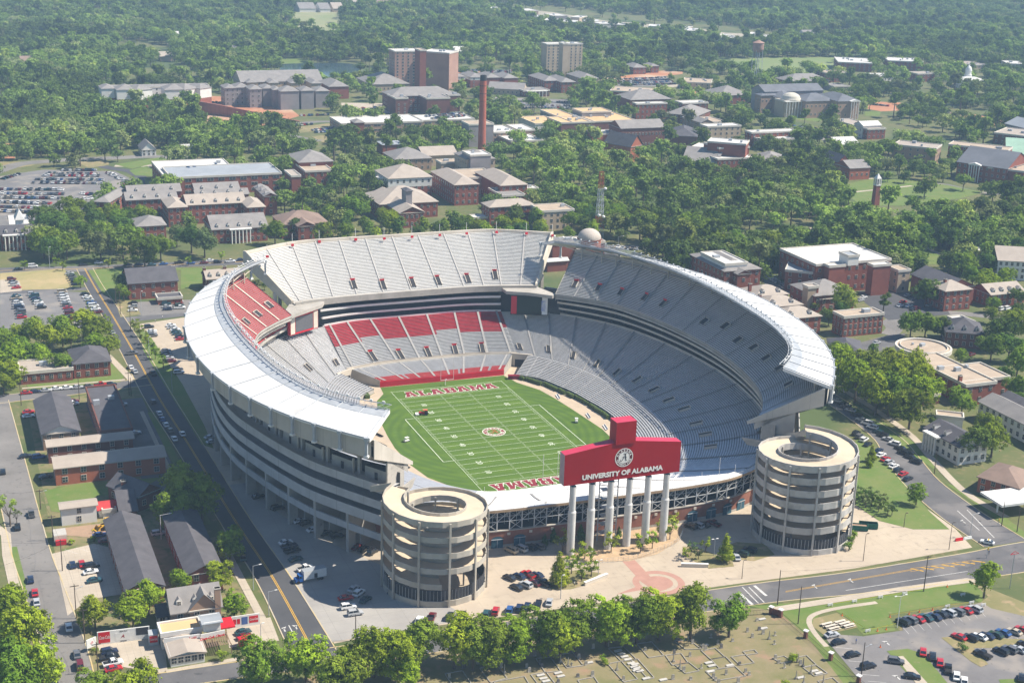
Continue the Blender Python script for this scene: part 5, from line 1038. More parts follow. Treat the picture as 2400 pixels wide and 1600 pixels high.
# ---- far left campus
B('parking_deck', 'white decked multi storey car park with stair tower', 'car park', [(1, (1108, 1192), (1605, 1165), (1600, 1075), 11, 'Fw', dict(w='b', fl=3, ws=8, nou=1))])
B('parking_deck', 'long brick fronted car park with blue grey metal roof', 'car park', [(1, (1165, 1212), (1990, 1240), (1975, 1165), 12, 'Fm', dict(w='b', fl=3, ws=7, wd=4, nou=1)), (1, (1985, 1200), (2050, 1200), (2050, 1160), 15, 'Fk', dict(w='b', nw=1))])
B('campus_hall', 'brick hall with pale flat roof and white roofed upper block beside the car park', 'hall', [(1, (2080, 1168), (2262, 1160), (2240, 1110), 14, 'Ft', dict(w='b', fl=3)), (1, (2035, 1105), (2265, 1095), (2200, 1040), 17, 'Hg', dict(w='b', fl=1))])
B('dormitory', 'small brick dormitory with hipped roof at the edge of the big car park', 'dormitory', [(1, (640, 1370), (742, 1375), (780, 1285), 11, 'Hg', dict(w='b', fl=3, ws=4, D=36))])
B('dormitory', 'brick dormitory with grey roof left of the long beige roofed one', 'dormitory', [(1, (860, 1362), (1205, 1345), (1200, 1310), 12, 'Gg', dict(w='b', fl=3, ws=4, dorm=4)), (1, (872, 1315), (1238, 1305), (1230, 1272), 12, 'Gg', dict(w='b', nw=1, dorm=3))])
B('dormitory', 'grey roofed dormitory behind the long beige roofed one', 'dormitory', [(1, (1335, 1335), (1700, 1325), (1690, 1300), 12, 'Gg', dict(w='b', nw=1, dorm=4)), (1, (1330, 1300), (1640, 1295), (1620, 1262), 12, 'Gg', dict(w='b', nw=1, dorm=3)), (1, (1800, 1335), (1890, 1335), (1850, 1260), 12, 'Xg', dict(w='b', fl=3, dorm=3, D=30))])
B('dormitory', 'long brick dormitory with beige roof, white windows and two end wings', 'dormitory', [(1, (1275, 1395), (1688, 1392), (1680, 1345), 12, 'Gk', dict(w='b', fl=3, ws=3.6, dorm=5)), (1, (1145, 1412), (1275, 1408), (1260, 1350), 12, 'Hk', dict(w='b', fl=3, ws=3.4)), (1, (1685, 1410), (1808, 1408), (1790, 1350), 12, 'Hk', dict(w='b', fl=3, ws=3.4))])
B('sorority_house', 'brick house with four white pointed dormers and white columns beyond the avenue', 'house', [(1, (1445, 1562), (1828, 1548), (1820, 1480), 8.5, 'Gg', dict(w='b', fl=2, ws=3.2, dorm=5, col=(.3, .7, 6), nop=1))])
B('brown_roof_house', 'brown roofed brick house beside the one with white dormers', 'house', [(1, (1920, 1528), (2240, 1518), (2230, 1455), 8.5, 'Hb', dict(w='b', fl=2, ws=4)), (1, (2030, 1540), (2150, 1535), (2140, 1450), 8.7, 'Xb', dict(w='b', fl=2, ws=4))])
B('chapel', 'white steepled chapel with pale roof above the trees at the left edge', 'chapel', [(1, (70, 1525), (190, 1520), (185, 1480), 8, 'Gw', dict(w='w', fl=1)), (1, (108, 1495), (142, 1495), (140, 1470), 15, 'Hw', dict(w='w', nw=1, pit=1.9))])
B('dormered_house', 'dark roofed brick house with three white dormers at the left edge', 'house', [(4, (5, 58), (225, 50), (200, 10), 9, 'Gd', dict(w='b', fl=2, ws=3.2, dorm=3, col=(.05, .8, 6), nop=1))])
B('hip_roof_hall', 'grey hip roofed hall between tree crowns beyond the avenue', 'hall', [(1, (930, 1540), (1130, 1530), (1080, 1480), 8, 'Hg', dict(w='b', fl=2))])
for i, (x0, y0, x1, y1, w_) in enumerate([(690, 600, 785, 600, 20), (790, 608, 920, 598, 18), (915, 610, 1040, 600, 18), (1040, 602, 1115, 598, 14), (1115, 605, 1250, 595, 20), (1250, 600, 1360, 592, 18), (1358, 598, 1440, 590, 16)]):
    pass
B('white_top_apartments', 'apartment row under construction with white upper floors over brick at the wood edge', 'apartment block', [(1, (700, 602), (1435, 595), (1420, 570), 15, 'Fg', dict(w='b', fl=4, ws=5, band=.5, D=16, nou=1))]+[(1, (x0, y0), (x1, y1), (x1-8, y1-22), 17.3, 'Hg', dict(w='b', fl=4, ws=5, band=.5, D=21)) for x0, y0, x1, y1, _ in [(690, 604, 780, 604, 0), (795, 612, 915, 604, 0), (930, 616, 1035, 606, 0), (1120, 612, 1245, 602, 0), (1255, 610, 1350, 598, 0), (1362, 604, 1438, 594, 0)]], cap=70)
B('grey_apartments', 'grey apartment blocks with scaffolding right of the white topped row', 'apartment block', [(1, (x, y), (x+w_, y), (x+w_-5, y-25), 15+.3*(x % 7), 'Hg', dict(w='g', fl=4, ws=4, D=20)) for x, y, w_ in ((1530, 600, 75), (1600, 596, 95), (1700, 608, 85), (1790, 602, 75), (1860, 612, 60), (1910, 622, 130), (2050, 618, 90), (2150, 620, 95))], cap=80)
B('lakeside_apartments', 'back row of grey roofed apartments near the lake', 'apartment block', [(1, (1640, 560), (2240, 572), (2230, 535), 12, 'Gg', dict(w='t', fl=3, ws=5)), (1, (2240, 590), (2380, 590), (2370, 550), 12, 'Hg', dict(w='b', fl=3, ws=5))]+[(1, (x, 562+i*2), (x+70, 562+i*2), (x+65, 535), 12.5, 'Hg', dict(w='t', nw=1)) for i, x in enumerate((1680, 1830, 1980, 2120))], cap=60)
B('low_brick_block', 'low brick block with white fascia and tan roof at the building site', 'building', [(1, (1968, 672), (2215, 668), (2200, 650), 8, 'Ft', dict(w='d', fl=2)), (1, (1910, 655), (1990, 655), (1980, 620), 10, 'Ft', dict(w='d', nw=1))])
T = thing('retaining_wall', 'long rust coloured retaining wall below the building site', 'wall'); mb = MB(); pts = [K(1, x, y) for x, y in ((1355, 775), (1500, 790), (1700, 812), (1900, 826), (2040, 830))]; hs = [11, 9.5, 7, 3.5, .5]
mb.grid([pts, [p+Vector((0, 0, h)) for p, h in zip(pts, hs)], [p+Vector((1, 2, h)) for p, h in zip(pts, hs)]]); mb.build('wall_face', mat('rust_wall', (.34, .13, .085), (.26, .10, .07), .1, extra=joints(3, (.2, .09, .06), .12, 5)), T)
B('white_cottage', 'white gabled cottage at the foot of the wood', 'house', [(1, (965, 1020), (1060, 1015), (1050, 985), 5, 'Xg', dict(w='w', fl=2, ws=3, pit=.9))]); B('white_cottage', 'low white bungalow half hidden by pines at the wood edge', 'house', [(1, (1235, 1010), (1370, 1005), (1360, 990), 4, 'Gw', dict(w='w', fl=1))])
# ---- middle distance centre
def slabt(a, b, c, h, **k): return (2, a, b, c, h, 'Fw', dict(w='d', fl=12, ws=3.5, wd=1.4, **k))
B('tower_block', 'tall red brick tower block in two angled wings near the lake', 'tower block', [(2, (365, 352), (555, 352), (560, 335), 38, 'Fw', dict(w='q', fl=12, ws=5, wd=1.8)), (2, (555, 352), (735, 365), (735, 345), 38, 'Fw', dict(w='q', fl=12, ws=5, wd=1.8)), (2, (535, 345), (580, 345), (580, 332), 44, 'Ft', dict(w='b', nw=1))], cap=100)
B('tower_block', 'tall tan tower block standing alone before the far woods', 'tower block', [(2, (1400, 303), (1655, 303), (1650, 292), 36, 'Fw', dict(w='t', fl=11, ws=5)), (2, (1510, 300), (1545, 300), (1545, 292), 41, 'Fw', dict(w='t', nw=1))], cap=99)
B('hip_roof_apartments', 'row of brick apartments with grey hipped roofs right of the brick tower block', 'apartment block', [(2, (x, 520+i*3), (x+98, 520+i*3), (x+95, 492+i*3), 11, 'Hg', dict(w='b', fl=3, ws=5, band=.7 if i < 3 else None)) for i, x in enumerate((640, 750, 880, 990, 1110))], cap=60)
B('hip_roof_apartments', 'grey hip roofed apartments beside the large round tree', 'apartment block', [(2, (1385, 550), (1490, 550), (1485, 510), 11, 'Hg', dict(w='b', fl=3, ws=5)), (2, (1500, 560), (1595, 558), (1590, 520), 11, 'Hg', dict(w='b', fl=3, ws=5)), (2, (1640, 535), (1742, 530), (1740, 495), 11, 'Hg', dict(w='t', fl=3, ws=5))])
for lab, a, b, c, h, rk, o in [('grey roofed lodge just below the brick tower block', (200, 575), (455, 565), (420, 520), 8, 'Hg', dict(w='t', fl=1)),
    ('small red roofed house at the right of the distant clay strip', (1990, 460), (2080, 460), (2075, 440), 8, 'Hg', dict(w='b')), ('small far brick house right of the other one by the clay strip', (2110, 450), (2172, 452), (2170, 436), 8, 'Hg', dict(w='b')),
    ('low grey roofed building behind the brick chimney', (1000, 600), (1240, 612), (1235, 590), 6, 'Gg', dict(w='t', fl=1)), ('long low hall with white columns beyond the car park', (1240, 620), (1430, 620), (1425, 600), 6, 'Fg', dict(w='d', fl=1, col=(.1, .9, 6), nop=1)),
    ('flat beige roofed workshop below the crowded car park', (1830, 620), (2120, 635), (2080, 600), 8, 'Ft', dict(w='b', fl=1)), ('brick hall with grey roof and rows of windows right of the workshop', (1970, 680), (2270, 680), (2230, 645), 11, 'Hg', dict(w='b', fl=2)),
    ('brick block with pale flat roof right of the ochre roofs', (2010, 710), (2205, 700), (2190, 690), 14, 'Fw', dict(w='b', fl=3)), ('grey roofed brick house behind round trees at centre right', (2210, 770), (2420, 790), (2380, 740), 8, 'Hg', dict(w='d', fl=2))]:
    B('campus_building', lab, 'building', [(2, a, b, c, h, rk, o)], cap=30)
B('dormitory', 'brown brick dormitory with grey roof and three projecting wings behind the long car park', 'dormitory', [(2, (340, 655), (800, 650), (790, 620), 15, 'Hg', dict(w='d', fl=4, ws=4)), (2, (370, 672), (450, 668), (440, 640), 15, 'Fg', dict(w='d', fl=4, ws=4)), (2, (582, 672), (725, 662), (710, 635), 15, 'Fg', dict(w='d', fl=4, ws=4)), (2, (728, 650), (802, 645), (795, 620), 15, 'Fg', dict(w='d', fl=4, ws=4))], cap=90)
B('parking_deck', 'wide pale concrete car park with two open decks left of the brick chimney', 'car park', [(2, (0, 845), (560, 830), (560, 782), 8, 'Fw', dict(w='p', fl=2, ws=8, wd=6, wh=1.4, nou=1)), (2, (555, 822), (870, 795), (800, 762), 8, 'Fw', dict(w='p', fl=2, ws=8, wd=6, wh=1.4, nou=1)), (2, (90, 835), (155, 832), (150, 815), 11, 'Hg', dict(w='b', nw=1))], cap=40)
B('power_plant', 'pale concrete plant building with white flat roofs at the foot of the brick chimney', 'building', [(2, (985, 905), (1215, 905), (1200, 860), 11, 'Fw', dict(w='p', fl=3, ws=5)), (2, (870, 850), (1050, 850), (1050, 825), 18, 'Ft', dict(w='g', nw=1)), (2, (1155, 965), (1370, 955), (1340, 905), 8, 'Fw', dict(w='p', fl=2)), (2, (1210, 890), (1330, 890), (1310, 850), 11, 'Fw', dict(w='p', nw=1))], cap=40)
T = thing('chimney_stack', 'very tall tapering red brick chimney rising above the trees', 'chimney', None, (*G(1128.6, 366).xy, 0)); mb = MB(); mb.lathe((0, 0, 0), [(3.1, 0), (2.9, 20), (2.5, 58)], 20); mb.lathe((0, 0, 0), [(2.5, 58), (2.45, 62), (2.1, 62.1), (2.1, 59)], 20, 1); mb.build('shaft', [mat('chimney_brick', (.42, .12, .07), (.34, .095, .055), .15), darkc], T, smooth=True)
mb = MB()
for z in (30, 36, 42, 48, 54): mb.lathe((0, 0, 0), [(2.95-(z/62)*.42, z), (2.95-(z/62)*.42, z+.4)], 20)
mb.build('iron_band', darkc, T)
B('small_square_hall', 'small brick block with blue grey hipped metal roof left of the chimney', 'building', [(2, (282, 985), (440, 990), (432, 965), 8, 'Hm', dict(w='b', nw=1, pit=.2))])
B('museum_wing', 'grey roofed lecture hall with pediment behind the small round tree', 'hall', [(2, (365, 1085), (615, 1075), (600, 1025), 9, 'Hg', dict(w='p', fl=2)), (2, (560, 1060), (770, 1040), (720, 1005), 8, 'Gk', dict(w='t', fl=1))])
B('white_roof_hall', 'tan hall with a white skylight roof in front of the chimney', 'hall', [(2, (855, 1085), (1062, 1085), (1000, 1040), 17, 'Hg', dict(w='t', fl=3, ws=3.6)), (2, (880, 1060), (1030, 1060), (985, 1030), 20, 'Fw', dict(w='g', nw=1)), (2, (680, 1110), (850, 1105), (830, 1085), 10, 'Ft', dict(w='t', nw=1))])
B('campus_hall', 'brick hall with hipped roof and curved white portico on its left', 'hall', [(2, (320, 1215), (615, 1200), (590, 1140), 14, 'Hk', dict(w='b', fl=3, ws=4, band=.55)), (2, (245, 1200), (330, 1215), (320, 1180), 12, 'Fw', dict(w='w', nw=1, col=(0, 1, 6), nop=1))])
B('campus_hall', 'brick hall with crossed beige gabled roofs and clock cupola nearest the far deck', 'hall', [(2, (262, 1390), (690, 1390), (660, 1310), 10, 'Hk', dict(w='b', fl=2, ws=4)), (2, (400, 1450), (570, 1445), (520, 1300), 9.5, 'Xk', dict(w='b', fl=2, ws=3)), (2, (440, 1300), (482, 1300), (480, 1280), 20, 'Hd', dict(w='g', nw=1))])
B('campus_hall', 'large brick hall around a pale court with beige hipped roofs', 'hall', [(2, (772, 1258), (950, 1258), (820, 1150), 14, 'Hk', dict(w='b', fl=3, ws=4, D=48)), (2, (1085, 1262), (1275, 1258), (1150, 1140), 13, 'Hk', dict(w='b', fl=3, ws=4, D=48)), (2, (860, 1215), (1080, 1210), (1040, 1165), 11, 'Ft', dict(w='t', nw=1, D=30))], cap=70)
B('flat_roof_lab', 'dark flat roofed laboratory with roof vents right of the court building', 'building', [(2, (1095, 1335), (1265, 1335), (1240, 1280), 9, 'Fg', dict(w='b', fl=2)), (2, (1200, 1290), (1345, 1285), (1320, 1268), 9, 'Fw', dict(w='t', fl=2))])
B('campus_hall', 'brick hall with beige hipped roof and white annex behind the lattice mast', 'hall', [(2, (1010, 1410), (1330, 1400), (1350, 1365), 12, 'Hk', dict(w='b', fl=3, ws=4)), (2, (1370, 1440), (1598, 1435), (1490, 1395), 12, 'Ft', dict(w='t', fl=3, ws=4)), (2, (900, 1485), (1065, 1490), (1060, 1470), 5, 'Fw', dict(w='b', nw=1))])
B('ochre_roof_centre', 'wide ochre flat roofed centre right of the chimney', 'building', [(2, (1575, 835), (1705, 835), (1660, 745), 11, 'Fo', dict(w='g', fl=2)), (2, (1400, 800), (1600, 835), (1640, 760), 11, 'Fo', dict(w='d', fl=2)), (2, (1700, 830), (2030, 830), (1920, 775), 11, 'Fo', dict(w='d', fl=2)), (2, (1320, 845), (1530, 850), (1500, 800), 8, 'Fo', dict(w='w', fl=1)), (2, (1640, 765), (1870, 770), (1840, 745), 15, 'Fo', dict(w='g', nw=1))], cap=40)
B('gothic_hall', 'red brick gothic hall with pointed window and dark roofs', 'hall', [(2, (1905, 875), (2235, 875), (2230, 842), 17, 'Gg', dict(w='d', fl=2, ws=3)), (2, (1730, 915), (1895, 905), (1890, 880), 11, 'Fw', dict(w='o', fl=2, ws=3)), (2, (1970, 1000), (2050, 985), (2040, 925), 12, 'Xd', dict(w='o', fl=1, ws=3, pit=1.0, wh=4)), (2, (2230, 920), (2420, 930), (2400, 880), 11, 'Hd', dict(w='d', fl=2)), (2, (1712, 870), (1742, 870), (1740, 855), 18, 'Hd', dict(w='o', nw=1))], cap=40)
# ---- lattice mast and dome hall behind the far deck
T = thing('lattice_mast', 'tall red and white lattice mast with dishes beside the domed hall', 'mast', None, (175.4, 280.9, 0)); mw_ = [steelw, mat('mast_red', (.42, .09, .05), None, 1)]
for i in range(12):
    z0, z1 = i*3.4, (i+1)*3.4; mb = MB(); w0, w1 = 2.1-.09*i, 2.1-.09*(i+1)
    C4 = lambda w_, z: [(-w_, -w_, z), (w_, -w_, z), (w_, w_, z), (-w_, w_, z)]
    A4, B4 = C4(w0, z0), C4(w1, z1)
    for k in range(4): j = (k+1) % 4; mb.tube(A4[k], B4[k], .13, 4); mb.tube(A4[k], B4[j], .08, 3); mb.tube(A4[j], B4[k], .08, 3); mb.tube(B4[k], B4[j], .09, 3)
    mb.build('mast_section', mw_[1 if i in (2, 3, 4, 9, 10, 11) and i != 4 else 0], T)
for z, x in ((14, 1.6), (15, -1.4), (31, 1.8)): mb = MB(); mb.lathe((x, -2.1, z), [(.01, -.9), (.8, -.6), (1.05, 0), (.8, .6), (.01, .9)], 12); mb.build('dish', white, T, smooth=True)
T = B('domed_hall', 'low brick hall with a pale concrete dome behind the gap in the stadium', 'hall', [(5, (1440, 130), (1800, 110), (1760, 70), 12, 'Fw', dict(w='b', nw=1)), (5, (1440, 120), (1640, 118), (1600, 85), 13, 'Fg', dict(w='b', nw=1)), (5, (1405, 240), (1560, 240), (1560, 225), 6, 'Gw', dict(w='b', nw=1))])
c = K(5, 1688, 85, 14)-T.location; mb = MB(); mb.lathe((c.x, c.y, 0), [(6.6, 8), (6.6, 14), (7.0, 14), (7.0, 14.4)], 28); mb.build('drum', WM['o'], T); mb = MB(); mb.lathe((c.x, c.y, 0), [(6.6*math.cos(a), 14.4+5.4*math.sin(a)) for a in [PI/2*i/10 for i in range(10)]]+[(.01, 19.8)], 32); mb.build('dome', mat('dome_concrete', (.50, .44, .38), (.42, .37, .32), .3), T, smooth=True)
# ---- right distance
T = B('library', 'broad brick library with white domed rotunda and columned wings', 'library', [(3, (565, 650), (700, 668), (715, 625), 16, 'Hs', dict(w='p', fl=2, ws=4, D=26)), (3, (840, 690), (1060, 690), (1060, 645), 16, 'Hs', dict(w='p', fl=2, ws=4, D=26)), (3, (1060, 690), (1245, 695), (1200, 640), 17, 'Hs', dict(w='p', fl=2, ws=5, D=40, col=(.5, .95, 4))), (3, (495, 640), (565, 650), (560, 610), 17, 'Hs', dict(w='p', fl=2, ws=4, D=35)), (3, (560, 625), (1060, 640), (1040, 600), 20, 'Gs', dict(w='g', nw=1, D=24)), (3, (690, 690), (845, 695), (840, 660), 15, 'Fk', dict(w='t', fl=2, ws=5, D=16, col=(.02, .98, 6), nop=1))], cap=90)
c = K(3, 768, 690, 15)-T.location; mb = MB(); mb.lathe((c.x, c.y+8, 0), [(9.4, 14), (9.4, 16.5), (8.8, 17), (7.9, 19.2), (5.8, 20.8), (3, 21.9), (.01, 22.2)], 32); mb.build('dome', mat('pale_dome', (.60, .56, .46), (.52, .48, .4), .3), T, smooth=True)
FAR = [('brick building with grey hipped roof left of the library', (255, 650), (500, 655), (470, 620), 9, 'Hg', 'b'), ('purple brown block with white roof line at centre right', (0, 705), (215, 712), (200, 695), 12, 'Fw', 'd'), ('grey roofed block with roof windows near the gothic hall', (0, 795), (150, 835), (130, 800), 9, 'Gg', 'p'), ('low beige roofed building left of the library lawn', (155, 835), (310, 835), (300, 800), 7, 'Ft', 'b'),
    ('tan flat roofed hall with clerestory left of the long brick slab', (170, 865), (440, 870), (430, 852), 12, 'Fw', 't'), ('long brick slab with pale flat roof and tall windows', (470, 905), (825, 905), (800, 890), 12, 'Fw', 'b'), ('low tan wing below the long brick slab', (540, 955), (790, 955), (780, 935), 8, 'Fw', 't'), ('building with white metal gable roof by the parked cars', (1055, 985), (1190, 975), (1140, 945), 6, 'Gw', 'd'),
    ('wide tan brick laboratory with skylight roof at right', (1435, 985), (1725, 1015), (1640, 975), 13, 'Fk', 'p'), ('long brick block with pale roof at the right edge', (1810, 985), (2215, 1028), (2100, 990), 14, 'Ft', 'b'), ('brick hall with pale green metal roof at the right edge', (2205, 1045), (2420, 1060), (2400, 1000), 8, 'Gn', 'b'), ('low brick block below the clay field at the right edge', (2120, 905), (2420, 940), (2380, 890), 9, 'Fk', 'd'),
    ('grey gabled hall at the right edge beside the clay field', (2195, 840), (2330, 870), (2300, 820), 10, 'Gm', 'g'), ('brick school with penthouse beyond the playing field', (1060, 425), (1290, 435), (1250, 400), 10, 'Fw', 'b'), ('second brick school with penthouse at the far right', (1400, 415), (1640, 425), (1600, 400), 11, 'Fw', 'b'), ('brick house with pale roof beside the playing field', (980, 500), (1145, 500), (1130, 482), 10, 'Ft', 'b'),
    ('low grey roofed brick blocks before the playing field', (730, 555), (1015, 550), (980, 525), 8, 'Hg', 'b'), ('small far brick building left of the domed white hall', (1600, 505), (1730, 505), (1720, 490), 9, 'Fk', 'b'), ('distant pale building behind the domed white hall', (1960, 445), (2090, 445), (2080, 420), 5, 'Fk', 't'), ('distant white flat building at the far right edge', (2210, 435), (2330, 440), (2320, 420), 9, 'Fw', 'w'), ('pale low roofs among trees at far right', (1340, 525), (1520, 530), (1500, 505), 5, 'Fw', 'w'),
    ('flat tan building left of the water tower', (0, 560), (190, 570), (180, 540), 7, 'Ft', 't'), ('flat grey building beside the big playing field road', (1030, 590), (1150, 590), (1140, 570), 5, 'Fg', 'g')]
for lab, a, b, c, h, rk, w_ in FAR: B('campus_building', lab, 'building', [(3, a, b, c, h, rk, dict(w=w_, ws=5))], cap=36)
B('stepped_hall', 'brick theatre with three stepped white flat roofs', 'hall', [(3, (65, 1000), (260, 1020), (250, 990), 13, 'Fw', dict(w='b', nw=1)), (3, (170, 965), (430, 985), (400, 955), 21, 'Fw', dict(w='b', nw=1)), (3, (250, 1010), (510, 1020), (480, 990), 17, 'Fw', dict(w='b', nw=1, D=24)), (3, (240, 1085), (515, 1080), (510, 1055), 11, 'Fw', dict(w='b', fl=2)), (3, (0, 1090), (240, 1110), (220, 1050), 8, 'Gg', dict(w='b', nw=1)), (3, (510, 1090), (680, 1100), (620, 1050), 8, 'Hg', dict(w='t', fl=1))])
B('brick_chapel', 'red brick chapel with steep pointed gable and grey roofed wing near the green', 'chapel', [(3, (1062, 1105), (1145, 1105), (1130, 1060), 10, 'Xd', dict(w='o', fl=2, ws=3.5, pit=1.0, D=20)), (3, (1140, 1145), (1265, 1135), (1262, 1098), 9, 'Gg', dict(w='o', fl=1))])
B('long_brick_hall', 'long brick hall with beige roof and white gabled middle part', 'hall', [(3, (1020, 815), (1415, 875), (1400, 835), 9, 'Fk', dict(w='b', fl=2)), (3, (1170, 840), (1260, 855), (1250, 815), 11, 'Xw', dict(w='w', nw=1))])
B('columned_hall', 'dark roofed brick hall with tall white columns by the green', 'hall', [(3, (1870, 1100), (2210, 1150), (2190, 1075), 13, 'Gs', dict(w='b', fl=3, ws=4, col=(.25, .5, 5))), (3, (2080, 1140), (2323, 1170), (2300, 1100), 12, 'Ft', dict(w='b', nw=1))])
T = B('domed_white_hall', 'white hall with a slender domed lantern far right', 'hall', [(3, (1880, 545), (2060, 552), (2020, 520), 9, 'Hw', dict(w='w', fl=2, D=20, pit=.3))]); mb = MB(); mb.lathe((0, 0, 0), [(4.2, 8), (4.2, 13), (3.4, 13.2), (3.4, 17), (3.8, 17.2), (3.1, 20), (1.6, 22), (.5, 23), (.5, 25), (.05, 27)], 20); mb.build('lantern', white, T)
T = thing('clock_tower', 'slender red brick bell tower with white belfry on the green', 'bell tower', None, (*G(2049.5, 494).xy, 0)); T.scale = (.85, .85, .72); mb = MB(); mb.prism([(-3, -3), (3, -3), (3, 3), (-3, 3)], 0, 3, 0); mb.grid([[(*p, 3) for p in ((-2.4, -2.4), (2.4, -2.4), (2.4, 2.4), (-2.4, 2.4), (-2.4, -2.4))], [(*p, 24) for p in ((-2, -2), (2, -2), (2, 2), (-2, 2), (-2, -2))]]); mb.build('shaft', WM['b'], T)
mb = MB()
mb.prism([(-2.3, -2.3), (2.3, -2.3), (2.3, 2.3), (-2.3, 2.3)], 24, 24.8); mb.prism([(-1.2, -1.2), (1.2, -1.2), (1.2, 1.2), (-1.2, 1.2)], 24.8, 30.2, 1); mb.prism([(-2.2, -2.2), (2.2, -2.2), (2.2, 2.2), (-2.2, 2.2)], 30.2, 31)
for x, y in ((-1.9, -1.9), (0, -1.9), (1.9, -1.9), (1.9, 0), (1.9, 1.9), (-1.9, 0), (-1.9, 1.9), (0, 1.9)): mb.box((x, y), (1, 0), .3, .3, 24.8, 30.2)
mb.build('belfry', [white, darkc], T); mb = MB(); mb.grid([[(*p, 31) for p in ((-2, -2), (2, -2), (2, 2), (-2, 2), (-2, -2))], [(0, 0, 35.5)]*5]); mb.build('spire', WM['w'], T)
T = thing('water_tower', 'rusty round water tank on spindly legs beyond the trees', 'water tower', None, (*K(3, 495, 575).xy, 0)); mb = MB(); zb = 38; mb.lathe((0, 0, 0), [(.01, zb-4), (4.5, zb-2.5), (6, zb), (6, zb+7), (6.6, zb+7), (.01, zb+10)], 20); mb.build('tank', mat('tank_rust', (.36, .22, .17), (.28, .17, .13), .4), T, smooth=False)
for a in range(4):
    x, y = 5.2*math.cos(a*PI/2+.7), 5.2*math.sin(a*PI/2+.7); mb = MB(); mb.tube((x*1.25, y*1.25, 0), (x, y, zb), .3, 5); mb.build('leg', greym, T)
mb = MB(); mb.tube((0, 0, 0), (0, 0, zb-3), .5, 6)
for z in (12, 25): mb.lathe((0, 0, 0), [(6.2, z), (6.2, z+.2)], 12)
mb.build('riser', greym, T)
# ---- right near campus
B('white_trim_hall', 'brick hall with white trim, pediment and pale roof deck behind the right stand', 'hall', [(6, (285, 305), (562, 300), (440, 200), 13, 'Hg', dict(w='b', fl=3, ws=4, D=38, pit=.3)), (6, (290, 262), (450, 255), (420, 200), 15.6, 'Fw', dict(w='w', nw=1, D=26, z0=13)), (6, (375, 325), (470, 322), (465, 300), 12, 'Xg', dict(w='b', fl=2, ws=4, D=6)), (6, (105, 200), (160, 210), (150, 180), 12, 'Fk', dict(w='d', nw=1))], cap=70)
B('science_block', 'large red brick block with white flat roof and big rooftop unit', 'building', [(6, (910, 265), (1490, 255), (700, 155), 16, 'Fw', dict(w='b', fl=3, ws=4.5, L=1, nou=1)), (6, (1000, 275), (1120, 272), (1110, 255), 16.3, 'Fw', dict(w='b', nw=1, D=5, nou=1)), (6, (1300, 270), (1430, 265), (1420, 250), 16.3, 'Fw', dict(w='b', nw=1, D=5, nou=1)), (6, (700, 300), (905, 320), (740, 215), 11, 'Fm', dict(w='b', fl=3, ws=4, D=30, nou=1)), (6, (1470, 305), (1555, 300), (1540, 265), 12, 'Ft', dict(w='t', fl=3, ws=4)), (6, (1130, 205), (1215, 205), (1210, 175), 21, 'Fm', dict(w='w', nw=1, nou=1, z0=16))], cap=100)
for a, b, c, lab in (((505, 475), (745, 470), (700, 410), 'farthest'), ((570, 550), (850, 545), (790, 485), 'middle'), ((690, 630), (970, 620), (905, 555), 'nearest')):
    B('grey_roof_hall', '%s of three parallel brick halls with grey hipped roofs behind the right stadium roof' % lab, 'hall', [(6, a, b, c, 9, 'Hk', dict(w='b', fl=3, ws=4.4, dorm=2, ch=[(.02, .5)], pit=.4))], 'parallel brick halls behind the right roof')
B('brick_hall_hipped', 'brick hall with steep grey roofs and chimneys before the big white roofed block', 'hall', [(6, (735, 395), (930, 470), (1050, 400), 9, 'Hg', dict(w='b', fl=2, ws=4, ch=[(.9, .1)], D=24)), (6, (935, 495), (1060, 490), (1100, 440), 7, 'Hk', dict(w='b', fl=2)), (6, (820, 400), (880, 415), (900, 370), 13, 'Fk', dict(w='t', nw=1, D=6))])
B('colonnaded_hall', 'brick hall with rows of tall dark windows beneath the pale green tree', 'hall', [(6, (1100, 620), (1380, 600), (1360, 560), 10, 'Ft', dict(w='b', fl=3, ws=2.8, wh=2.6, wd=1.1))])
B('brick_hall_hipped', 'three storey brick hall with pale hipped roof right of the paved court', 'hall', [(6, (1790, 440), (2008, 440), (1910, 385), 11, 'Hk', dict(w='b', fl=3, ws=3.5, D=15)), (6, (1560, 325), (1790, 420), (1930, 385), 10.5, 'Gd', dict(w='b', nw=1, D=18, dorm=0, ch=[(.95, 0)]))])
B('grey_roof_lodge', 'brick house with long grey roof and small dormers at the right edge', 'house', [(6, (2100, 465), (2360, 455), (2340, 390), 7, 'Gk', dict(w='b', fl=2, ws=3.5, dorm=4))]); B('white_mansion', 'white hall with grey roof behind tall trees at the right edge', 'hall', [(6, (2150, 230), (2420, 245), (2390, 175), 11, 'Gk', dict(w='w', fl=3, ws=3)), (6, (2000, 170), (2130, 185), (2110, 160), 10, 'Fw', dict(w='w', nw=1))])
B('mansard_house', 'dark mansard roofed brick house right of the round building', 'house', [(6, (1795, 715), (2050, 735), (1990, 655), 7.5, 'Hd', dict(w='d', fl=2, ws=3.2, dorm=3, pit=.55))]); B('low_white_roof', 'small white roofed brick annex behind the mansard house', 'building', [(6, (1900, 660), (2020, 665), (1960, 620), 4, 'Fw', dict(w='b', nw=1))])
T = thing('round_building', 'round brick building with flat tan roof and concrete rim', 'building', None, (*K(6, 1640, 815, 8).xy, 0)); LAND.append((T.location.x, T.location.y, T['label'])); FOOT.append((T.location.x-13, T.location.y-13, 1, 0, 26, 26)); RB = 12.6
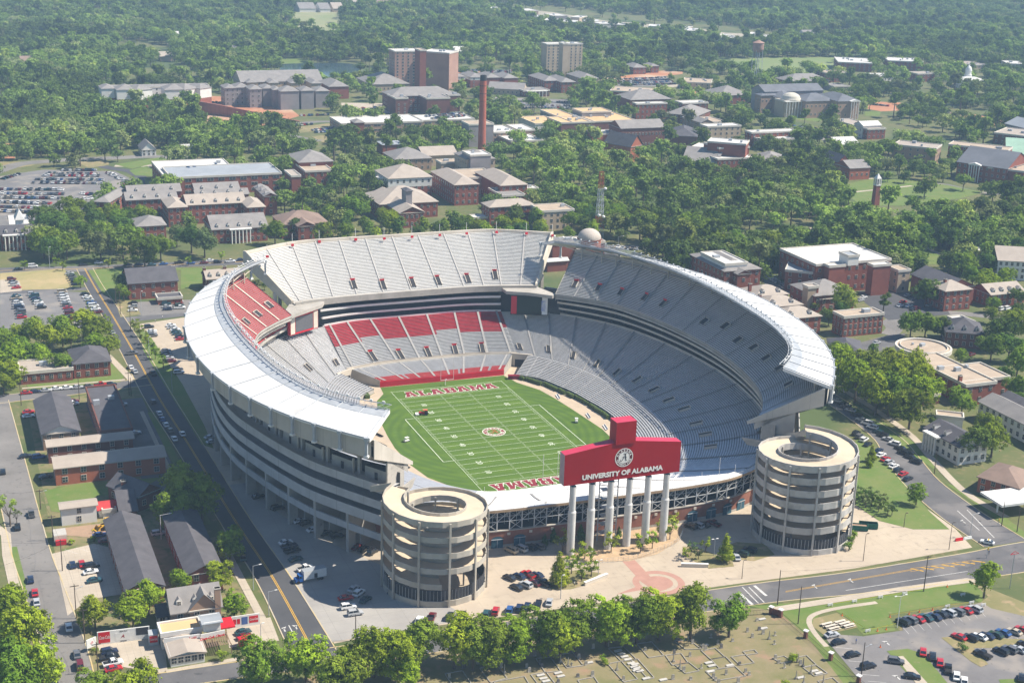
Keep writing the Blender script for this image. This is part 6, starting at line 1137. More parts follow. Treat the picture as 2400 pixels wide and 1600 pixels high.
mb = MB(); mb.lathe((0, 0, 0), [(RB*.9, 0), (RB*.9, 6.4)], 36); mb.build('wall', WM['p'], T); mb = MB(); mb.lathe((0, 0, 0), [(RB*.9, 6.2), (RB, 6.2), (RB, 8.0), (RB*.93, 8.0), (RB*.93, 7.7)], 36); mb.lathe((0, 0, 0), [(RB*.84, 7.6), (RB*.84, 8.4), (RB*.82, 8.4), (RB*.82, 7.8)], 36); mb.build('rim', trim, T)
mb = MB(); mb.lathe((0, 0, 0), [(RB*.95, 7.65), (.01, 7.7)], 36); mb.build('roof', RM['t'], T); mb = MB(); mb.box((0, 1), (1, .3), 1.2, .8, 7.7, 9); mb.box((-3, 4), (1, 0), .4, .4, 7.7, 8.6); mb.build('rooftop_unit', greym, T)
for k in range(20): a = 2*PI*k/20; wo = link('window', win_mesh(1.6, 2), T); wo.location = (RB*.905*math.cos(a), RB*.905*math.sin(a), 1.6); wo.rotation_euler = (0, 0, a+PI/2)
B('dark_hip_house', 'small house with dark hipped roof behind the right stadium roof', 'house', [(6, (1010, 850), (1230, 865), (1190, 775), 4, 'Hd', dict(w='o', fl=1, ws=4))])
B('brick_flat_house', 'brick fraternity house with flat tan roof, chimney and white portico', 'house', [(6, (1690, 970), (1930, 1060), (1780, 925), 8.5, 'Ft', dict(w='b', fl=2, ws=5, D=26)), (6, (1930, 1085), (2185, 1085), (1960, 925), 9, 'Ft', dict(w='b', fl=2, ws=5, D=40, ch=[(.03, .12)], chh=3)), (6, (1580, 1165), (1790, 1165), (1750, 1130), 4, 'Ft', dict(w='d', nw=1))])
B('white_mansion', 'white mansion with round columned porch and dark roof with three dormers', 'house', [(6, (1650, 1370), (1880, 1500), (1990, 1400), 7.5, 'Gd', dict(w='w', fl=2, ws=3.2, dorm=3, col=(.1, .5, 5), nop=1, D=13)), (6, (1730, 1290), (1910, 1310), (1880, 1275), 6, 'Ft', dict(w='w', nw=1))])
B('long_white_house', 'long cream house with grey roof and brick lower wall at the right edge', 'house', [(6, (2020, 1190), (2323, 1420), (2420, 1330), 7.5, 'Gg', dict(w='w', fl=2, ws=3.6, D=13)), (6, (2120, 1180), (2323, 1290), (2420, 1230), 6.5, 'Gd', dict(w='d', nw=1, D=14))])
B('brown_roof_lodge', 'brick house with brown hipped roof and white doors at the right edge by the junction', 'house', [(9, (2015, 160), (2290, 240), (2360, 120), 6, 'Hb', dict(w='o', fl=2, ws=3, D=18, pit=.4))])
mb = MB(); T = thing('petrol_canopy', 'flat white filling station canopy at the right edge by the junction', 'canopy', None, (*K(9, 2300, 430).xy, 0)); mb.box((0, 5), (1, -.05), 9, 6, 4.6, 5.4); mb.build('canopy_roof', white, T)
for x in (-6, 6): mb = MB(); mb.box((x, 5), (1, 0), .25, .25, 0, 4.6); mb.build('column', white, T)
# scattered houses and shops in the far woods
mb = MB(); rr = random.Random(5)
i = 0
for x, y, w_, h_, m in [(480, 95, 30, 8, 'w'), (985, 60, 70, 16, 't'), (1220, 75, 140, 22, 'p'), (1440, 110, 120, 20, 'g'), (1560, 118, 60, 12, 't'), (1290, 115, 80, 10, 'w'), (1380, 140, 90, 12, 'w'), (1500, 150, 100, 14, 'w'), (1640, 145, 110, 12, 't'), (1760, 165, 120, 18, 'w'), (1850, 170, 90, 14, 't'), (1960, 175, 120, 12, 'w'), (2090, 180, 90, 12, 'w'), (2200, 195, 120, 14, 't'), (2290, 190, 60, 16, 'o')]:
    i += 1; B('shop', '%s distant shop from the left along the pale strip beyond the woods' % ordn(i), 'shop', [(2, (x, y), (x+w_, y+4), (x+w_-4, y-10), 8, 'Fw', dict(w=m, nw=1))], 'distant shops along the pale strip')
i = 0
for x, y, w_ in [(5, 210, 110), (300, 265, 170), (420, 235, 70), (490, 255, 120), (210, 245, 60)]: i += 1; B('shop', '%s white roofed distant shop from the left in the right part of the strip' % ordn(i), 'shop', [(3, (x, y), (x+w_, y+5), (x+w_-8, y-14), 8, 'Fw', dict(w='w', nw=1))], 'distant shops in the right part of the strip')
i = 0
for t, x, y, w_, rk, m in [(1, 2040, 60, 110, 'Gg', 'w'), (1, 2180, 62, 70, 'Gg', 'w'), (1, 2270, 60, 70, 'Gk', 't'), (1, 1640, 215, 30, 'Gk', 't'), (1, 1090, 385, 85, 'Gk', 't'), (1, 1205, 250, 40, 'Gw', 'w'), (1, 690, 415, 60, 'Gg', 'w'), (1, 1560, 345, 60, 'Gg', 'p'), (1, 140, 415, 80, 'Gb', 'd'), (2, 60, 38, 90, 'Gk', 't'), (2, 250, 40, 90, 'Gb', 't'), (2, 780, 350, 90, 'Gw', 'w'), (1, 1500, 375, 30, 'Gw', 'w'), (3, 840, 240, 80, 'Gg', 'w')]:
    i += 1; B('house', 'small distant house in the woods, %s of its kind counted from the left' % ordn([8+0, 9, 10, 6, 3, 4, 1, 7, 0, 11, 12, 14, 5, 15][i-1]), 'house', [(t, (x, y), (x+w_, y), (x+w_-3, y-14), 5.5, rk, dict(w=m, nw=1))], 'houses scattered in the far woods')
def infoot(x, y, pad=0):
    for ax, ay, ux, uy, L, D in FOOT:
        dx, dy = x-ax, y-ay; s = dx*ux+dy*uy; d = -dx*uy+dy*ux
        if -pad < s < L+pad and -pad < d < D+pad: return True
    return False
# ================================================================ TREES
def leaf_mat(name, far=False):
    m = bpy.data.materials.new(name); m.use_nodes = True; n = m.node_tree; n.nodes.clear(); L = n.links.new
    out = n.nodes.new('ShaderNodeOutputMaterial'); oi = n.nodes.new('ShaderNodeObjectInfo'); tc = n.nodes.new('ShaderNodeTexCoord')
    ns = n.nodes.new('ShaderNodeTexNoise'); ns.inputs['Scale'].default_value = .45 if not far else .3; ns.inputs['Detail'].default_value = 4; L(tc.outputs['Object'], ns.inputs['Vector'])
    r = n.nodes.new('ShaderNodeMapRange'); r.inputs[1].default_value = .35; r.inputs[2].default_value = .65; r.inputs[3].default_value = .62; r.inputs[4].default_value = 1.35; L(ns.outputs['Fac'], r.inputs[0])
    if far:
        cr = n.nodes.new('ShaderNodeValToRGB'); e = cr.color_ramp.elements; e[0].position = 0; e[0].color = (.098, .155, .040, 1); e[1].position = 1; e[1].color = (.29, .35, .075, 1)
        x = e.new(.45); x.color = (.155, .225, .048, 1); x = e.new(.8); x.color = (.20, .29, .050, 1); x = e.new(.93); x.color = (.22, .25, .11, 1); L(oi.outputs['Random'], cr.inputs[0]); n2 = n.nodes.new('ShaderNodeTexNoise'); n2.inputs['Scale'].default_value = .006; n2.inputs['Detail'].default_value = 4; L(oi.outputs['Location'], n2.inputs['Vector']); r2 = n.nodes.new('ShaderNodeMapRange'); r2.inputs[1].default_value = .38; r2.inputs[2].default_value = .62; r2.inputs[3].default_value = .6; r2.inputs[4].default_value = 1.4; L(n2.outputs['Fac'], r2.inputs[0]); m3 = n.nodes.new('ShaderNodeVectorMath'); m3.operation = 'SCALE'; L(cr.outputs[0], m3.inputs[0]); L(r2.outputs[0], m3.inputs['Scale']); base = m3.outputs[0]
    else: base = oi.outputs['Color']
    mu = n.nodes.new('ShaderNodeVectorMath'); mu.operation = 'SCALE'; L(base, mu.inputs[0]); L(r.outputs[0], mu.inputs['Scale'])
    d = n.nodes.new('ShaderNodeBsdfDiffuse'); t = n.nodes.new('ShaderNodeBsdfTranslucent'); L(mu.outputs[0], d.inputs[0]); 
    m2 = n.nodes.new('ShaderNodeVectorMath'); m2.operation = 'MULTIPLY'; m2.inputs[1].default_value = (1.25, 1.3, .6); L(mu.outputs[0], m2.inputs[0]); L(m2.outputs[0], t.inputs[0])
    mx = n.nodes.new('ShaderNodeMixShader'); mx.inputs[0].default_value = .2; L(d.outputs[0], mx.inputs[1]); L(t.outputs[0], mx.inputs[2]); L(mx.outputs[0], out.inputs['Surface']); return m
leafm = leaf_mat('leaves'); leaff = leaf_mat('far_leaves', True)
bark = mat('bark', (.13, .10, .075), (.085, .065, .05), 1.5)
def crown(seed, kind, H, R, quads, qs):
    rr = random.Random(seed); mb = MB(); lobes = []
    if kind == 'oak':
        for i in range(13):
            a = rr.random()*2*PI; q = R*(.25+.5*rr.random()) if i > 2 else R*.2*rr.random(); z = H*(.40+.38*rr.random()) if i > 2 else H*.74; lobes.append((q*math.cos(a), q*math.sin(a), z, R*(.30+.2*rr.random()), H*(.14+.08*rr.random())))
    elif kind == 'full':
        for i in range(14):
            a = rr.random()*2*PI; z = H*(.27+.55*rr.random()); q = R*(.62*rr.random()+.05)*(1.15-.5*abs(z/H-.5)); lobes.append((q*math.cos(a), q*math.sin(a), z, R*(.34+.14*rr.random()), H*(.14+.06*rr.random())))
    elif kind == 'round':
        for i in range(9):
            a = rr.random()*2*PI; q = R*.5*rr.random()**.5; lobes.append((q*math.cos(a), q*math.sin(a), H*(.35+.42*rr.random()), R*(.42+.15*rr.random()), H*(.17+.06*rr.random())))
    elif kind == 'cone':
        for i in range(14):
            f = i/13; a = rr.random()*2*PI; q = R*.28*(1-f); lobes.append((q*math.cos(a), q*math.sin(a), H*(.16+.76*f), R*(.80-.62*f), H*.09))
    elif kind == 'pine':
        for i in range(9):
            a = rr.random()*2*PI; f = rr.random(); q = R*.6*rr.random(); lobes.append((q*math.cos(a), q*math.sin(a), H*(.62+.34*f), R*(.5-.22*f), H*.055))
    elif kind == 'sparse':
        for i in range(11):
            a = rr.random()*2*PI; q = R*(.3+.5*rr.random()); lobes.append((q*math.cos(a), q*math.sin(a), H*(.42+.5*rr.random()), R*.2, H*.08))
    W = sum(l[3]**2 for l in lobes)
    for lx, ly, lz, lr, lh in lobes:
        nc = max(2, int(quads/14*lr*lr/W))
        for c in range(nc):
            u = rr.random()*2*PI; w_ = rr.random()*2-.75; w_ = max(-1, min(1, w_)); s = math.sqrt(max(0, 1-w_*w_)); k = .72+.33*rr.random(); cx, cy, cz = lx+lr*k*s*math.cos(u), ly+lr*k*s*math.sin(u), lz+lh*k*w_
            for j in range(14):
                p = Vector((cx+rr.gauss(0, qs*1.0), cy+rr.gauss(0, qs*1.0), cz+rr.gauss(0, qs*.7))); nrm = Vector((rr.gauss(0, .38)+s*math.cos(u), rr.gauss(0, .38)+s*math.sin(u), rr.gauss(0, .38)+w_+.25)).normalized(); t = nrm.orthogonal().normalized(); b = nrm.cross(t); an = rr.random()*PI; t, b = t*math.cos(an)+b*math.sin(an), b*math.cos(an)-t*math.sin(an)
                q = qs*(.55+.7*rr.random()); mb.face([p-t*q, p-b*q*.6, p+t*q, p+b*q*.6])
    return mb, lobes
def trunk_mb(H, R, lobes, kind):
    mb = MB(); tr = max(.12, H*.022); zt = H*(.9 if kind in ('cone', 'pine') else .5); mb.tube((0, 0, 0), (0, 0, H*.25), tr*1.3, 7, r2=tr); mb.tube((0, 0, H*.25), (0, 0, zt), tr, 7, r2=tr*.35)
    if kind not in ('cone',):
        for lx, ly, lz, lr, lh in lobes[:8]: mb.tube((0, 0, H*(.28 if kind != 'pine' else .6)), (lx*.85, ly*.85, lz), tr*.5, 5, r2=tr*.15)
    return mb
PROT = {}
def proto(kind, v):
    k = (kind, v)
    if k not in PROT:
        H, R, n, qs = {'full': (14, 6.6, 9500, .31), 'oak': (15, 7.6, 9500, .33), 'round': (10, 4.3, 4500, .27), 'cone': (11, 3.5, 6500, .26), 'pine': (20, 4.2, 2000, .42), 'sparse': (11, 4.5, 900, .3), 'small': (5, 2.0, 700, .22), 'bush': (2, 1.3, 500, .16)}[kind]
        kk = {'small': 'sparse', 'bush': 'round'}.get(kind, kind); mb, lb = crown(v*17+len(kind), kk, H, R, n, qs)
        PROT[k] = (mb.mesh('crown', [leafm]), trunk_mb(H, R, lb, kk).mesh('trunk', [bark]), H)
    return PROT[k]
HUE = {'d': (.105, .172, .032), 'm': (.175, .255, .028), 'l': (.26, .345, .026), 'y': (.30, .37, .045), 'g': (.14, .19, .07)}
HN = {'d': 'dark', 'm': 'green', 'l': 'bright', 'y': 'yellow-green', 'g': 'greyish'}
KN = {'oak': ('tree', 'broad'), 'full': ('tree', 'full'), 'round': ('tree', 'round'), 'cone': ('tree', 'pointed'), 'pine': ('pine_tree', 'tall'), 'sparse': ('tree', 'thin'), 'small': ('small_tree', 'small'), 'bush': ('bush', 'low')}
def inpoly(x, y, P):
    c = False; j = len(P)-1
    for i in range(len(P)):
        xi, yi = P[i]; xj, yj = P[j]
        if (yi > y) != (yj > y) and x < (xj-xi)*(y-yi)/(yj-yi)+xi: c = not c
        j = i
    return c
CLEAR.append([tuple(K(1, *p).xy) for p in ((-100, 1380), (600, 1380), (230, 1560), (160, 1700), (-100, 1700))])
CLEAR.append([tuple(K(3, *p).xy) for p in ((1090, 1250), (1300, 1205), (1800, 1250), (2060, 1320), (1960, 1470), (1600, 1500), (1180, 1480))])
for q_ in ([(640, 30), (900, 20), (960, 130), (640, 150)], [(430, 30), (640, 20), (640, 150), (440, 150)]): CLEAR.append([tuple(K(6, *p).xy) for p in q_])
CB = [(min(p[0] for p in c), max(p[0] for p in c), min(p[1] for p in c), max(p[1] for p in c), c) for c in CLEAR]
def inclear(x, y): return any(a <= x <= b and c <= y <= d and inpoly(x, y, P) for a, b, c, d, P in CB)
def hides(x, y, rr, p_, steps):
    dx, dy = x-CP[0], y-CP[1]; d = math.hypot(dx, dy); dx /= d; dy /= d
    return rr.random() < p_ and any(infoot(x+dx*s, y+dy*s, 0) for s in steps)
TREES = []; TG = {}
def tree_at(x, y, h, kind, hue, grp):
    TREES.append((x, y, h, kind, hue, grp))
def TP(t, px, py, h): p = K(t, px, py, h*.62); return p.x, p.y
def trees(grp, t, kind, hues, h, pts):
    for i, p in enumerate(pts):
        hh = h*(p[2] if len(p) > 2 else 1); x, y = TP(t, p[0], p[1], hh); tree_at(x, y, hh, kind, hues[i % len(hues)], grp)
def grove(grp, t, kind, hues, h, poly, sp, seed=1, keep=1.0, clear=True):
    P = [TP(t, x, y, h) for x, y in poly]; rr = random.Random(seed); xs = [p[0] for p in P]; ys = [p[1] for p in P]; got = []
    n = int((max(xs)-min(xs))*(max(ys)-min(ys))/(sp*sp)*6)+10
    for _ in range(min(n, 9000)):
        x = min(xs)+rr.random()*(max(xs)-min(xs)); y = min(ys)+rr.random()*(max(ys)-min(ys))
        if not inpoly(x, y, P) or infoot(x, y, 2.5) or inroad(x, y): continue
        if clear and inclear(x, y): continue
        if any((x-a)**2+(y-b)**2 < sp*sp*.8 for a, b in got): continue
        if hides(x, y, rr, .85, (8, 16, 25)): continue
        if rr.random() > keep: continue
        got.append((x, y)); k = kind if isinstance(kind, str) else rr.choice(kind); tree_at(x, y, h*(.75+.5*rr.random())*(1.25 if k == 'pine' else 1), k, rr.choice(hues), grp)
GR = 'in the row along the cemetery'
trees(GR, 0, 'full', 'mlmlm', 16, [(606, 1540), (716, 1530), (785, 1562, .9), (876, 1508), (824, 1565, .9), (984, 1495), (1066, 1488), (1145, 1488), (1209, 1484, .9), (1277, 1462), (1349, 1452), (1425, 1440), (1496, 1432), (1549, 1424), (1623, 1416, 1.1), (1713, 1430, .85), (930, 1520), (1110, 1500, .9), (1316, 1478, .9), (1460, 1450, .85)])
trees(GR, 0, 'round', 'l', 10, [(965, 1572)])
trees('at the bottom left street corner', 0, 'full', 'lml', 19, [(50, 1470), (15, 1560), (95, 1540, .8), (310, 1600, .9), (215, 1610, .7), (20, 1410, .8)])
trees('around the two long apartment roofs', 7, 'full', 'll', 11, [(640, 1050), (900, 1040, 1.1), (1010, 950), (1220, 855, .8), (1480, 800, .95), (1590, 1015, .9)])
trees('in the stadium shadow beside the avenue', 7, 'full', 'm', 19, [(1250, 200), (1200, 330, .8), (1370, 270, .9), (1560, 580, .6), (1120, 380, .6)]); trees('beside the left street', 7, 'sparse', 'yg', 11, [(60, 370), (110, 420, .5)]); trees('by the yellow loader', 7, 'bush', 'lm', 2, [(485, 600), (640, 580), (1510, 1378, 1.6), (650, 1345)])
GP = 'in the garden round the sign posts'
trees(GP, 8, 'small', 'yly', 6, [(1510, 590, 1.2), (1660, 650), (1700, 690, .8), (1840, 600, 1.1), (2040, 600, 1.1), (2180, 500), (2255, 455), (2120, 580), (2240, 520)])
trees('on the plaza left of the brick crest', 8, 'cone', 'l', 11, [(1487, 760)]); trees('on the plaza left of the brick crest', 8, 'small', 'l', 6, [(1570, 750), (1640, 800), (1705, 770), (1610, 700)])
trees('on the plaza beside the right ramp tower', 9, 'cone', 'l', 9.5, [(298, 625)]); trees('on the plaza beside the right ramp tower', 9, 'small', 'gl', 5, [(60, 640), (160, 620), (110, 680, .8), (20, 680, .8)])
trees('against the near brick wall', 8, 'cone', 'dd', 5, [(1385, 580, .8), (1445, 550), (1630, 530, 1.2), (1690, 520, .9), (1890, 530, .8), (1120, 600, .4)]); trees('at the foot of the right ramp tower', 9, 'bush', 'm', 3, [(1150, 590), (1165, 550), (1135, 630)])
trees('on the lawn beyond the right tower', 9, 'small', 'gd', 5, [(1195, 260), (1230, 285), (1265, 270), (1290, 310), (1320, 300), (1340, 345), (1370, 320), (1400, 375), (1430, 370), (1180, 300), (1250, 320)])
trees('beside the right avenue', 9, 'round', 'ml', 9, [(1600, 255), (2070, 835, 1.35)]); trees('beside the right avenue', 6, 'cone', 'l', 7, [(1290, 1530), (1270, 1590, .7)]); trees('in the lower right car park', 9, 'bush', 'd', 2.6, [(1910, 1310)]); trees('in the cemetery', 9, 'bush', 'l', 2.6, [(748, 1385, 1.1), (690, 1567)]); trees('in the cemetery', 8, 'bush', 'l', 2.2, [(1785, 1395), (1800, 1420, .8)])
trees('beyond the right avenue', 6, 'oak', 'llm', 20, [(1110, 900, .8), (1190, 1010), (1290, 960), (1400, 930), (1500, 1010, 1.05), (1420, 1100), (1580, 960), (1630, 1100, .9), (1560, 1200, .9), (1330, 1090), (1060, 980, .7), (1040, 860, .7)])
trees('round the white mansion', 6, 'oak', 'mdm', 15, [(1910, 1180, .9), (2000, 1440), (2120, 1420), (2080, 1330, .7), (1700, 1330, .4)])
trees('near the round building', 6, 'oak', 'mmd', 14, [(1560, 650), (1660, 650), (1770, 670, .85), (1900, 870, .6), (1700, 930, .5), (2160, 700, 1.2), (2260, 640, 1.2), (2110, 800), (2230, 800), (2290, 900, 1.1), (2290, 1080, .9), (2190, 1000, .7), (2290, 1180, .7), (1300, 830, .4)])
trees('in the court behind the right stand', 6, 'oak', 'yd', 17, [(1110, 480), (1660, 430, .9)]); trees('in the court behind the right stand', 6, 'oak', 'dm', 13, [(1000, 600, .7), (900, 530, .5), (1070, 560, .8), (2120, 520, .7), (2290, 470, .8), (2110, 590, .7), (2280, 560, .7)]); trees('in the court behind the right stand', 6, 'pine', 'd', 17, [(1370, 530)])
trees('along the far side of the right stand', 6, 'oak', 'mdl', 14, [(600, 180, .8), (20, 240), (-60, 200), (440, 160, .5), (2080, 240), (2080, 370, 1.1), (1950, 240), (1820, 230), (2200, 330, .9), (1980, 330, .9)])
GA = 'along the left avenue beside the big car park'
trees(GA, 4, 'oak', 'lmlm', 14, [(60, 860), (160, 830), (70, 980, .9), (240, 690, 1.1), (330, 740), (420, 680, 1.1), (560, 640, 1.1), (660, 690, 1.05), (640, 790, .9), (740, 800, .8), (280, 860, .8), (410, 920, .8), (480, 740, .9), (0, 760), (130, 730, .8), (20, 1050, .7)])
trees('on the lawn strip along the avenue', 4, 'small', 'ml', 6, [(915, 660), (950, 700), (985, 750), (1055, 850), (1110, 910), (1000, 780), (1030, 820)]); trees('by the brick office left of the stadium', 4, 'oak', 'gml', 11, [(835, 370), (840, 440, .8), (545, 370, .6), (1740, 390, .5), (1800, 400, .4)])
trees('along the far avenue', 4, 'small', 'lly', 5.5, [(165, 255), (425, 262), (735, 245), (1280, 228), (1505, 195), (640, 195), (380, 235), (850, 240)])
trees('in the big row beyond the far avenue', 4, 'oak', 'mdmdg', 17, [(290, 80, 1.1), (350, 130, .9), (450, 110, .9), (600, 60), (680, 110, 1.05), (880, 60), (980, 150, 1.05), (1090, 120, .9), (1300, 60), (1390, 90), (1870, 20, .9), (2010, -10, .7), (2200, 30, .8), (790, 70, .7), (1200, 40, .8)])
grove('behind the far upper deck', 2, ['oak', 'round'], 'mdlm', 13, [(0, 1400), (300, 1330), (320, 1500), (900, 1500), (1000, 1380), (1250, 1380), (1500, 1380), (1700, 1420), (1720, 1567), (0, 1567)], 12, 3, 1)
grove('between the left campus halls', 2, ['oak', 'round'], 'mdm', 13, [(0, 1080), (240, 1080), (250, 1350), (60, 1420), (0, 1400)], 11, 4, 1); grove('between the left campus halls', 2, ['oak', 'round'], 'mdgm', 13, [(0, 900), (830, 860), (830, 1010), (360, 1030), (300, 1100), (0, 1090)], 12, 5, 1)
grove('between the left dormitories', 1, ['oak', 'round'], 'mdl', 12, [(1880, 1110), (2060, 1100), (2323, 1120), (2323, 1480), (1900, 1400)], 12, 6, 1); grove('between the left dormitories', 1, ['oak', 'round'], 'dm', 12, [(700, 1330), (900, 1400), (1150, 1420), (1150, 1480), (850, 1500), (700, 1450)], 11, 7, 1); grove('between the left dormitories', 1, ['oak'], 'md', 14, [(220, 1420), (820, 1410), (900, 1567), (220, 1567)], 12, 8, 1)
grove('in the dense grove left of the green', 3, ['oak', 'oak', 'round'], 'dmdm', 15, [(0, 1130), (560, 1110), (900, 1060), (1050, 1200), (1080, 1300), (1200, 1430), (900, 1500), (0, 1567)], 12, 9, 1); grove('in the dense grove before the green', 3, ['oak', 'oak', 'round'], 'ddml', 16, [(1000, 1420), (1300, 1440), (2000, 1370), (2323, 1330), (2323, 1600), (1000, 1600)], 12.5, 10, 1)
grove('in the grove right of the chimney', 2, ['oak', 'round', 'oak'], 'dmdm', 14, [(1000, 1010), (1380, 900), (1700, 930), (1900, 1060), (2323, 1080), (2323, 1567), (1640, 1500), (1500, 1340), (1290, 1200), (1080, 1100)], 12, 11, 1)
trees('on the green by the bell tower', 3, 'oak', 'ddmd', 15, [(1655, 1240, 1.2), (1400, 1190, .6), (1510, 1190, .7), (1915, 1230, .8), (1780, 1160), (2110, 1280, .5), (2040, 1270, .5)])
grove('beyond the boulevard right of the dome', 6, ['oak'], 'dmd', 15, [(0, 0), (1000, 10), (1300, 100), (1600, 80), (1600, 20), (2323, 20), (2323, 130), (1900, 150), (1500, 140), (1000, 120), (500, 110), (0, 110)], 14, 12, 1)
grove('among the right hand campus halls', 3, ['oak', 'round'], 'dmdg', 14, [(500, 960), (820, 900), (1050, 1000), (1440, 1000), (1700, 1070), (1850, 1100), (1600, 1160), (1270, 1160), (1000, 1060), (600, 1080)], 12, 13, .9)
TREES.sort(key=lambda q: (q[0]-CP[0])**2+(q[1]-CP[1])**2)
near, rest = TREES[:295], TREES[295:]
byg = {}
for q in near: byg.setdefault((q[5], KN[q[3]][0]), []).append(q)
for (grp, nm), L_ in byg.items():
    L_.sort(key=lambda q: PJ((q[0], q[1], 0))[0]); cnt = {}
    kinds = {'tree': 'tree', 'pine_tree': 'pine', 'small_tree': 'tree', 'bush': 'bush'}
    for i, (x, y, h, kind, hue, g_) in enumerate(L_):
        v = random.Random(int(x*13+y*7)).randrange(4 if kind in ('oak', 'full') else 2); cm, tm, H0 = proto(kind, v)
        lab = '%s %s %s %s%s' % (KN[kind][1], HN[hue], kinds[nm], grp, (', '+ordn(i)+' from the left') if len(L_) > 1 else '')
        T = thing(nm, lab, kinds[nm] if nm != 'pine_tree' else 'tree', kinds[nm]+'s '+grp, (x, y, 0), random.Random(int(x*3)).random()*6.28); s = h/H0; T.scale = (s, s, s)
        c = HUE[hue]; rr = random.Random(int(x*5+y)); k = .82+.36*rr.random(); f = link('crown', cm, T); f.color = (c[0]*k*(.85+.3*rr.random()), c[1]*k, c[2]*k, 1); link('trunk', tm, T)
# far woods: one mass, instanced on points
far_obs = []
src_col = bpy.data.collections.new('wood_sources')
for i in range(6):
    kk = ['oak', 'round', 'oak', 'pine', 'oak', 'round'][i]; H, R = ((14, 8.0), (13, 6.6), (15, 8.2), (19, 5.0), (13, 7.8), (12, 6.2))[i]
    mb, lb = crown(400+i, kk, H, R, 1050, .78); c2 = trunk_mb(H, R, lb, kk); o0 = len(mb.v); mb.v += c2.v; mb.f += [tuple(j+o0 for j in f) for f in c2.f]; mb.m += [1]*len(c2.f)
    o = bpy.data.objects.new('wood_source', mb.mesh('wood_source', [leaff, bark])); src_col.objects.link(o)
rr = random.Random(77); WP = []
for q in rest: WP.append((q[0], q[1], 0.0, q[2]/14))
CAMPUS = [K(0, *p) for p in [(0, 380), (300, 345), (560, 370), (700, 330), (690, 290), (560, 250), (230, 220), (225, 185), (640, 190), (900, 120), (1080, 120), (1240, 100), (1450, 110), (1500, 150), (1750, 150), (2000, 135), (2400, 140), (2400, 560), (1500, 560), (0, 640)]]; CAMPUS = [(p.x, p.y) for p in CAMPUS]
SHOPS = [(K(0, *p).x, K(0, *p).y) for p in [(1150, 10), (1240, 10), (1450, 30), (1660, 55), (1840, 78), (1840, 100), (1600, 72), (1400, 55), (1210, 38)]]
def density(x, y, px, py):
    if inpoly(x, y, SHOPS): return .12
    if inpoly(x, y, CAMPUS): return .33 if px < 1700 else .36
    return 1.0
Y = 150.0
while Y < 3300:
    dd = 8.6+Y*.0016; X = -700.0
    while X < 3300:
        X += dd; x = X+rr.uniform(-.45, .45)*dd; y = Y+rr.uniform(-.45, .45)*dd
        px, py = PJ((x, y, 8))
        if px < -160 or px > 2560 or py < -60: continue
        if py > 640 or (Vector((x, y, 0))-Vector(CP)).dot(CF) < 0: continue
        if 250 < py and inpoly(x, y, CAMPUS) and any(abs(x-q[0])+abs(y-q[1]) < 11 for q in near+rest): continue
        if x < 180 and y < 300: continue
        if rr.random() > density(x, y, px, py): continue
        if noise.noise(Vector((x*.009, y*.006, 3))) > (.30 if 150 < py < 400 else .42): continue
        if infoot(x, y, 3) or inroad(x, y) or inclear(x, y): continue
        dx, dy = x-CP[0], y-CP[1]; d = math.hypot(dx, dy); dx /= d; dy /= d
        if hides(x, y, rr, .93, (9, 20, 32)) or hides(x, y, rr, .6, (45, 58)): continue
        if rr.random() < .85 and (inclear(x+dx*14, y+dy*14) or inclear(x+dx*30, y+dy*30)): continue
        WP.append((x, y, 0.0, .62+.72*rr.random()**1.2))
    Y += dd
wm_ = bpy.data.meshes.new('far_woods'); wm_.from_pydata([p[:3] for p in WP], [], []); at = wm_.attributes.new('size', 'FLOAT', 'POINT'); at.data.foreach_set('value', [p[3] for p in WP])
wo = link('far_woods', wm_); tag(wo, kind='stuff'); tag(wo, 'dense green woods filling the distance behind the campus', 'woods')
ng = bpy.data.node_groups.new('woods', 'GeometryNodeTree'); ng.interface.new_socket('Geometry', in_out='INPUT', socket_type='NodeSocketGeometry'); ng.interface.new_socket('Geometry', in_out='OUTPUT', socket_type='NodeSocketGeometry')
N = ng.nodes.new; gi = N('NodeGroupInput'); go = N('NodeGroupOutput'); ip = N('GeometryNodeInstanceOnPoints'); ci = N('GeometryNodeCollectionInfo'); ci.inputs[0].default_value = src_col; ci.inputs[1].default_value = True; ci.inputs[2].default_value = True
rv = N('FunctionNodeRandomValue'); rv.data_type = 'FLOAT_VECTOR'; rv.inputs[0].default_value = (0, 0, 0); rv.inputs[1].default_value = (0, 0, 6.28); na = N('GeometryNodeInputNamedAttribute'); na.data_type = 'FLOAT'; na.inputs[0].default_value = 'size'
ri = N('FunctionNodeRandomValue'); ri.data_type = 'INT'; ri.inputs[4].default_value = 0; ri.inputs[5].default_value = 5; ri.inputs[8].default_value = 3
ip.inputs['Pick Instance'].default_value = True; Lk = ng.links.new
Lk(gi.outputs[0], ip.inputs['Points']); Lk(ci.outputs[0], ip.inputs['Instance']); Lk(ri.outputs[2], ip.inputs['Instance Index']); Lk(rv.outputs[0], ip.inputs['Rotation']); Lk(na.outputs[0], ip.inputs['Scale']); Lk(ip.outputs[0], go.inputs[0])
md = wo.modifiers.new('woods', 'NODES'); md.node_group = ng
print('TREES', len(TREES), 'WOODS', len(WP))
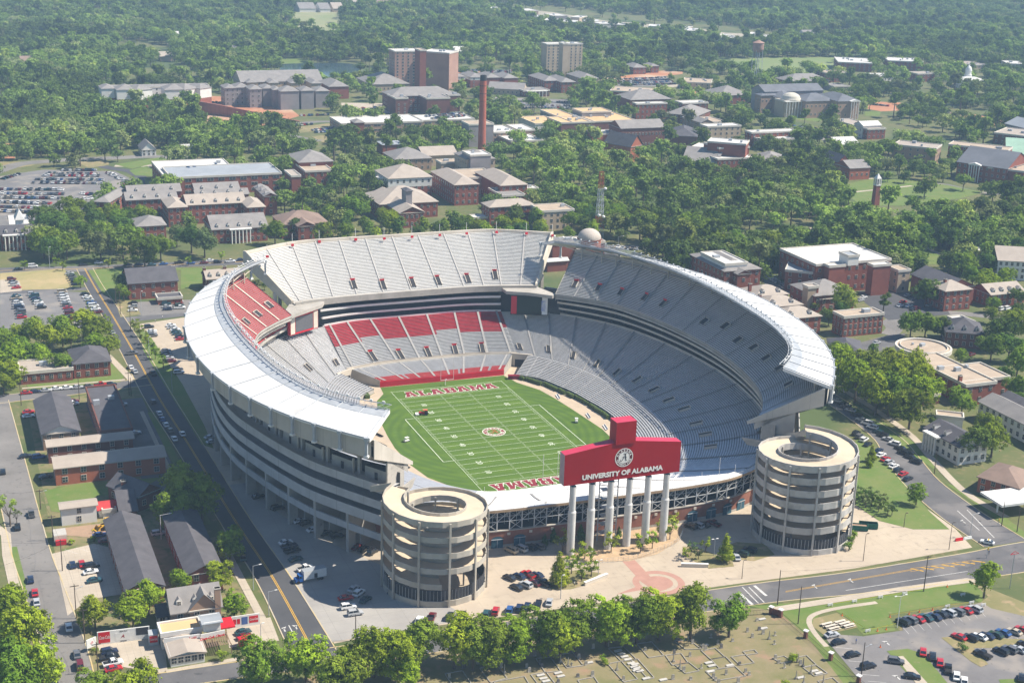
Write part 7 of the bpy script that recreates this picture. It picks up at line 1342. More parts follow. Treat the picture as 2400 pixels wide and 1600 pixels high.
# ================================================================ CARS
def car_meshes(kind):
    S = {'sedan': [(-2.3, .35), (-2.35, .75), (-1.75, .95), (-1.15, 1.02), (-.1, 1.02), (.95, 1.0), (2.1, .85), (2.3, .6), (2.28, .35)], 'suv': [(-2.3, .4), (-2.35, .95), (-2.25, 1.12), (-1.1, 1.12), (0, 1.12), (1.05, 1.1), (2.15, .98), (2.32, .7), (2.3, .4)],
         'pickup': [(-2.7, .45), (-2.72, 1.05), (-1.9, 1.08), (-1.0, 1.08), (0, 1.08), (1.2, 1.08), (2.45, 1.0), (2.65, .75), (2.6, .45)], 'van': [(-2.5, .4), (-2.55, 1.2), (-2.5, 1.3), (-1, 1.3), (.5, 1.3), (1.5, 1.2), (2.3, .95), (2.5, .7), (2.45, .4)]}[kind]
    Cb = {'sedan': [(-1.85, .96), (-1.2, 1.42), (.15, 1.45), (1.0, 1.0)], 'suv': [(-2.25, 1.1), (-2.0, 1.75), (.3, 1.78), (1.1, 1.1)], 'pickup': [(-.75, 1.07), (-.6, 1.78), (.55, 1.8), (1.35, 1.08)], 'van': [(-2.5, 1.25), (-2.35, 2.0), (.8, 2.02), (1.8, 1.15)]}[kind]
    hw = .92 if kind != 'pickup' else 1.0; body = MB(); n = len(S)
    rows = []
    for y, k in ((-hw, .0), (-hw*.97, 1), (hw*.97, 1), (hw, 0)): rows.append([(x*(1 if k else .985), y, z if k == 1 or z < .5 else z-.12) for x, z in S])
    rows = [[(x, -hw, z-.14*(z > .5)) for x, z in S], [(x, -hw+.1, z) for x, z in S], [(x, hw-.1, z) for x, z in S], [(x, hw, z-.14*(z > .5)) for x, z in S]]
    body.grid(rows); body.face([r for r in rows[0]][::-1]); body.face(rows[3]); body.face([rows[0][0], rows[3][0], rows[3][-1], rows[0][-1]])
    t = Cb; iw = hw*.78; body.grid([[(t[1][0]+.05, -iw, t[1][1]+.015), (t[2][0]-.05, -iw, t[2][1]+.015)], [(t[1][0]+.05, iw, t[1][1]+.015), (t[2][0]-.05, iw, t[2][1]+.015)]])
    for s in (-1, 1):
        for i in (0, 1, 2): body.tube((t[i][0], s*(hw*.93 if i in (0,) else iw), t[i][1]), (t[i+1][0], s*(iw if i < 2 else hw*.93), t[i+1][1]), .05, 4)
        xm = (t[1][0]+t[2][0])/2; body.tube((xm, s*hw*.93, t[0][1]), (xm, s*iw, t[1][1]), .05, 4)
    if kind == 'pickup':
        body.m = [0]*len(body.f); bed = MB(); bed.face([(-2.55, -.8, 1.1), (-.85, -.8, 1.1), (-.85, .8, 1.1), (-2.55, .8, 1.1)])
    g = MB(); lo = [(t[0][0], t[0][1]), (t[3][0], t[3][1])]; hi = [(t[1][0], t[1][1]), (t[2][0], t[2][1])]; w0 = hw*.93
    A = [(lo[0][0], -w0, lo[0][1]), (lo[1][0], -w0, lo[1][1]), (lo[1][0], w0, lo[1][1]), (lo[0][0], w0, lo[0][1])]; B_ = [(hi[0][0], -iw, hi[0][1]), (hi[1][0], -iw, hi[1][1]), (hi[1][0], iw, hi[1][1]), (hi[0][0], iw, hi[0][1])]
    for i in range(4): j = (i+1) % 4; g.face([A[i], A[j], B_[j], B_[i]])
    g.face(B_)
    wl = MB(); wl.tube((0, -.12, .33), (0, .12, .33), .33, 12, 0); wl.tube((0, -.13, .33), (0, .13, .33), .18, 8, 1)
    return body, g, wl, (S[-1][0]-.8, S[0][0]+.8, hw), (bed if kind == 'pickup' else None)
paint = bpy.data.materials.new('car_paint'); paint.use_nodes = True; _n = paint.node_tree; _o = _n.nodes.new('ShaderNodeObjectInfo'); _n.links.new(_o.outputs['Color'], _n.nodes['Principled BSDF'].inputs['Base Color']); _n.nodes['Principled BSDF'].inputs['Roughness'].default_value = .28; _n.nodes['Principled BSDF'].inputs['Coat Weight'].default_value = .5
wheelm = mat('wheel_rim', (.35, .35, .36), None, 1, rough=.3, metal=.8)
CM = {}
for k_ in ('sedan', 'suv', 'pickup', 'van'):
    b_, g_, w_, wp_, bd_ = car_meshes(k_); CM[k_] = (b_.mesh('body', [paint]), g_.mesh('windows', [glass]), w_.mesh('wheel', [black, wheelm]), wp_, bd_.mesh('cargo_bed', [black]) if bd_ else None, (b_, g_, w_))
CC = {'w': ((.75, .75, .74), 'white'), 'k': ((.012, .012, .014), 'black'), 'r': ((.42, .012, .015), 'red'), 'm': ((.13, .01, .015), 'maroon'), 'b': ((.03, .09, .26), 'blue'), 'n': ((.012, .022, .06), 'navy'), 'g': ((.12, .12, .125), 'grey'), 's': ((.42, .43, .44), 'silver'), 't': ((.02, .07, .08), 'teal'), 'e': ((.02, .05, .03), 'dark green'), 'c': ((.45, .38, .28), 'tan'), 'y': ((.6, .4, .03), 'yellow')}
NCAR = 0
TYC = {'1': 'sedan', '2': 'suv', '3': 'pickup', '4': 'van'}; TYL = {'sedan': 'car', 'suv': 'SUV', 'pickup': 'pickup truck', 'van': 'van'}
def car(x, y, ang, col, kind, lab, grp):
    global NCAR; NCAR += 1
    c, cn = CC[col]; T = thing({'sedan': 'parked_car', 'suv': 'parked_car', 'pickup': 'pickup_truck', 'van': 'parked_van'}[kind], '%s %s %s' % (cn, TYL[kind], lab), {'sedan': 'car', 'suv': 'car', 'pickup': 'pickup truck', 'van': 'van'}[kind], grp, (x, y, .085), ang)
    b, g, w_, (xf, xr, hw), bed, _ = CM[kind]; o = link('body', b, T); o.color = (*c, 1); link('windows', g, T)
    if bed: link('cargo_bed', bed, T)
    for xx in (xf, xr):
        for s in (-1, 1): q = link('wheel', w_, T); q.location = (xx, s*(hw-.1), 0)
    return T
CR_ = random.Random(3)
def row(desc, t, a, b, n, mode='p', cols=None, types=None, flip=None, skip=0.0, grp=None):
    A = K(t, *a); B2 = K(t, *b); d = B2-A; base = math.atan2(d.y, d.x); lst = []
    for i in range(n):
        if CR_.random() < skip and cols is None: continue
        p = A.lerp(B2, i/max(1, n-1)); ang = base+(PI/2 if mode == 'p' else mode if not isinstance(mode, str) else 0)+(PI if CR_.random() < .3 else 0)+CR_.uniform(-.03, .03)
        c = cols[i % len(cols)] if cols else CR_.choice('wwwkkrsssgggbnntmce'); ty = TYC[types[i % len(types)]] if types else CR_.choice(['sedan', 'sedan', 'sedan', 'suv', 'suv', 'pickup', 'van'] if CR_.random() < .6 else ['sedan', 'suv'])
        lst.append((p.x, p.y, ang, c, ty))
    place(desc, lst, grp)
def place(desc, lst, grp=None):
    lst = sorted(lst, key=lambda q: PJ((q[0], q[1], 0))[0])
    for i, (x, y, an, c, ty) in enumerate(lst):
        car(x, y, an, c, ty, desc+((', '+ordn(i)+' from the left') if len(lst) > 1 else ''), 'cars '+desc)
def cars(desc, t, ang, items, grp=None):
    L_ = []
    for it in items:
        x, y, ct = it[:3]; p = K(t, x, y); L_.append((p.x, p.y, it[3] if len(it) > 3 else ang, ct[0], TYC[ct[1] if len(ct) > 1 else '1']))
    place(desc, L_, grp)
cars('in the row by the fenced lawn', 9, PI/2+.25, [(1500, 1165, 'k2'), (1548, 1152, 'g2'), (1600, 1143, 'r'), (1655, 1133, 't'), (1715, 1127, 'n'), (1760, 1110, 'k'), (1810, 1103, 's2'), (1870, 1096, 'g2'), (1925, 1085, 'r'), (1990, 1078, 's2')])
cars('in the middle row of the lower right lot', 9, PI/2+.35, [(1880, 1265, 'r'), (1960, 1272, 'k2'), (2020, 1265, 'w'), (2070, 1258, 'n'), (2130, 1250, 'e'), (2180, 1236, 'b'), (2255, 1230, 'c'), (2310, 1215, 'r')])
cars('below the island in the lower right lot', 9, PI/2+.3, [(2040, 1385, 'k3'), (2165, 1365, 'k2'), (2225, 1352, 'g2'), (2285, 1350, 's'), (2330, 1320, 'k2')])
cars('beside the grass strip in the lower right lot', 9, .9, [(1635, 1368, 'r'), (1700, 1398, 'k'), (1750, 1440, 'r'), (1805, 1485, 'k3'), (1863, 1532, 'w'), (1915, 1567, 'w')])
cars('in the bays along the cemetery fence', 9, .05, [(1015, 1252, 's'), (1062, 1300, 'k'), (1155, 1385, 'k'), (1260, 1465, 'k2'), (1450, 1432, 'g2', -.6), (1560, 1535, 'k', -.6), (2305, 1545, 'k', .8)])
cars('angled at the near kerb of the right avenue', 9, .35, [(1350, 25, 'w'), (1378, 55, 'r'), (1405, 78, 's2'), (1437, 102, 'w'), (1465, 128, 'k'), (1500, 155, 'r'), (1532, 188, 'k')])
cars('at the far kerb of the right avenue', 6, 2.1, [(1045, 1195, 's'), (1090, 1222, 'k2'), (1110, 1240, 'g2'), (1140, 1260, 's'), (1185, 1298, 'k2'), (1215, 1325, 's'), (1255, 1352, 'w4'), (1290, 1378, 'w2'), (1335, 1410, 't'), (1360, 1432, 'k2'), (1395, 1458, 's'), (1440, 1490, 'w2'), (1480, 1520, 'k'), (1530, 1555, 'k2')])
cars('in the second line of the right avenue', 6, .5, [(1180, 1418, 'k2'), (1205, 1440, 'g2'), (1235, 1462, 'w2'), (1260, 1492, 'k'), (1335, 1535, 'n')])
cars('in the third line of the right avenue', 9, 2.0, [(1500, 12, 'k2'), (1545, 40, 'k'), (1585, 72, 'k2')])
cars('along the tree row by the plaza', 8, 1.05, [(530, 1152, 'w'), (615, 1135, 'm3'), (740, 1128, 'n2'), (820, 1120, 'k2'), (985, 1112, 't2'), (1050, 1092, 'r2'), (1145, 1085, 'b2'), (1210, 1072, 'n2'), (1265, 1058, 'n'), (1340, 1040, 'k'), (1415, 1030, 's')])
cars('in the plaza lot left of the trees', 8, 2.0, [(1145, 862, 'k'), (1212, 852, 'n'), (1270, 842, 'r3'), (1333, 845, 'n'), (1193, 928, 'k'), (1255, 912, 's2'), (1315, 898, 'm'), (1378, 900, 'k3')])
cars('by the near brick wall gates', 8, 2.0, [(1155, 678, 'c4'), (1220, 668, 's4'), (1287, 658, 'k2'), (1345, 652, 'g2')]); cars('in the shade by the right gates', 9, 2.0, [(55, 515, 'k2'), (100, 508, 's2'), (145, 500, 'k'), (210, 495, 'm3')])
cars('by the tapered tree near the right tower', 9, 1.3, [(365, 722, 's'), (402, 700, 'e2', 2.2), (455, 675, 'k2', 2.2)])
cars('round the foot of the left tower', 8, .7, [(85, 938, 's'), (120, 968, 'w2'), (165, 1012, 't'), (30, 1002, 'r', 0), (48, 1062, 'w2', 0), (95, 1105, 's2', 0), (100, 652, 'm'), (150, 668, 'k'), (215, 685, 'k2')])
cars('in the shaded apron left of the left tower', 7, .2, [(1945, 622, 'w'), (1970, 648, 'n3'), (1990, 680, 'k3'), (2012, 735, 't'), (2080, 800, 'w3'), (2040, 475, 'w'), (2135, 535, 'w'), (1890, 390, 'k2'), (1760, 310, 'k'), (2080, 490, 'k'), (2220, 560, 'k'), (2290, 580, 'k2')])
cars('in the concrete lot behind the diner trees', 7, .1, [(495, 775, 'n', 1.6), (558, 768, 'r', 1.6), (625, 783, 'k2'), (620, 823, 'w'), (645, 880, 't')])
cars('on the left street', 7, 1.55, [(20, 140, 'k'), (215, 430, 'g3'), (120, 518, 'k2'), (208, 875, 'n'), (238, 965, 'r'), (250, 1030, 's'), (470, 1200, 'w'), (525, 1385, 'g'), (545, 1460, 'm4'), (357, 1495, 'w'), (370, 1550, 'n'), (2100, 1330, 'k')])
cars('in front of the diner', 7, .1, [(745, 1368, 'n2'), (745, 1405, 'k3'), (770, 1445, 'w3'), (775, 1483, 'r')]); cars('right of the diner', 7, .2, [(1655, 1232, 't'), (1665, 1265, 'm')]); cars('beside the long dark roofs', 7, 0, [(1080, 562, 's2'), (680, 572, 'b'), (720, 612, 'm'), (1655, 722, 't3', 1.4)])
cars('outside the orange brick apartments', 7, .1, [(175, 35, 'k'), (265, 40, 'b2'), (310, 175, 'k')])
cars('driving on the left avenue', 4, 1.7, [(900, 873, 'g3', .1), (890, 968, 'w'), (918, 997, 's'), (1040, 1012, 'k3'), (725, 685, 'b'), (765, 730, 's')])
cars('parked in the shade along the left avenue', 4, 1.62, [(1042, 1205, 'n2'), (1085, 1283, 'w'), (1105, 1322, 'b'), (1130, 1360, 'w'), (1160, 1398, 'g'), (1187, 1455, 'w'), (1242, 1422, 'w'), (1432, 1445, 's', .2), (1445, 1475, 's', .2)])
cars('along the cross street', 4, 0, [(180, 1142, 'r'), (240, 1133, 'n'), (312, 1126, 's'), (387, 1114, 'w'), (457, 1108, 'w'), (530, 1104, 's'), (605, 1098, 'g'), (685, 1088, 'r3'), (757, 1083, 'k')])
cars('in the drives by the grey gabled house', 4, .1, [(195, 1272, 'r'), (195, 1300, 'w'), (492, 1218, 'w3'), (500, 1200, 'm')]); cars('in the shaded back lot', 4, .1, [(830, 1222, 's'), (800, 1218, 'n'), (920, 1415, 's')])
cars('in the lot left of the stadium', 4, .05, [(1015, 693, 'k2'), (1035, 722, 'w'), (1035, 735, 's'), (1040, 752, 'g2'), (1165, 682, 'w'), (1175, 697, 's'), (1195, 712, 'w'), (1198, 725, 'e'), (1208, 738, 't'), (1225, 758, 'k'), (1230, 775, 'r'), (1130, 855, 'g'), (1135, 872, 'k'), (1140, 888, 'k'), (1150, 905, 's'), (1165, 925, 'm'), (1210, 985, 'k2'), (1218, 1003, 'w2')])
row('in the left lot, outer file', 4, (112, 482), (150, 628), 10, 'p'); row('in the left lot, second file', 4, (222, 470), (285, 560), 7, 'p'); row('in the left lot, third file', 4, (425, 455), (490, 640), 11, 'p'); row('left of the avenue, upper file', 4, (475, 328), (520, 400), 6, 'p'); row('by the bare lot at far left', 4, (80, 368), (112, 425), 4, 'p')
row('beside the avenue under the trees', 4, (580, 468), (668, 592), 7, 'p'); row('behind the brick office, left file', 4, (905, 530), (905, 580), 3, 'p', 'ksw'); row('behind the brick office, middle file', 4, (1130, 518), (1140, 572), 4, 'p'); row('behind the brick office, right file', 4, (1212, 520), (1225, 562), 4, 'p')
cars('on the far avenue', 4, 0, [(125, 300, 'k'), (225, 280, 'w4'), (565, 270, 'k'), (672, 256, 'w'), (870, 268, 'k'), (945, 268, 'n'), (1035, 270, 't'), (1115, 264, 'b'), (1220, 255, 'k3'), (1300, 258, 'b'), (1390, 256, 'm'), (1432, 240, 'w'), (1480, 252, 'k2'), (1570, 246, 'w3'), (1640, 236, 'n')])
row('behind the white trimmed hall', 6, (590, 350), (700, 425), 8, 'p', 'swwssnsw'); cars('in the court behind the right stand', 6, .3, [(1500, 522, 'r'), (1480, 548, 'w'), (1540, 550, 'w'), (1590, 568, 'm2'), (1570, 572, 'k'), (1530, 478, 's'), (1680, 545, 's'), (1230, 490, 'w'), (1210, 510, 's'), (1320, 800, 's'), (2172, 572, 'w4'), (2210, 568, 'w4'), (1965, 880, 'm')])
NEARC = NCAR
lot_rows = [((-20, 1440), (260, 1450), 15), ((-20, 1410), (300, 1420), 17), ((-20, 1380), (360, 1390), 20), ((-20, 1348), (400, 1354), 22), ((-20, 1320), (430, 1325), 24), ((-20, 1292), (425, 1296), 24)]
left_n = 298-NCAR; far_rows = []
for i, (a, b, n) in enumerate(lot_rows):
    if n <= left_n: row('in the %s file from the near edge of the big lot' % ordn(i), 1, a, b, n, 'p'); left_n -= n
    else: far_rows.append((1, a, b, n, 0))
far_rows += [(1, (210, 1247), (690, 1252), 26, 0), (1, (250, 1225), (700, 1228), 25, 0), (1, (300, 1198), (670, 1202), 22, 0), (1, (320, 1185), (660, 1188), 20, 0), (1, (430, 1162), (650, 1162), 15, 0), (1, (740, 1180), (860, 1240), 12, 0), (1, (865, 1250), (820, 1300), 8, 0), (1, (560, 1320), (640, 1330), 5, 0), (1, (20, 1222), (120, 1190), 6, 0), (1, (500, 1365), (620, 1355), 6, 0), (1, (1630, 1150), (1650, 1160), 2, .1), (1, (1750, 1145), (1850, 1160), 7, 0), (1, (1240, 1155), (1320, 1145), 3, 11), (1, (1460, 1150), (1480, 1110), 3, 11),
    (2, (55, 745), (85, 785), 7, 0), (2, (150, 740), (180, 785), 7, 0), (2, (235, 735), (280, 775), 7, 0), (2, (580, 795), (820, 775), 30, 8.2), (2, (620, 810), (830, 792), 24, 8.2), (2, (760, 482), (1230, 486), 40, 0), (2, (760, 492), (1230, 497), 38, 0), (2, (1010, 690), (1550, 700), 34, 0), (2, (1010, 715), (1550, 725), 34, 0), (2, (1040, 735), (1540, 738), 24, 0),
    (2, (1840, 548), (2200, 530), 26, 0), (2, (1850, 560), (2230, 545), 28, 0), (2, (1870, 572), (2250, 560), 28, 0), (2, (1890, 584), (2270, 575), 26, 0), (3, (930, 920), (1060, 960), 12, 0), (3, (900, 905), (1050, 925), 14, 0), (3, (680, 850), (900, 880), 12, 0), (3, (1260, 712), (1400, 725), 14, 0), (2, (490, 545), (600, 555), 12, 0), (2, (340, 750), (560, 765), 12, 0), (1, (2130, 890), (2260, 880), 10, 0), (1, (2150, 905), (2260, 898), 9, 0), (1, (2000, 855), (2120, 850), 8, 0),
    (1, (2050, 790), (2250, 785), 12, 0), (1, (1450, 700), (1900, 720), 20, 0), (5, (1850, 145), (2280, 185), 14, 0), (6, (20, 155), (200, 160), 10, 0), (5, (215, 35), (265, 65), 3, 0), (2, (60, 375), (10, 380), 1, 0)]
# the far car parks: one mass of small cars
stf = MB(); smats = [paint, glass, black]; pm = []; cols_ = []
for ci_, cc in enumerate('wksgbnrtmcy'): 
    m_ = mat('far_car_'+CC[cc][1].replace(' ', '_'), CC[cc][0], None, 1, rough=.3); cols_.append(m_)
for t, a, b, n, zz in far_rows:
    A = K(t, *a, zz); B2 = K(t, *b, zz); d = B2-A; base = math.atan2(d.y, d.x)+PI/2
    for i in range(n):
        if CR_.random() < .08: continue
        p = A.lerp(B2, i/max(1, n-1)); ty = CR_.choice(['sedan', 'sedan', 'suv', 'pickup']); ci_ = CR_.choice([0, 0, 0, 1, 1, 2, 2, 3, 3, 4, 5, 6, 7, 8, 9]); ca, sa_ = math.cos(base), math.sin(base)
        for q, mi in ((CM[ty][5][0], ci_), (CM[ty][5][1], len(cols_))):
            o_ = len(stf.v); stf.v += [(p.x+x*ca-y*sa_, p.y+x*sa_+y*ca, p.z+z+.02) for x, y, z in q.v]; stf.f += [tuple(j+o_ for j in f) for f in q.f]; stf.m += [mi]*len(q.f)
tag(stf.build('far_parked_cars', cols_+[glass]), 'hundreds of small parked cars filling the distant car parks', kind='stuff')
# ================================================================ VEHICLES OF THEIR OWN KIND
p = K(7, 2115, 868); T = thing('box_truck', 'white box truck with blue cab and grey roof on the apron by the kerb', 'truck', None, (p.x, p.y, .08), PI+.12)
bl = mat('truck_blue', (.02, .10, .34), None, 1, rough=.35); mb = MB(); mb.box((-1.0, 0), (1, 0), 3.6, 1.25, 1.0, 3.7, 0, 1); mb.build('cargo_box', [white, RM['m']], T)
mb = MB(); mb.prism([(2.7, -1.1), (4.0, -1.1), (4.0, 1.1), (2.7, 1.1)], .6, 2.6); mb.prism([(4.0, -1.0), (5.1, -.85), (5.1, .85), (4.0, 1.0)], .6, 1.6); mb.build('cab', bl, T); mb = MB(); mb.box((4.02, 0), (1, 0), .05, .95, 1.65, 2.4); mb.box((3.5, 0), (1, 0), .35, 1.12, 1.7, 2.4); mb.build('windscreen', glass, T)
mb = MB(); mb.box((-1.2, 1.27), (1, 0), .5, .02, 1.1, 2.6); mb.build('side_door', darkc, T)
for x in (-3.2, -2.2, 4.2):
    for y in (-1.0, 1.0): wheel(T, x, y, .5, .3)
p = K(7, 735, 515); T = thing('wheel_loader', 'yellow wheel loader with raised bucket arm on the dirt track', 'loader', None, (p.x, p.y, .05), PI+.35); yl = mat('machine_yellow', (.62, .36, .03), (.5, .28, .03), 1)
mb = MB(); mb.box((-1.8, 0), (1, 0), 1.6, .9, 1.0, 2.2); mb.box((1.0, 0), (1, 0), 1.2, .7, .9, 1.6); mb.build('body', yl, T); mb = MB(); mb.box((-.1, 0), (1, 0), .75, .75, 2.2, 3.4, 0); mb.build('cab', glass, T); mb = MB(); mb.box((-.1, 0), (1, 0), .9, .85, 3.4, 3.55); mb.build('cab_roof', yl, T)
for y in (-.7, .7): mb = MB(); mb.tube((.6, y, 2.0), (3.4, y, 1.0), .16, 6); mb.build('lift_arm', yl, T)
mb = MB(); mb.grid([[(3.3, -1.4, 1.6), (3.3, 1.4, 1.6)], [(3.2, -1.4, .5), (3.2, 1.4, .5)], [(4.5, -1.4, .35), (4.5, 1.4, .35)]]); 
for y in (-1.4, 1.4): mb.face([(3.3, y, 1.6), (3.2, y, .5), (4.5, y, .35)])
mb.build('bucket', yl, T)
for x in (-2.0, 1.4):
    for y in (-1.1, 1.1): wheel(T, x, y, .8, .5)
p = K(9, 2070, 620); T = thing('police_car', 'white car with yellow roof bar stopped at the junction', 'car', None, (p.x, p.y, .08), 2.3); b, g, w_, (xf, xr, hw), bed, _ = CM['sedan']; o = link('body', b, T); o.color = (.7, .7, .68, 1); link('windows', g, T)
for xx in (xf, xr):
    for s in (-1, 1): q = link('wheel', w_, T); q.location = (xx, s*(hw-.1), 0)
mb = MB(); mb.box((-.4, 0), (1, 0), .2, .6, 1.46, 1.6); mb.build('roof_bar', mat('amber', (.7, .4, .03), None, 1), T)
p = K(7, 410, 600); T = thing('portable_cabin', 'grey slatted portable cabin with red base by the left street', 'cabin', None, (p.x, p.y, .05), 0)
mb = MB(); mb.box((0, 0), (1, 0), 1.9, 2.6, .8, 3.0); mb.build('cabin_body', WM['k'] if 'k' in WM else conc_l, T); mb = MB()
for i in range(6): mb.box((0, -2.2+i*.85), (1, 0), 1.95, .12, 3.0, 3.1)
mb.build('roof_slat', greym, T); mb = MB(); mb.box((0, -3.2), (1, 0), 1.6, .5, .1, 1.6); mb.build('red_bin', redpad, T)
p = K(7, 1672, 1318); T = thing('red_kiosk', 'small plain red kiosk beside the tree right of the diner', 'kiosk', None, (p.x, p.y, .05), .15); mb = MB(); mb.box((0, 0), (1, 0), 1.7, 1.3, 0, 2.5); mb.build('kiosk_body', cokered, T); mb = MB(); mb.box((0, 0), (1, 0), 1.85, 1.45, 2.5, 2.65); mb.build('kiosk_roof', redpad, T)
for i, (x, y) in enumerate(((1195, 525), (1262, 512))):
    p = K(9, x, y); T = thing('waste_container', 'open green waste container right of the ramp tower, the %s one' % ('left, rust coloured inside' if i == 0 else 'right'), 'container', 'green waste containers', (p.x, p.y, .05), -.5); mb = MB(); gm = mat('container_green', (.02, .12, .08), None, 1)
    mb.box((0, -1.1), (1, 0), 3, .06, .2, 1.9); mb.box((0, 1.1), (1, 0), 3, .06, .2, 1.9); mb.box((-3, 0), (1, 0), .06, 1.1, .2, 1.9); mb.box((3, 0), (1, 0), .06, 1.1, .2, 1.9); mb.build('side', gm, T); mb = MB(); mb.box((0, 0), (1, 0), 2.9, 1.04, .2, .4 if i else 1.5); mb.build('load', WM['p'] if i == 0 else darkc, T)
for i, (x, y, c_, lab) in enumerate(((1885, 598, cokered, 'orange red water barrier on the plaza near the junction'), (1935, 590, white, 'white water barrier next to the orange red one'))):
    p = K(9, x, y); mb = MB(); mb.prism([(p.x-1.8, p.y-.35), (p.x+1.8, p.y-.35), (p.x+1.8, p.y+.35), (p.x-1.8, p.y+.35)], .05, .5); mb.prism([(p.x-1.7, p.y-.15), (p.x+1.7, p.y-.15), (p.x+1.7, p.y+.15), (p.x-1.7, p.y+.15)], .5, 1.0); tag(mb.build('water_barrier', c_), lab, 'barrier', 'water barriers')
for i, (x, y) in enumerate([(1410, 1120), (1540, 1100), (1610, 1085), (1700, 1072), (1800, 915), (1085, 1110), (1160, 1165), (1325, 1215), (1385, 1205), (1345, 1325)]):
    p = K(9, x, y); mb = MB(); mb.lathe((p.x, p.y, .1), [(.32, 0), (.3, .05), (.16, .05), (.05, .9), (.01, .92)], 8); tag(mb.build('traffic_cone', mat('cone_orange', (.75, .16, .03), None, 1)), 'orange traffic cone round the taped lawn, %s in a list from far left' % ordn(i) if False else 'orange traffic cone on the taped lawn, %s' % (['third from the left', 'fifth from the left', 'sixth from the left', 'seventh from the left', 'farthest right by the road', 'leftmost by the path', 'second by the stacked tables', 'nearest the lot entrance', 'beside the lot lamp', 'at the island tip'][i]), 'traffic cone', 'orange traffic cones')
for i, (x, y) in enumerate([(1003, 1045), (1168, 1020), (1345, 992), (1510, 968), (1905, 975), (1965, 1030), (1800, 1055), (1258, 1222), (2045, 1045)]):
    p = K(9, x, y); mb = MB()
    for s in (-1, 1): mb.tube((p.x+s*.6, p.y-.3, 0), (p.x+s*.6, p.y, 1.1), .05, 4); mb.tube((p.x+s*.6, p.y+.3, 0), (p.x+s*.6, p.y, 1.1), .05, 4)
    mb.box((p.x, p.y), (1, 0), .9, .06, .7, 1.0); mb.box((p.x, p.y), (1, 0), .9, .07, .35, .55); tag(mb.build('sawhorse_barricade', white), 'white sawhorse barricade holding tape round the lawn, %s in order of distance' % ordn([5, 4, 3, 2, 1, 6, 7, 8, 0][i]), 'barricade', 'sawhorse barricades')
ty = mat('caution_tape', (.72, .66, .05), None, 1)
for i, (a, b) in enumerate((((1003, 1045), (1168, 1020)), ((1168, 1020), (1345, 992)), ((1345, 992), (1510, 968)), ((1510, 968), (1800, 915)), ((1410, 1120), (1800, 1055)), ((1800, 1055), (1965, 1030)), ((1258, 1222), (1450, 1180)), ((1085, 1110), (1258, 1222)))):
    p = K(9, *a); q = K(9, *b); mb = MB(); m_ = (p+q)/2; mb.face([(p.x, p.y, .95), (m_.x, m_.y, .8), (m_.x, m_.y, .68), (p.x, p.y, .82)]); mb.face([(m_.x, m_.y, .8), (q.x, q.y, .95), (q.x, q.y, .82), (m_.x, m_.y, .68)]); tag(mb.build('caution_tape', ty), 'yellow caution tape, span %s counted from the cemetery corner' % ordn(i), 'tape', 'spans of yellow caution tape')
for i, (x, y) in enumerate(((960, 1175), (985, 1190), (1010, 1205), (1050, 1160), (1080, 1172), (1110, 1185))):
    p = K(9, x+20, y); mb = MB(); mb.box((p.x, p.y), (1, .1), 1.9, .42, .7, .78); 
    for s in (-1, 1): mb.box((p.x, p.y+s*.75), (1, .1), 1.9, .16, .4, .46)
    for s in (-1.2, 1.2): mb.box((p.x+s, p.y), (1, .1), .08, .6, .05, .7)
    tag(mb.build('picnic_table', conc_l), 'grey picnic table %s in the dirt by the path' % ['at the left back', 'at the left middle', 'at the left front', 'at the right back', 'at the right middle', 'at the right front'][i], 'picnic table', 'picnic tables in the dirt')
for i, (t, a, b) in enumerate(((8, (1655, 905), (1808, 845)), (9, (-10, 775), (172, 780)))):
    p = K(t, *a); q = K(t, *b); u = unit(p, q); c = (p+q)/2; mb = MB(); mb.box(c, u, (q-p).length/2, .35, .05, 1.1, 1); mb.box(c, u, (q-p).length/2+.1, .45, 1.1, 1.25, 0); tag(mb.build('planter_wall', [white, conc_l]), 'low %s plaza wall on the %s of the brick crest' % (('white sloping', 'left') if i == 0 else ('pale', 'right')), 'wall', 'low plaza walls')
# curved railing round the garden of the sign
P = resamp(cat([K(8, *q) for q in ((1450, 735), (1560, 750), (1700, 752), (1850, 745), (2020, 722), (2180, 665), (2290, 610), (2325, 545))], 60), 33); mb = MB()
for k in range(33):
    mb.tube(P[k], P[k]+Vector((0, 0, 1.5)), .04, 4)
    if k < 32:
        for z in (.1, .8, 1.5): mb.tube(P[k]+Vector((0, 0, z)), P[k+1]+Vector((0, 0, z)), .03, 3)
tag(mb.build('garden_railing', greym), 'curved grey railing round the garden of the sign posts', 'railing')
# ================================================================ POLES AND WIRES
pole_m = mat('pole_wood', (.10, .075, .055), (.07, .05, .04), 2)
def top_h(t, bx, by, ty_):
    b = K(t, bx, by); py = TO[t][1]+ty_/2.904; lo, hi = 0, 40
    for _ in range(30):
        m_ = (lo+hi)/2
        if PJ((b.x, b.y, m_))[1] > py: lo = m_
        else: hi = m_
    return b, lo
PL_ = []
def upole(t, x, y, ty_, lab, arm=True, lampx=0):
    b, h = top_h(t, x, y, ty_); T = thing('utility_pole', lab, 'utility pole', 'wooden utility poles', (b.x, b.y, 0)); mb = MB(); mb.tube((0, 0, 0), (0, 0, h), .17, 7, r2=.11); mb.build('shaft', pole_m, T)
    if arm: mb = MB(); mb.box((0, 0), (1, 0), 1.2, .08, h-.7, h-.5); mb.build('crossarm', pole_m, T)
    if lampx: mb = MB(); mb.tube((0, 0, h*.85), (lampx, 0, h*.9), .05, 5); mb.box((lampx, 0), (1, 0), .35, .14, h*.9-.05, h*.9+.08); mb.build('lamp_arm', greym, T)
    PL_.append((b.x, b.y, h)); return b, h
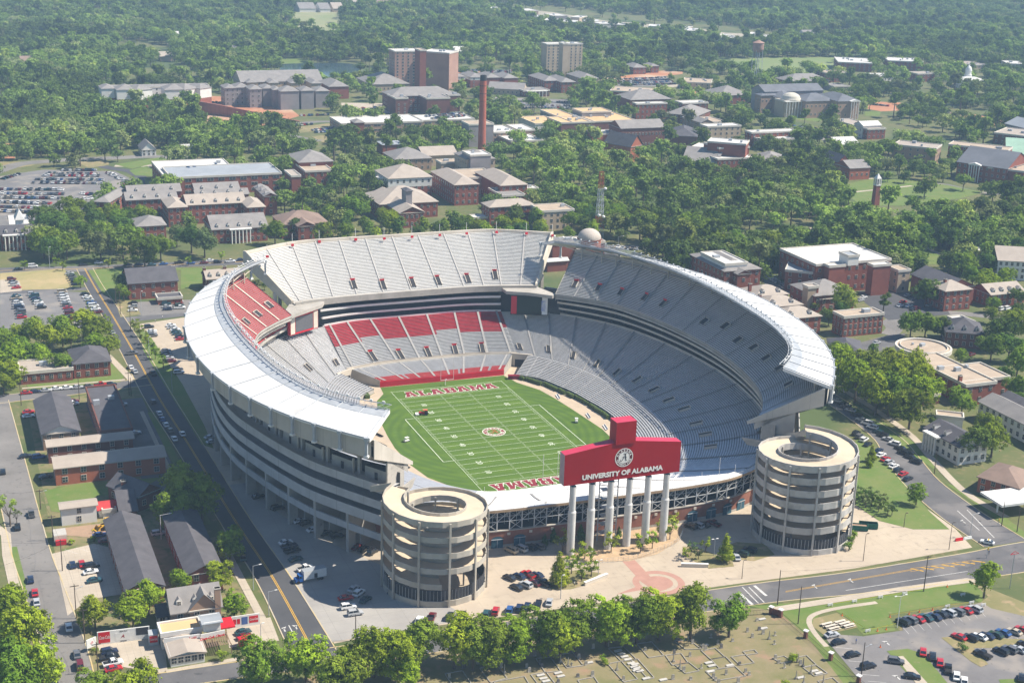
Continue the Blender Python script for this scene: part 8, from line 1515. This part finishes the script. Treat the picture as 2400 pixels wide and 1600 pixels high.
def lamp(t, x, y, ty_, lab, ax=0, m=None, double=False):
    b, h = top_h(t, x, y, ty_); T = thing('street_lamp', lab, 'street lamp', 'street lamps', (b.x, b.y, 0)); mb = MB(); mb.tube((0, 0, 0), (0, 0, h), .12, 7, r2=.07); mb.build('shaft', m or greym, T)
    for s in ((-1, 1) if double else (1 if ax >= 0 else -1,)):
        L_ = abs(ax) or .6; mb = MB(); mb.tube((0, 0, h-.1), (s*L_, 0, h+.15), .05, 5); mb.build('arm', m or greym, T); mb = MB(); mb.box((s*(L_+.2), 0), (1, 0), .4, .16, h+.08, h+.25); mb.build('lamp_head', m or white, T)
for i, (t, x, y, ty_, arm) in enumerate([(7, 277, 385, 250, 1), (7, 362, 600, 425, 1), (7, 425, 805, 590, 1), (7, 520, 1130, 895, 1), (7, 578, 1295, 1060, 1), (7, 668, 1505, 1290, 1), (7, 762, 300, 185, 1), (9, 645, 1035, 800, 0), (9, 785, 1165, 910, 0), (9, 1640, 945, 700, 1), (9, 1215, 1520, 1290, 0), (8, 98, 1280, 1100, 0), (4, 145, 1220, 1060, 1), (4, 540, 1180, 1030, 0), (4, 880, 1150, 990, 1), (4, 893, 1155, 1030, 0), (4, 890, 710, 570, 0), (4, 820, 600, 440, 1), (4, 790, 540, 420, 1), (9, 2170, 500, 330, 0), (9, 2275, 540, 380, 0), (9, 1712, 145, 0, 0)]):
    wh = ['by the lawn of the orange brick building', 'by the portable cabin', 'in the concrete lot by the left street', 'left of the round lot trees', 'at the left street corner', 'in front of the diner', 'behind the white shed', 'at the cemetery corner by the crosswalk', 'beside the brick gate piers', 'tall, on the lawn side of the road', 'in the lower right car park', 'at the road end of the plaza', 'on the cross street at far left', 'on the cross street by the hipped house', 'at the avenue crossing', 'close beside another at the avenue crossing', 'by the avenue lawn strip', 'by the brick office car park', 'by the brick office trees', 'by the canopy on the right avenue', 'beside the white canopy', 'beside the right avenue verge'][i]
    upole(t, x, y, ty_, 'brown wooden utility pole '+wh, bool(arm), lampx=2 if i in (0, 3, 10) else 0)
for i, (t, x, y, ty_, ax, d, lab) in enumerate([(7, 1097, 590, 425, 3, 0, 'between the long dark roofs'), (7, 1725, 935, 770, 2, 0, 'on the avenue pavement by the shadow edge'), (7, 1830, 1110, 945, 2, 0, 'on the avenue pavement behind the diner'), (7, 1776, 1285, 1165, .5, 0, 'on the avenue beside the diner lot'), (9, 1460, 1190, 975, 1.6, 1, 'tall pale double headed, in the lower right lot'), (9, 1228, 738, 555, .5, 0, 'on the plaza right of the right ramp tower'), (9, 1812, 660, 480, .5, 0, 'on the plaza near the junction'), (9, 403, 858, 735, .5, 0, 'on the plaza edge below the tapered tree'), (9, 1505, 508, 415, .4, 0, 'on the lawn by the green containers'), (9, 1955, 582, 420, 2, 0, 'at the junction kerb'), (8, 1492, 995, 838, .5, 0, 'on the plaza before the cemetery trees'), (8, 1748, 832, 735, .6, 1, 'by the white sloping wall'), (9, 212, 700, 590, .6, 1, 'beside the pointed plaza tree'), (4, 1017, 900, 755, .5, 0, 'on the lawn strip of the left avenue'), (4, 1172, 1135, 950, .5, 0, 'left of the stadium wall'), (4, 963, 600, 445, .5, 0, 'in the brick office car park'), (6, 1553, 540, 495, 2, 0, 'in the court behind the right stand'), (5, 1882, 165, 70, 3, 0, 'beyond the domed hall'), (4, 340, 295, 145, .5, 0, 'on the far avenue beneath the big trees')]):
    lamp(t, x, y, ty_, 'street lamp '+lab, ax, white if i in (0, 4) else (pole_m if i in (5, 6, 7, 8) else None), bool(d))
b, h = top_h(9, 2225, 925, 690); T = thing('high_sign_pole', 'tall thin pole with a red edged sign frame on top right of the junction', 'pole', None, (b.x, b.y, 0)); mb = MB(); mb.tube((0, 0, 0), (0, 0, h), .12, 6); mb.build('shaft', greym, T); mb = MB(); mb.tube((-1.6, 0, h), (0, 0, h+.9), .08, 4); mb.tube((1.6, 0, h), (0, 0, h+.9), .08, 4); mb.tube((-1.6, 0, h), (1.6, 0, h), .08, 4); mb.build('sign_frame', redpad, T)
def sig(t, x, y, ty_, lab):
    b, h = top_h(t, x, y, ty_); T = thing('traffic_light', lab, 'traffic light', 'traffic lights at the junction', (b.x, b.y, 0)); mb = MB(); mb.tube((0, 0, 0), (0, 0, h), .1, 6); mb.build('post', greym, T); mb = MB(); mb.box((0, -.2), (1, 0), .18, .15, h-1.1, h-.1); mb.build('signal_head', mat('signal_yellow', (.5, .36, .04), None, 1), T)
sig(9, 2068, 720, 640, 'traffic light post at the near corner of the junction'); sig(9, 2145, 500, 445, 'traffic light post at the far kerb of the right avenue')
wm2 = mat('wire', (.03, .03, .032), None, 1)
def wire(a, b, lab, n=14, sag=1.0, r=.025):
    mb = MB(); pr = None
    for i in range(n+1):
        t = i/n; p = Vector(a).lerp(Vector(b), t); p.z -= sag*4*t*(1-t)
        if pr: mb.tube(pr, p, r, 3, cap=False)
        pr = p
    tag(mb.build('overhead_wire', wm2), lab, 'wire', 'overhead wires')
nm_ = ['from the orange brick building to the cabin', 'from the cabin to the concrete lot', 'from the concrete lot to the round trees', 'from the round trees to the street corner', 'from the street corner to the diner front']
for i in range(5): a, b = PL_[i], PL_[i+1]; wire((a[0], a[1], a[2]-.4), (b[0], b[1], b[2]-.4), 'overhead wire '+nm_[i])
for i, (x, y) in enumerate(((0, 262), (0, 388), (0, 600), (300, 815))): a = PL_[min(i, 2)]; b = K(7, -120, y-10, 8); wire((a[0], a[1], a[2]-.5), (b.x, b.y, 8), 'overhead wire crossing the left street, %s from the top' % ordn(i))
a, b = PL_[7], PL_[9]; wire((a[0], a[1], a[2]-.3), (b[0], b[1], b[2]-.3), 'overhead wire along the road beside the cemetery corner'); a = PL_[9]; b = K(9, 2300, 560, 8); wire((a[0], a[1], a[2]-.3), b, 'overhead wire from the tall road pole across the junction')
a = G(1962, 760, 12); b = G(1905, 778, 30); wire(a, b, 'overhead cable pair behind the right stadium roof')
# ================================================================ CEMETERY
T = thing('cemetery_fence', 'iron railing with brick piers and pale caps along two sides of the cemetery', 'fence'); fp = [K(9, *q) for q in ((430, 1112), (600, 1098), (665, 1118), (835, 1262), (1005, 1412), (1195, 1570), (1340, 1690))]
for i, p in enumerate(fp[1:]): mb = MB(); mb.box(p, (1, .5), .42, .42, 0, 2.3, 0); mb.build('pier', WM['d'], T); mb = MB(); mb.box(p, (1, .5), .58, .58, 2.3, 2.55, 0); mb.build('pier_cap', white, T)
for i in range(len(fp)-1):
    a, b = fp[i], fp[i+1]; mb = MB(); L_ = (b-a).length; n = int(L_/.45)
    if i == 1: mb.box((a+b)/2, unit(a, b), L_/2, .12, 0, 2.0); mb.build('gate_wall', WM['d'], T); continue
    for k in range(n): q = a.lerp(b, k/n); mb.tube(q, q+Vector((0, 0, 1.7)), .022, 3, cap=False)
    for z in (.3, 1.6): mb.tube(a+Vector((0, 0, z)), b+Vector((0, 0, z)), .035, 4)
    mb.build('railing', black, T)
stone = mat('old_stone', (.36, .33, .28), (.24, .22, .18), 1.2); stoned = mat('dark_stone', (.16, .15, .145), None, 1)
C8 = [(730, 670), (865, 630), (1055, 620), (1075, 665), (1105, 715), (1190, 560), (1215, 600), (1310, 665), (1335, 705), (1385, 560), (1450, 655), (1430, 630), (1700, 500), (1720, 660), (1690, 655), (1920, 490), (2050, 470), (2310, 430), (1780, 750), (1915, 740), (1855, 640), (1590, 540), (600, 760), (1040, 590), (1620, 620), (2140, 690), (2200, 780), (1600, 800), (1730, 530), (1790, 575)]
C9 = [(30, 590), (155, 680), (500, 550), (520, 550), (655, 560), (700, 605), (910, 540), (985, 450), (990, 610), (1160, 580), (1030, 655), (670, 750), (490, 730), (480, 815), (555, 890), (600, 920), (800, 890), (680, 1020), (475, 1015), (940, 1000), (965, 1025), (1085, 960), (1240, 850), (1310, 935), (1350, 965), (1225, 1055), (1000, 1060), (1330, 470), (1385, 535), (1510, 495), (1465, 450), (1580, 555), (1640, 615), (1645, 515), (1690, 830), (1650, 785), (1755, 885), (1910, 820), (1940, 850), (1970, 870), (1890, 1010), (2060, 950), (1440, 345), (850, 680), (1975, 1065), (2200, 1065), (820, 655)]
gi_ = 0
def grave(px, py, i, n_):
    p = G(px, py); rr = random.Random(i*31); k = rr.random(); ty = ['headstone', 'headstone', 'headstone', 'obelisk', 'headstone', 'cross'][rr.randrange(6)] if i else 'headstone'; mb = MB(); m_ = stoned if k < .25 else stone; hh = .8+.7*rr.random(); u = (1, rr.uniform(-.1, .15))
    mb.box(p, u, .5, .28, 0, .22)
    if ty == 'headstone':
        w_ = .36+.12*rr.random(); pr = [(w_*math.cos(a), hh+.22*math.sin(a)) for a in [PI*j/6 for j in range(7)]]+[(-w_, .2), (w_, .2)]
        f = [(p.x+x, p.y-.1, z) for x, z in pr]; b = [(p.x+x, p.y+.1, z) for x, z in pr]; mb.face(f); mb.face(b[::-1])
        for j in range(len(f)): q = (j+1) % len(f); mb.face([f[j], f[q], b[q], b[j]])
    elif ty == 'obelisk': mb.box(p, u, .3, .3, .22, .6); mb.tube((p.x, p.y, .6), (p.x, p.y, 2.0+hh*.5), .22, 4, r2=.1); mb.tube((p.x, p.y, 2.0+hh*.5), (p.x, p.y, 2.25+hh*.5), .1, 4, r2=.01)
    else: mb.box(p, u, .1, .1, .22, 1.5); mb.box(p, u, .4, .1, .95, 1.15)
    return mb.build({'headstone': 'headstone', 'obelisk': 'stone_obelisk', 'cross': 'stone_cross'}[ty], m_), {'headstone': 'headstone', 'obelisk': 'obelisk', 'cross': 'stone cross'}[ty], 'dark' if k < .25 else 'grey', 'tall' if hh > 1.15 else 'low'
GL = [(900+x/3.92, 1390+y/3.92) for x, y in C8]+[(1480+x/4.9, 1380+y/4.9) for x, y in C9]
GL = sorted([q for q in GL if 600 < q[0] < 1990], key=lambda q: q[0])
for i, (x, y) in enumerate(GL):
    o, cn, cl, hn = grave(x, y+4, i, 0); tag(o, '%s %s %s in the cemetery, %s from the left of all the markers' % (hn, cl, cn, ordn(i)), cn, 'markers in the cemetery')
# family plots: kerb rectangles and flat slabs
def q8(x, y): return G(900+x/3.92, 1390+y/3.92)
def q9(x, y): return G(1480+x/4.9, 1380+y/4.9)
plots = [(q8, (880, 690), (1030, 650), (1130, 780)), (q8, (1585, 565), (1735, 545), (1830, 665)), (q8, (1350, 750), (1490, 725), (1570, 830)), (q8, (2055, 650), (2180, 625), (2330, 790)), (q8, (560, 740), (720, 710), (800, 830)), (q8, (1395, 600), (1530, 585), (1620, 715)), (q8, (1010, 815), (1290, 765), (1330, 830)), (q8, (2060, 505), (2200, 490), (2320, 610)), (q8, (1780, 800), (1930, 770), (1990, 860)), (q9, (490, 595), (670, 590), (800, 690)), (q9, (800, 710), (960, 680), (1070, 780)), (q9, (910, 810), (1080, 780), (1180, 885)), (q9, (1145, 780), (1310, 755), (1410, 850)), (q9, (1280, 720), (1410, 700), (1450, 740)), (q9, (850, 945), (1190, 890), (1310, 1000)), (q9, (500, 875), (660, 845), (780, 940)), (q9, (60, 630), (230, 605), (370, 765)), (q9, (0, 820), (70, 805), (260, 1020)), (q9, (390, 765), (570, 740), (650, 850)), (q9, (1620, 795), (1750, 770), (1850, 830)), (q9, (1880, 790), (2010, 765), (2120, 870)), (q9, (1970, 905), (2120, 875), (2250, 970)), (q9, (2140, 1060), (2310, 1020), (2400, 1100))]
for i, (f, a, b, c) in enumerate(plots):
    A, B2, C2 = f(*a), f(*b), f(*c); D2 = A+(C2-B2); mb = MB()
    for p, q in ((A, B2), (B2, C2), (C2, D2), (D2, A)): mb.box((p+q)/2, unit(p, q), (q-p).length/2, .13, 0, .28)
    tag(mb.build('grave_kerb', stone), 'low stone kerb round a family plot, %s in order from cemetery left to right' % ordn(sorted(range(len(plots)), key=lambda k: PJ(plots[k][0](*plots[k][1]))[0]).index(i)), 'plot kerb', 'stone plot kerbs')
slabs = [(q8, 1440, 755), (q8, 1465, 785), (q8, 1490, 810), (q8, 1600, 735), (q8, 1625, 765), (q8, 1885, 640), (q8, 2150, 530), (q8, 2180, 560), (q8, 2210, 585), (q8, 2240, 610), (q8, 2270, 645), (q8, 2300, 680), (q8, 2320, 710), (q9, 40, 870), (q9, 60, 910), (q9, 95, 945), (q9, 170, 1030), (q9, 365, 1045), (q9, 840, 650), (q9, 910, 950), (q9, 1500, 350), (q9, 1520, 455), (q9, 2100, 945), (q9, 2150, 970), (q9, 1945, 1020), (q9, 1130, 880), (q9, 885, 850), (q9, 920, 885)]
slabs = sorted(slabs, key=lambda s: PJ(s[0](s[1], s[2]))[0])
for i, (f, x, y) in enumerate(slabs):
    p = f(x, y); mb = MB(); mb.box(p, (1, .03), 1.05, .42, 0, .3, 0); mb.box(p, (1, .03), 1.12, .48, .3, .36, 0); tag(mb.build('grave_slab', mat('white_marble', (.50, .48, .44), (.38, .36, .33), 1)), 'flat white grave slab, %s from the left of all the slabs' % ordn(i), 'grave slab', 'flat grave slabs')
# ================================================================ HAZE
hz = bpy.data.materials.new('haze_air'); hz.use_nodes = True; n = hz.node_tree; n.nodes.clear(); out = n.nodes.new('ShaderNodeOutputMaterial'); pv = n.nodes.new('ShaderNodeVolumePrincipled'); pv.inputs['Color'].default_value = (.50, .74, 1.0, 1); pv.inputs['Density'].default_value = 0.00014; pv.inputs['Anisotropy'].default_value = -.1; n.links.new(pv.outputs[0], out.inputs['Volume'])
mb = MB(); mb.prism([(-3600, -1600), (6600, -1600), (6600, 9600), (-3600, 9600)], -1.0, 215); tag(mb.build('haze', hz), kind='stuff')
for o in bpy.data.objects:
    if 'label' in o and len(o['label'].replace('-', ' ').split()) > 16: print('LONG', o['label'])
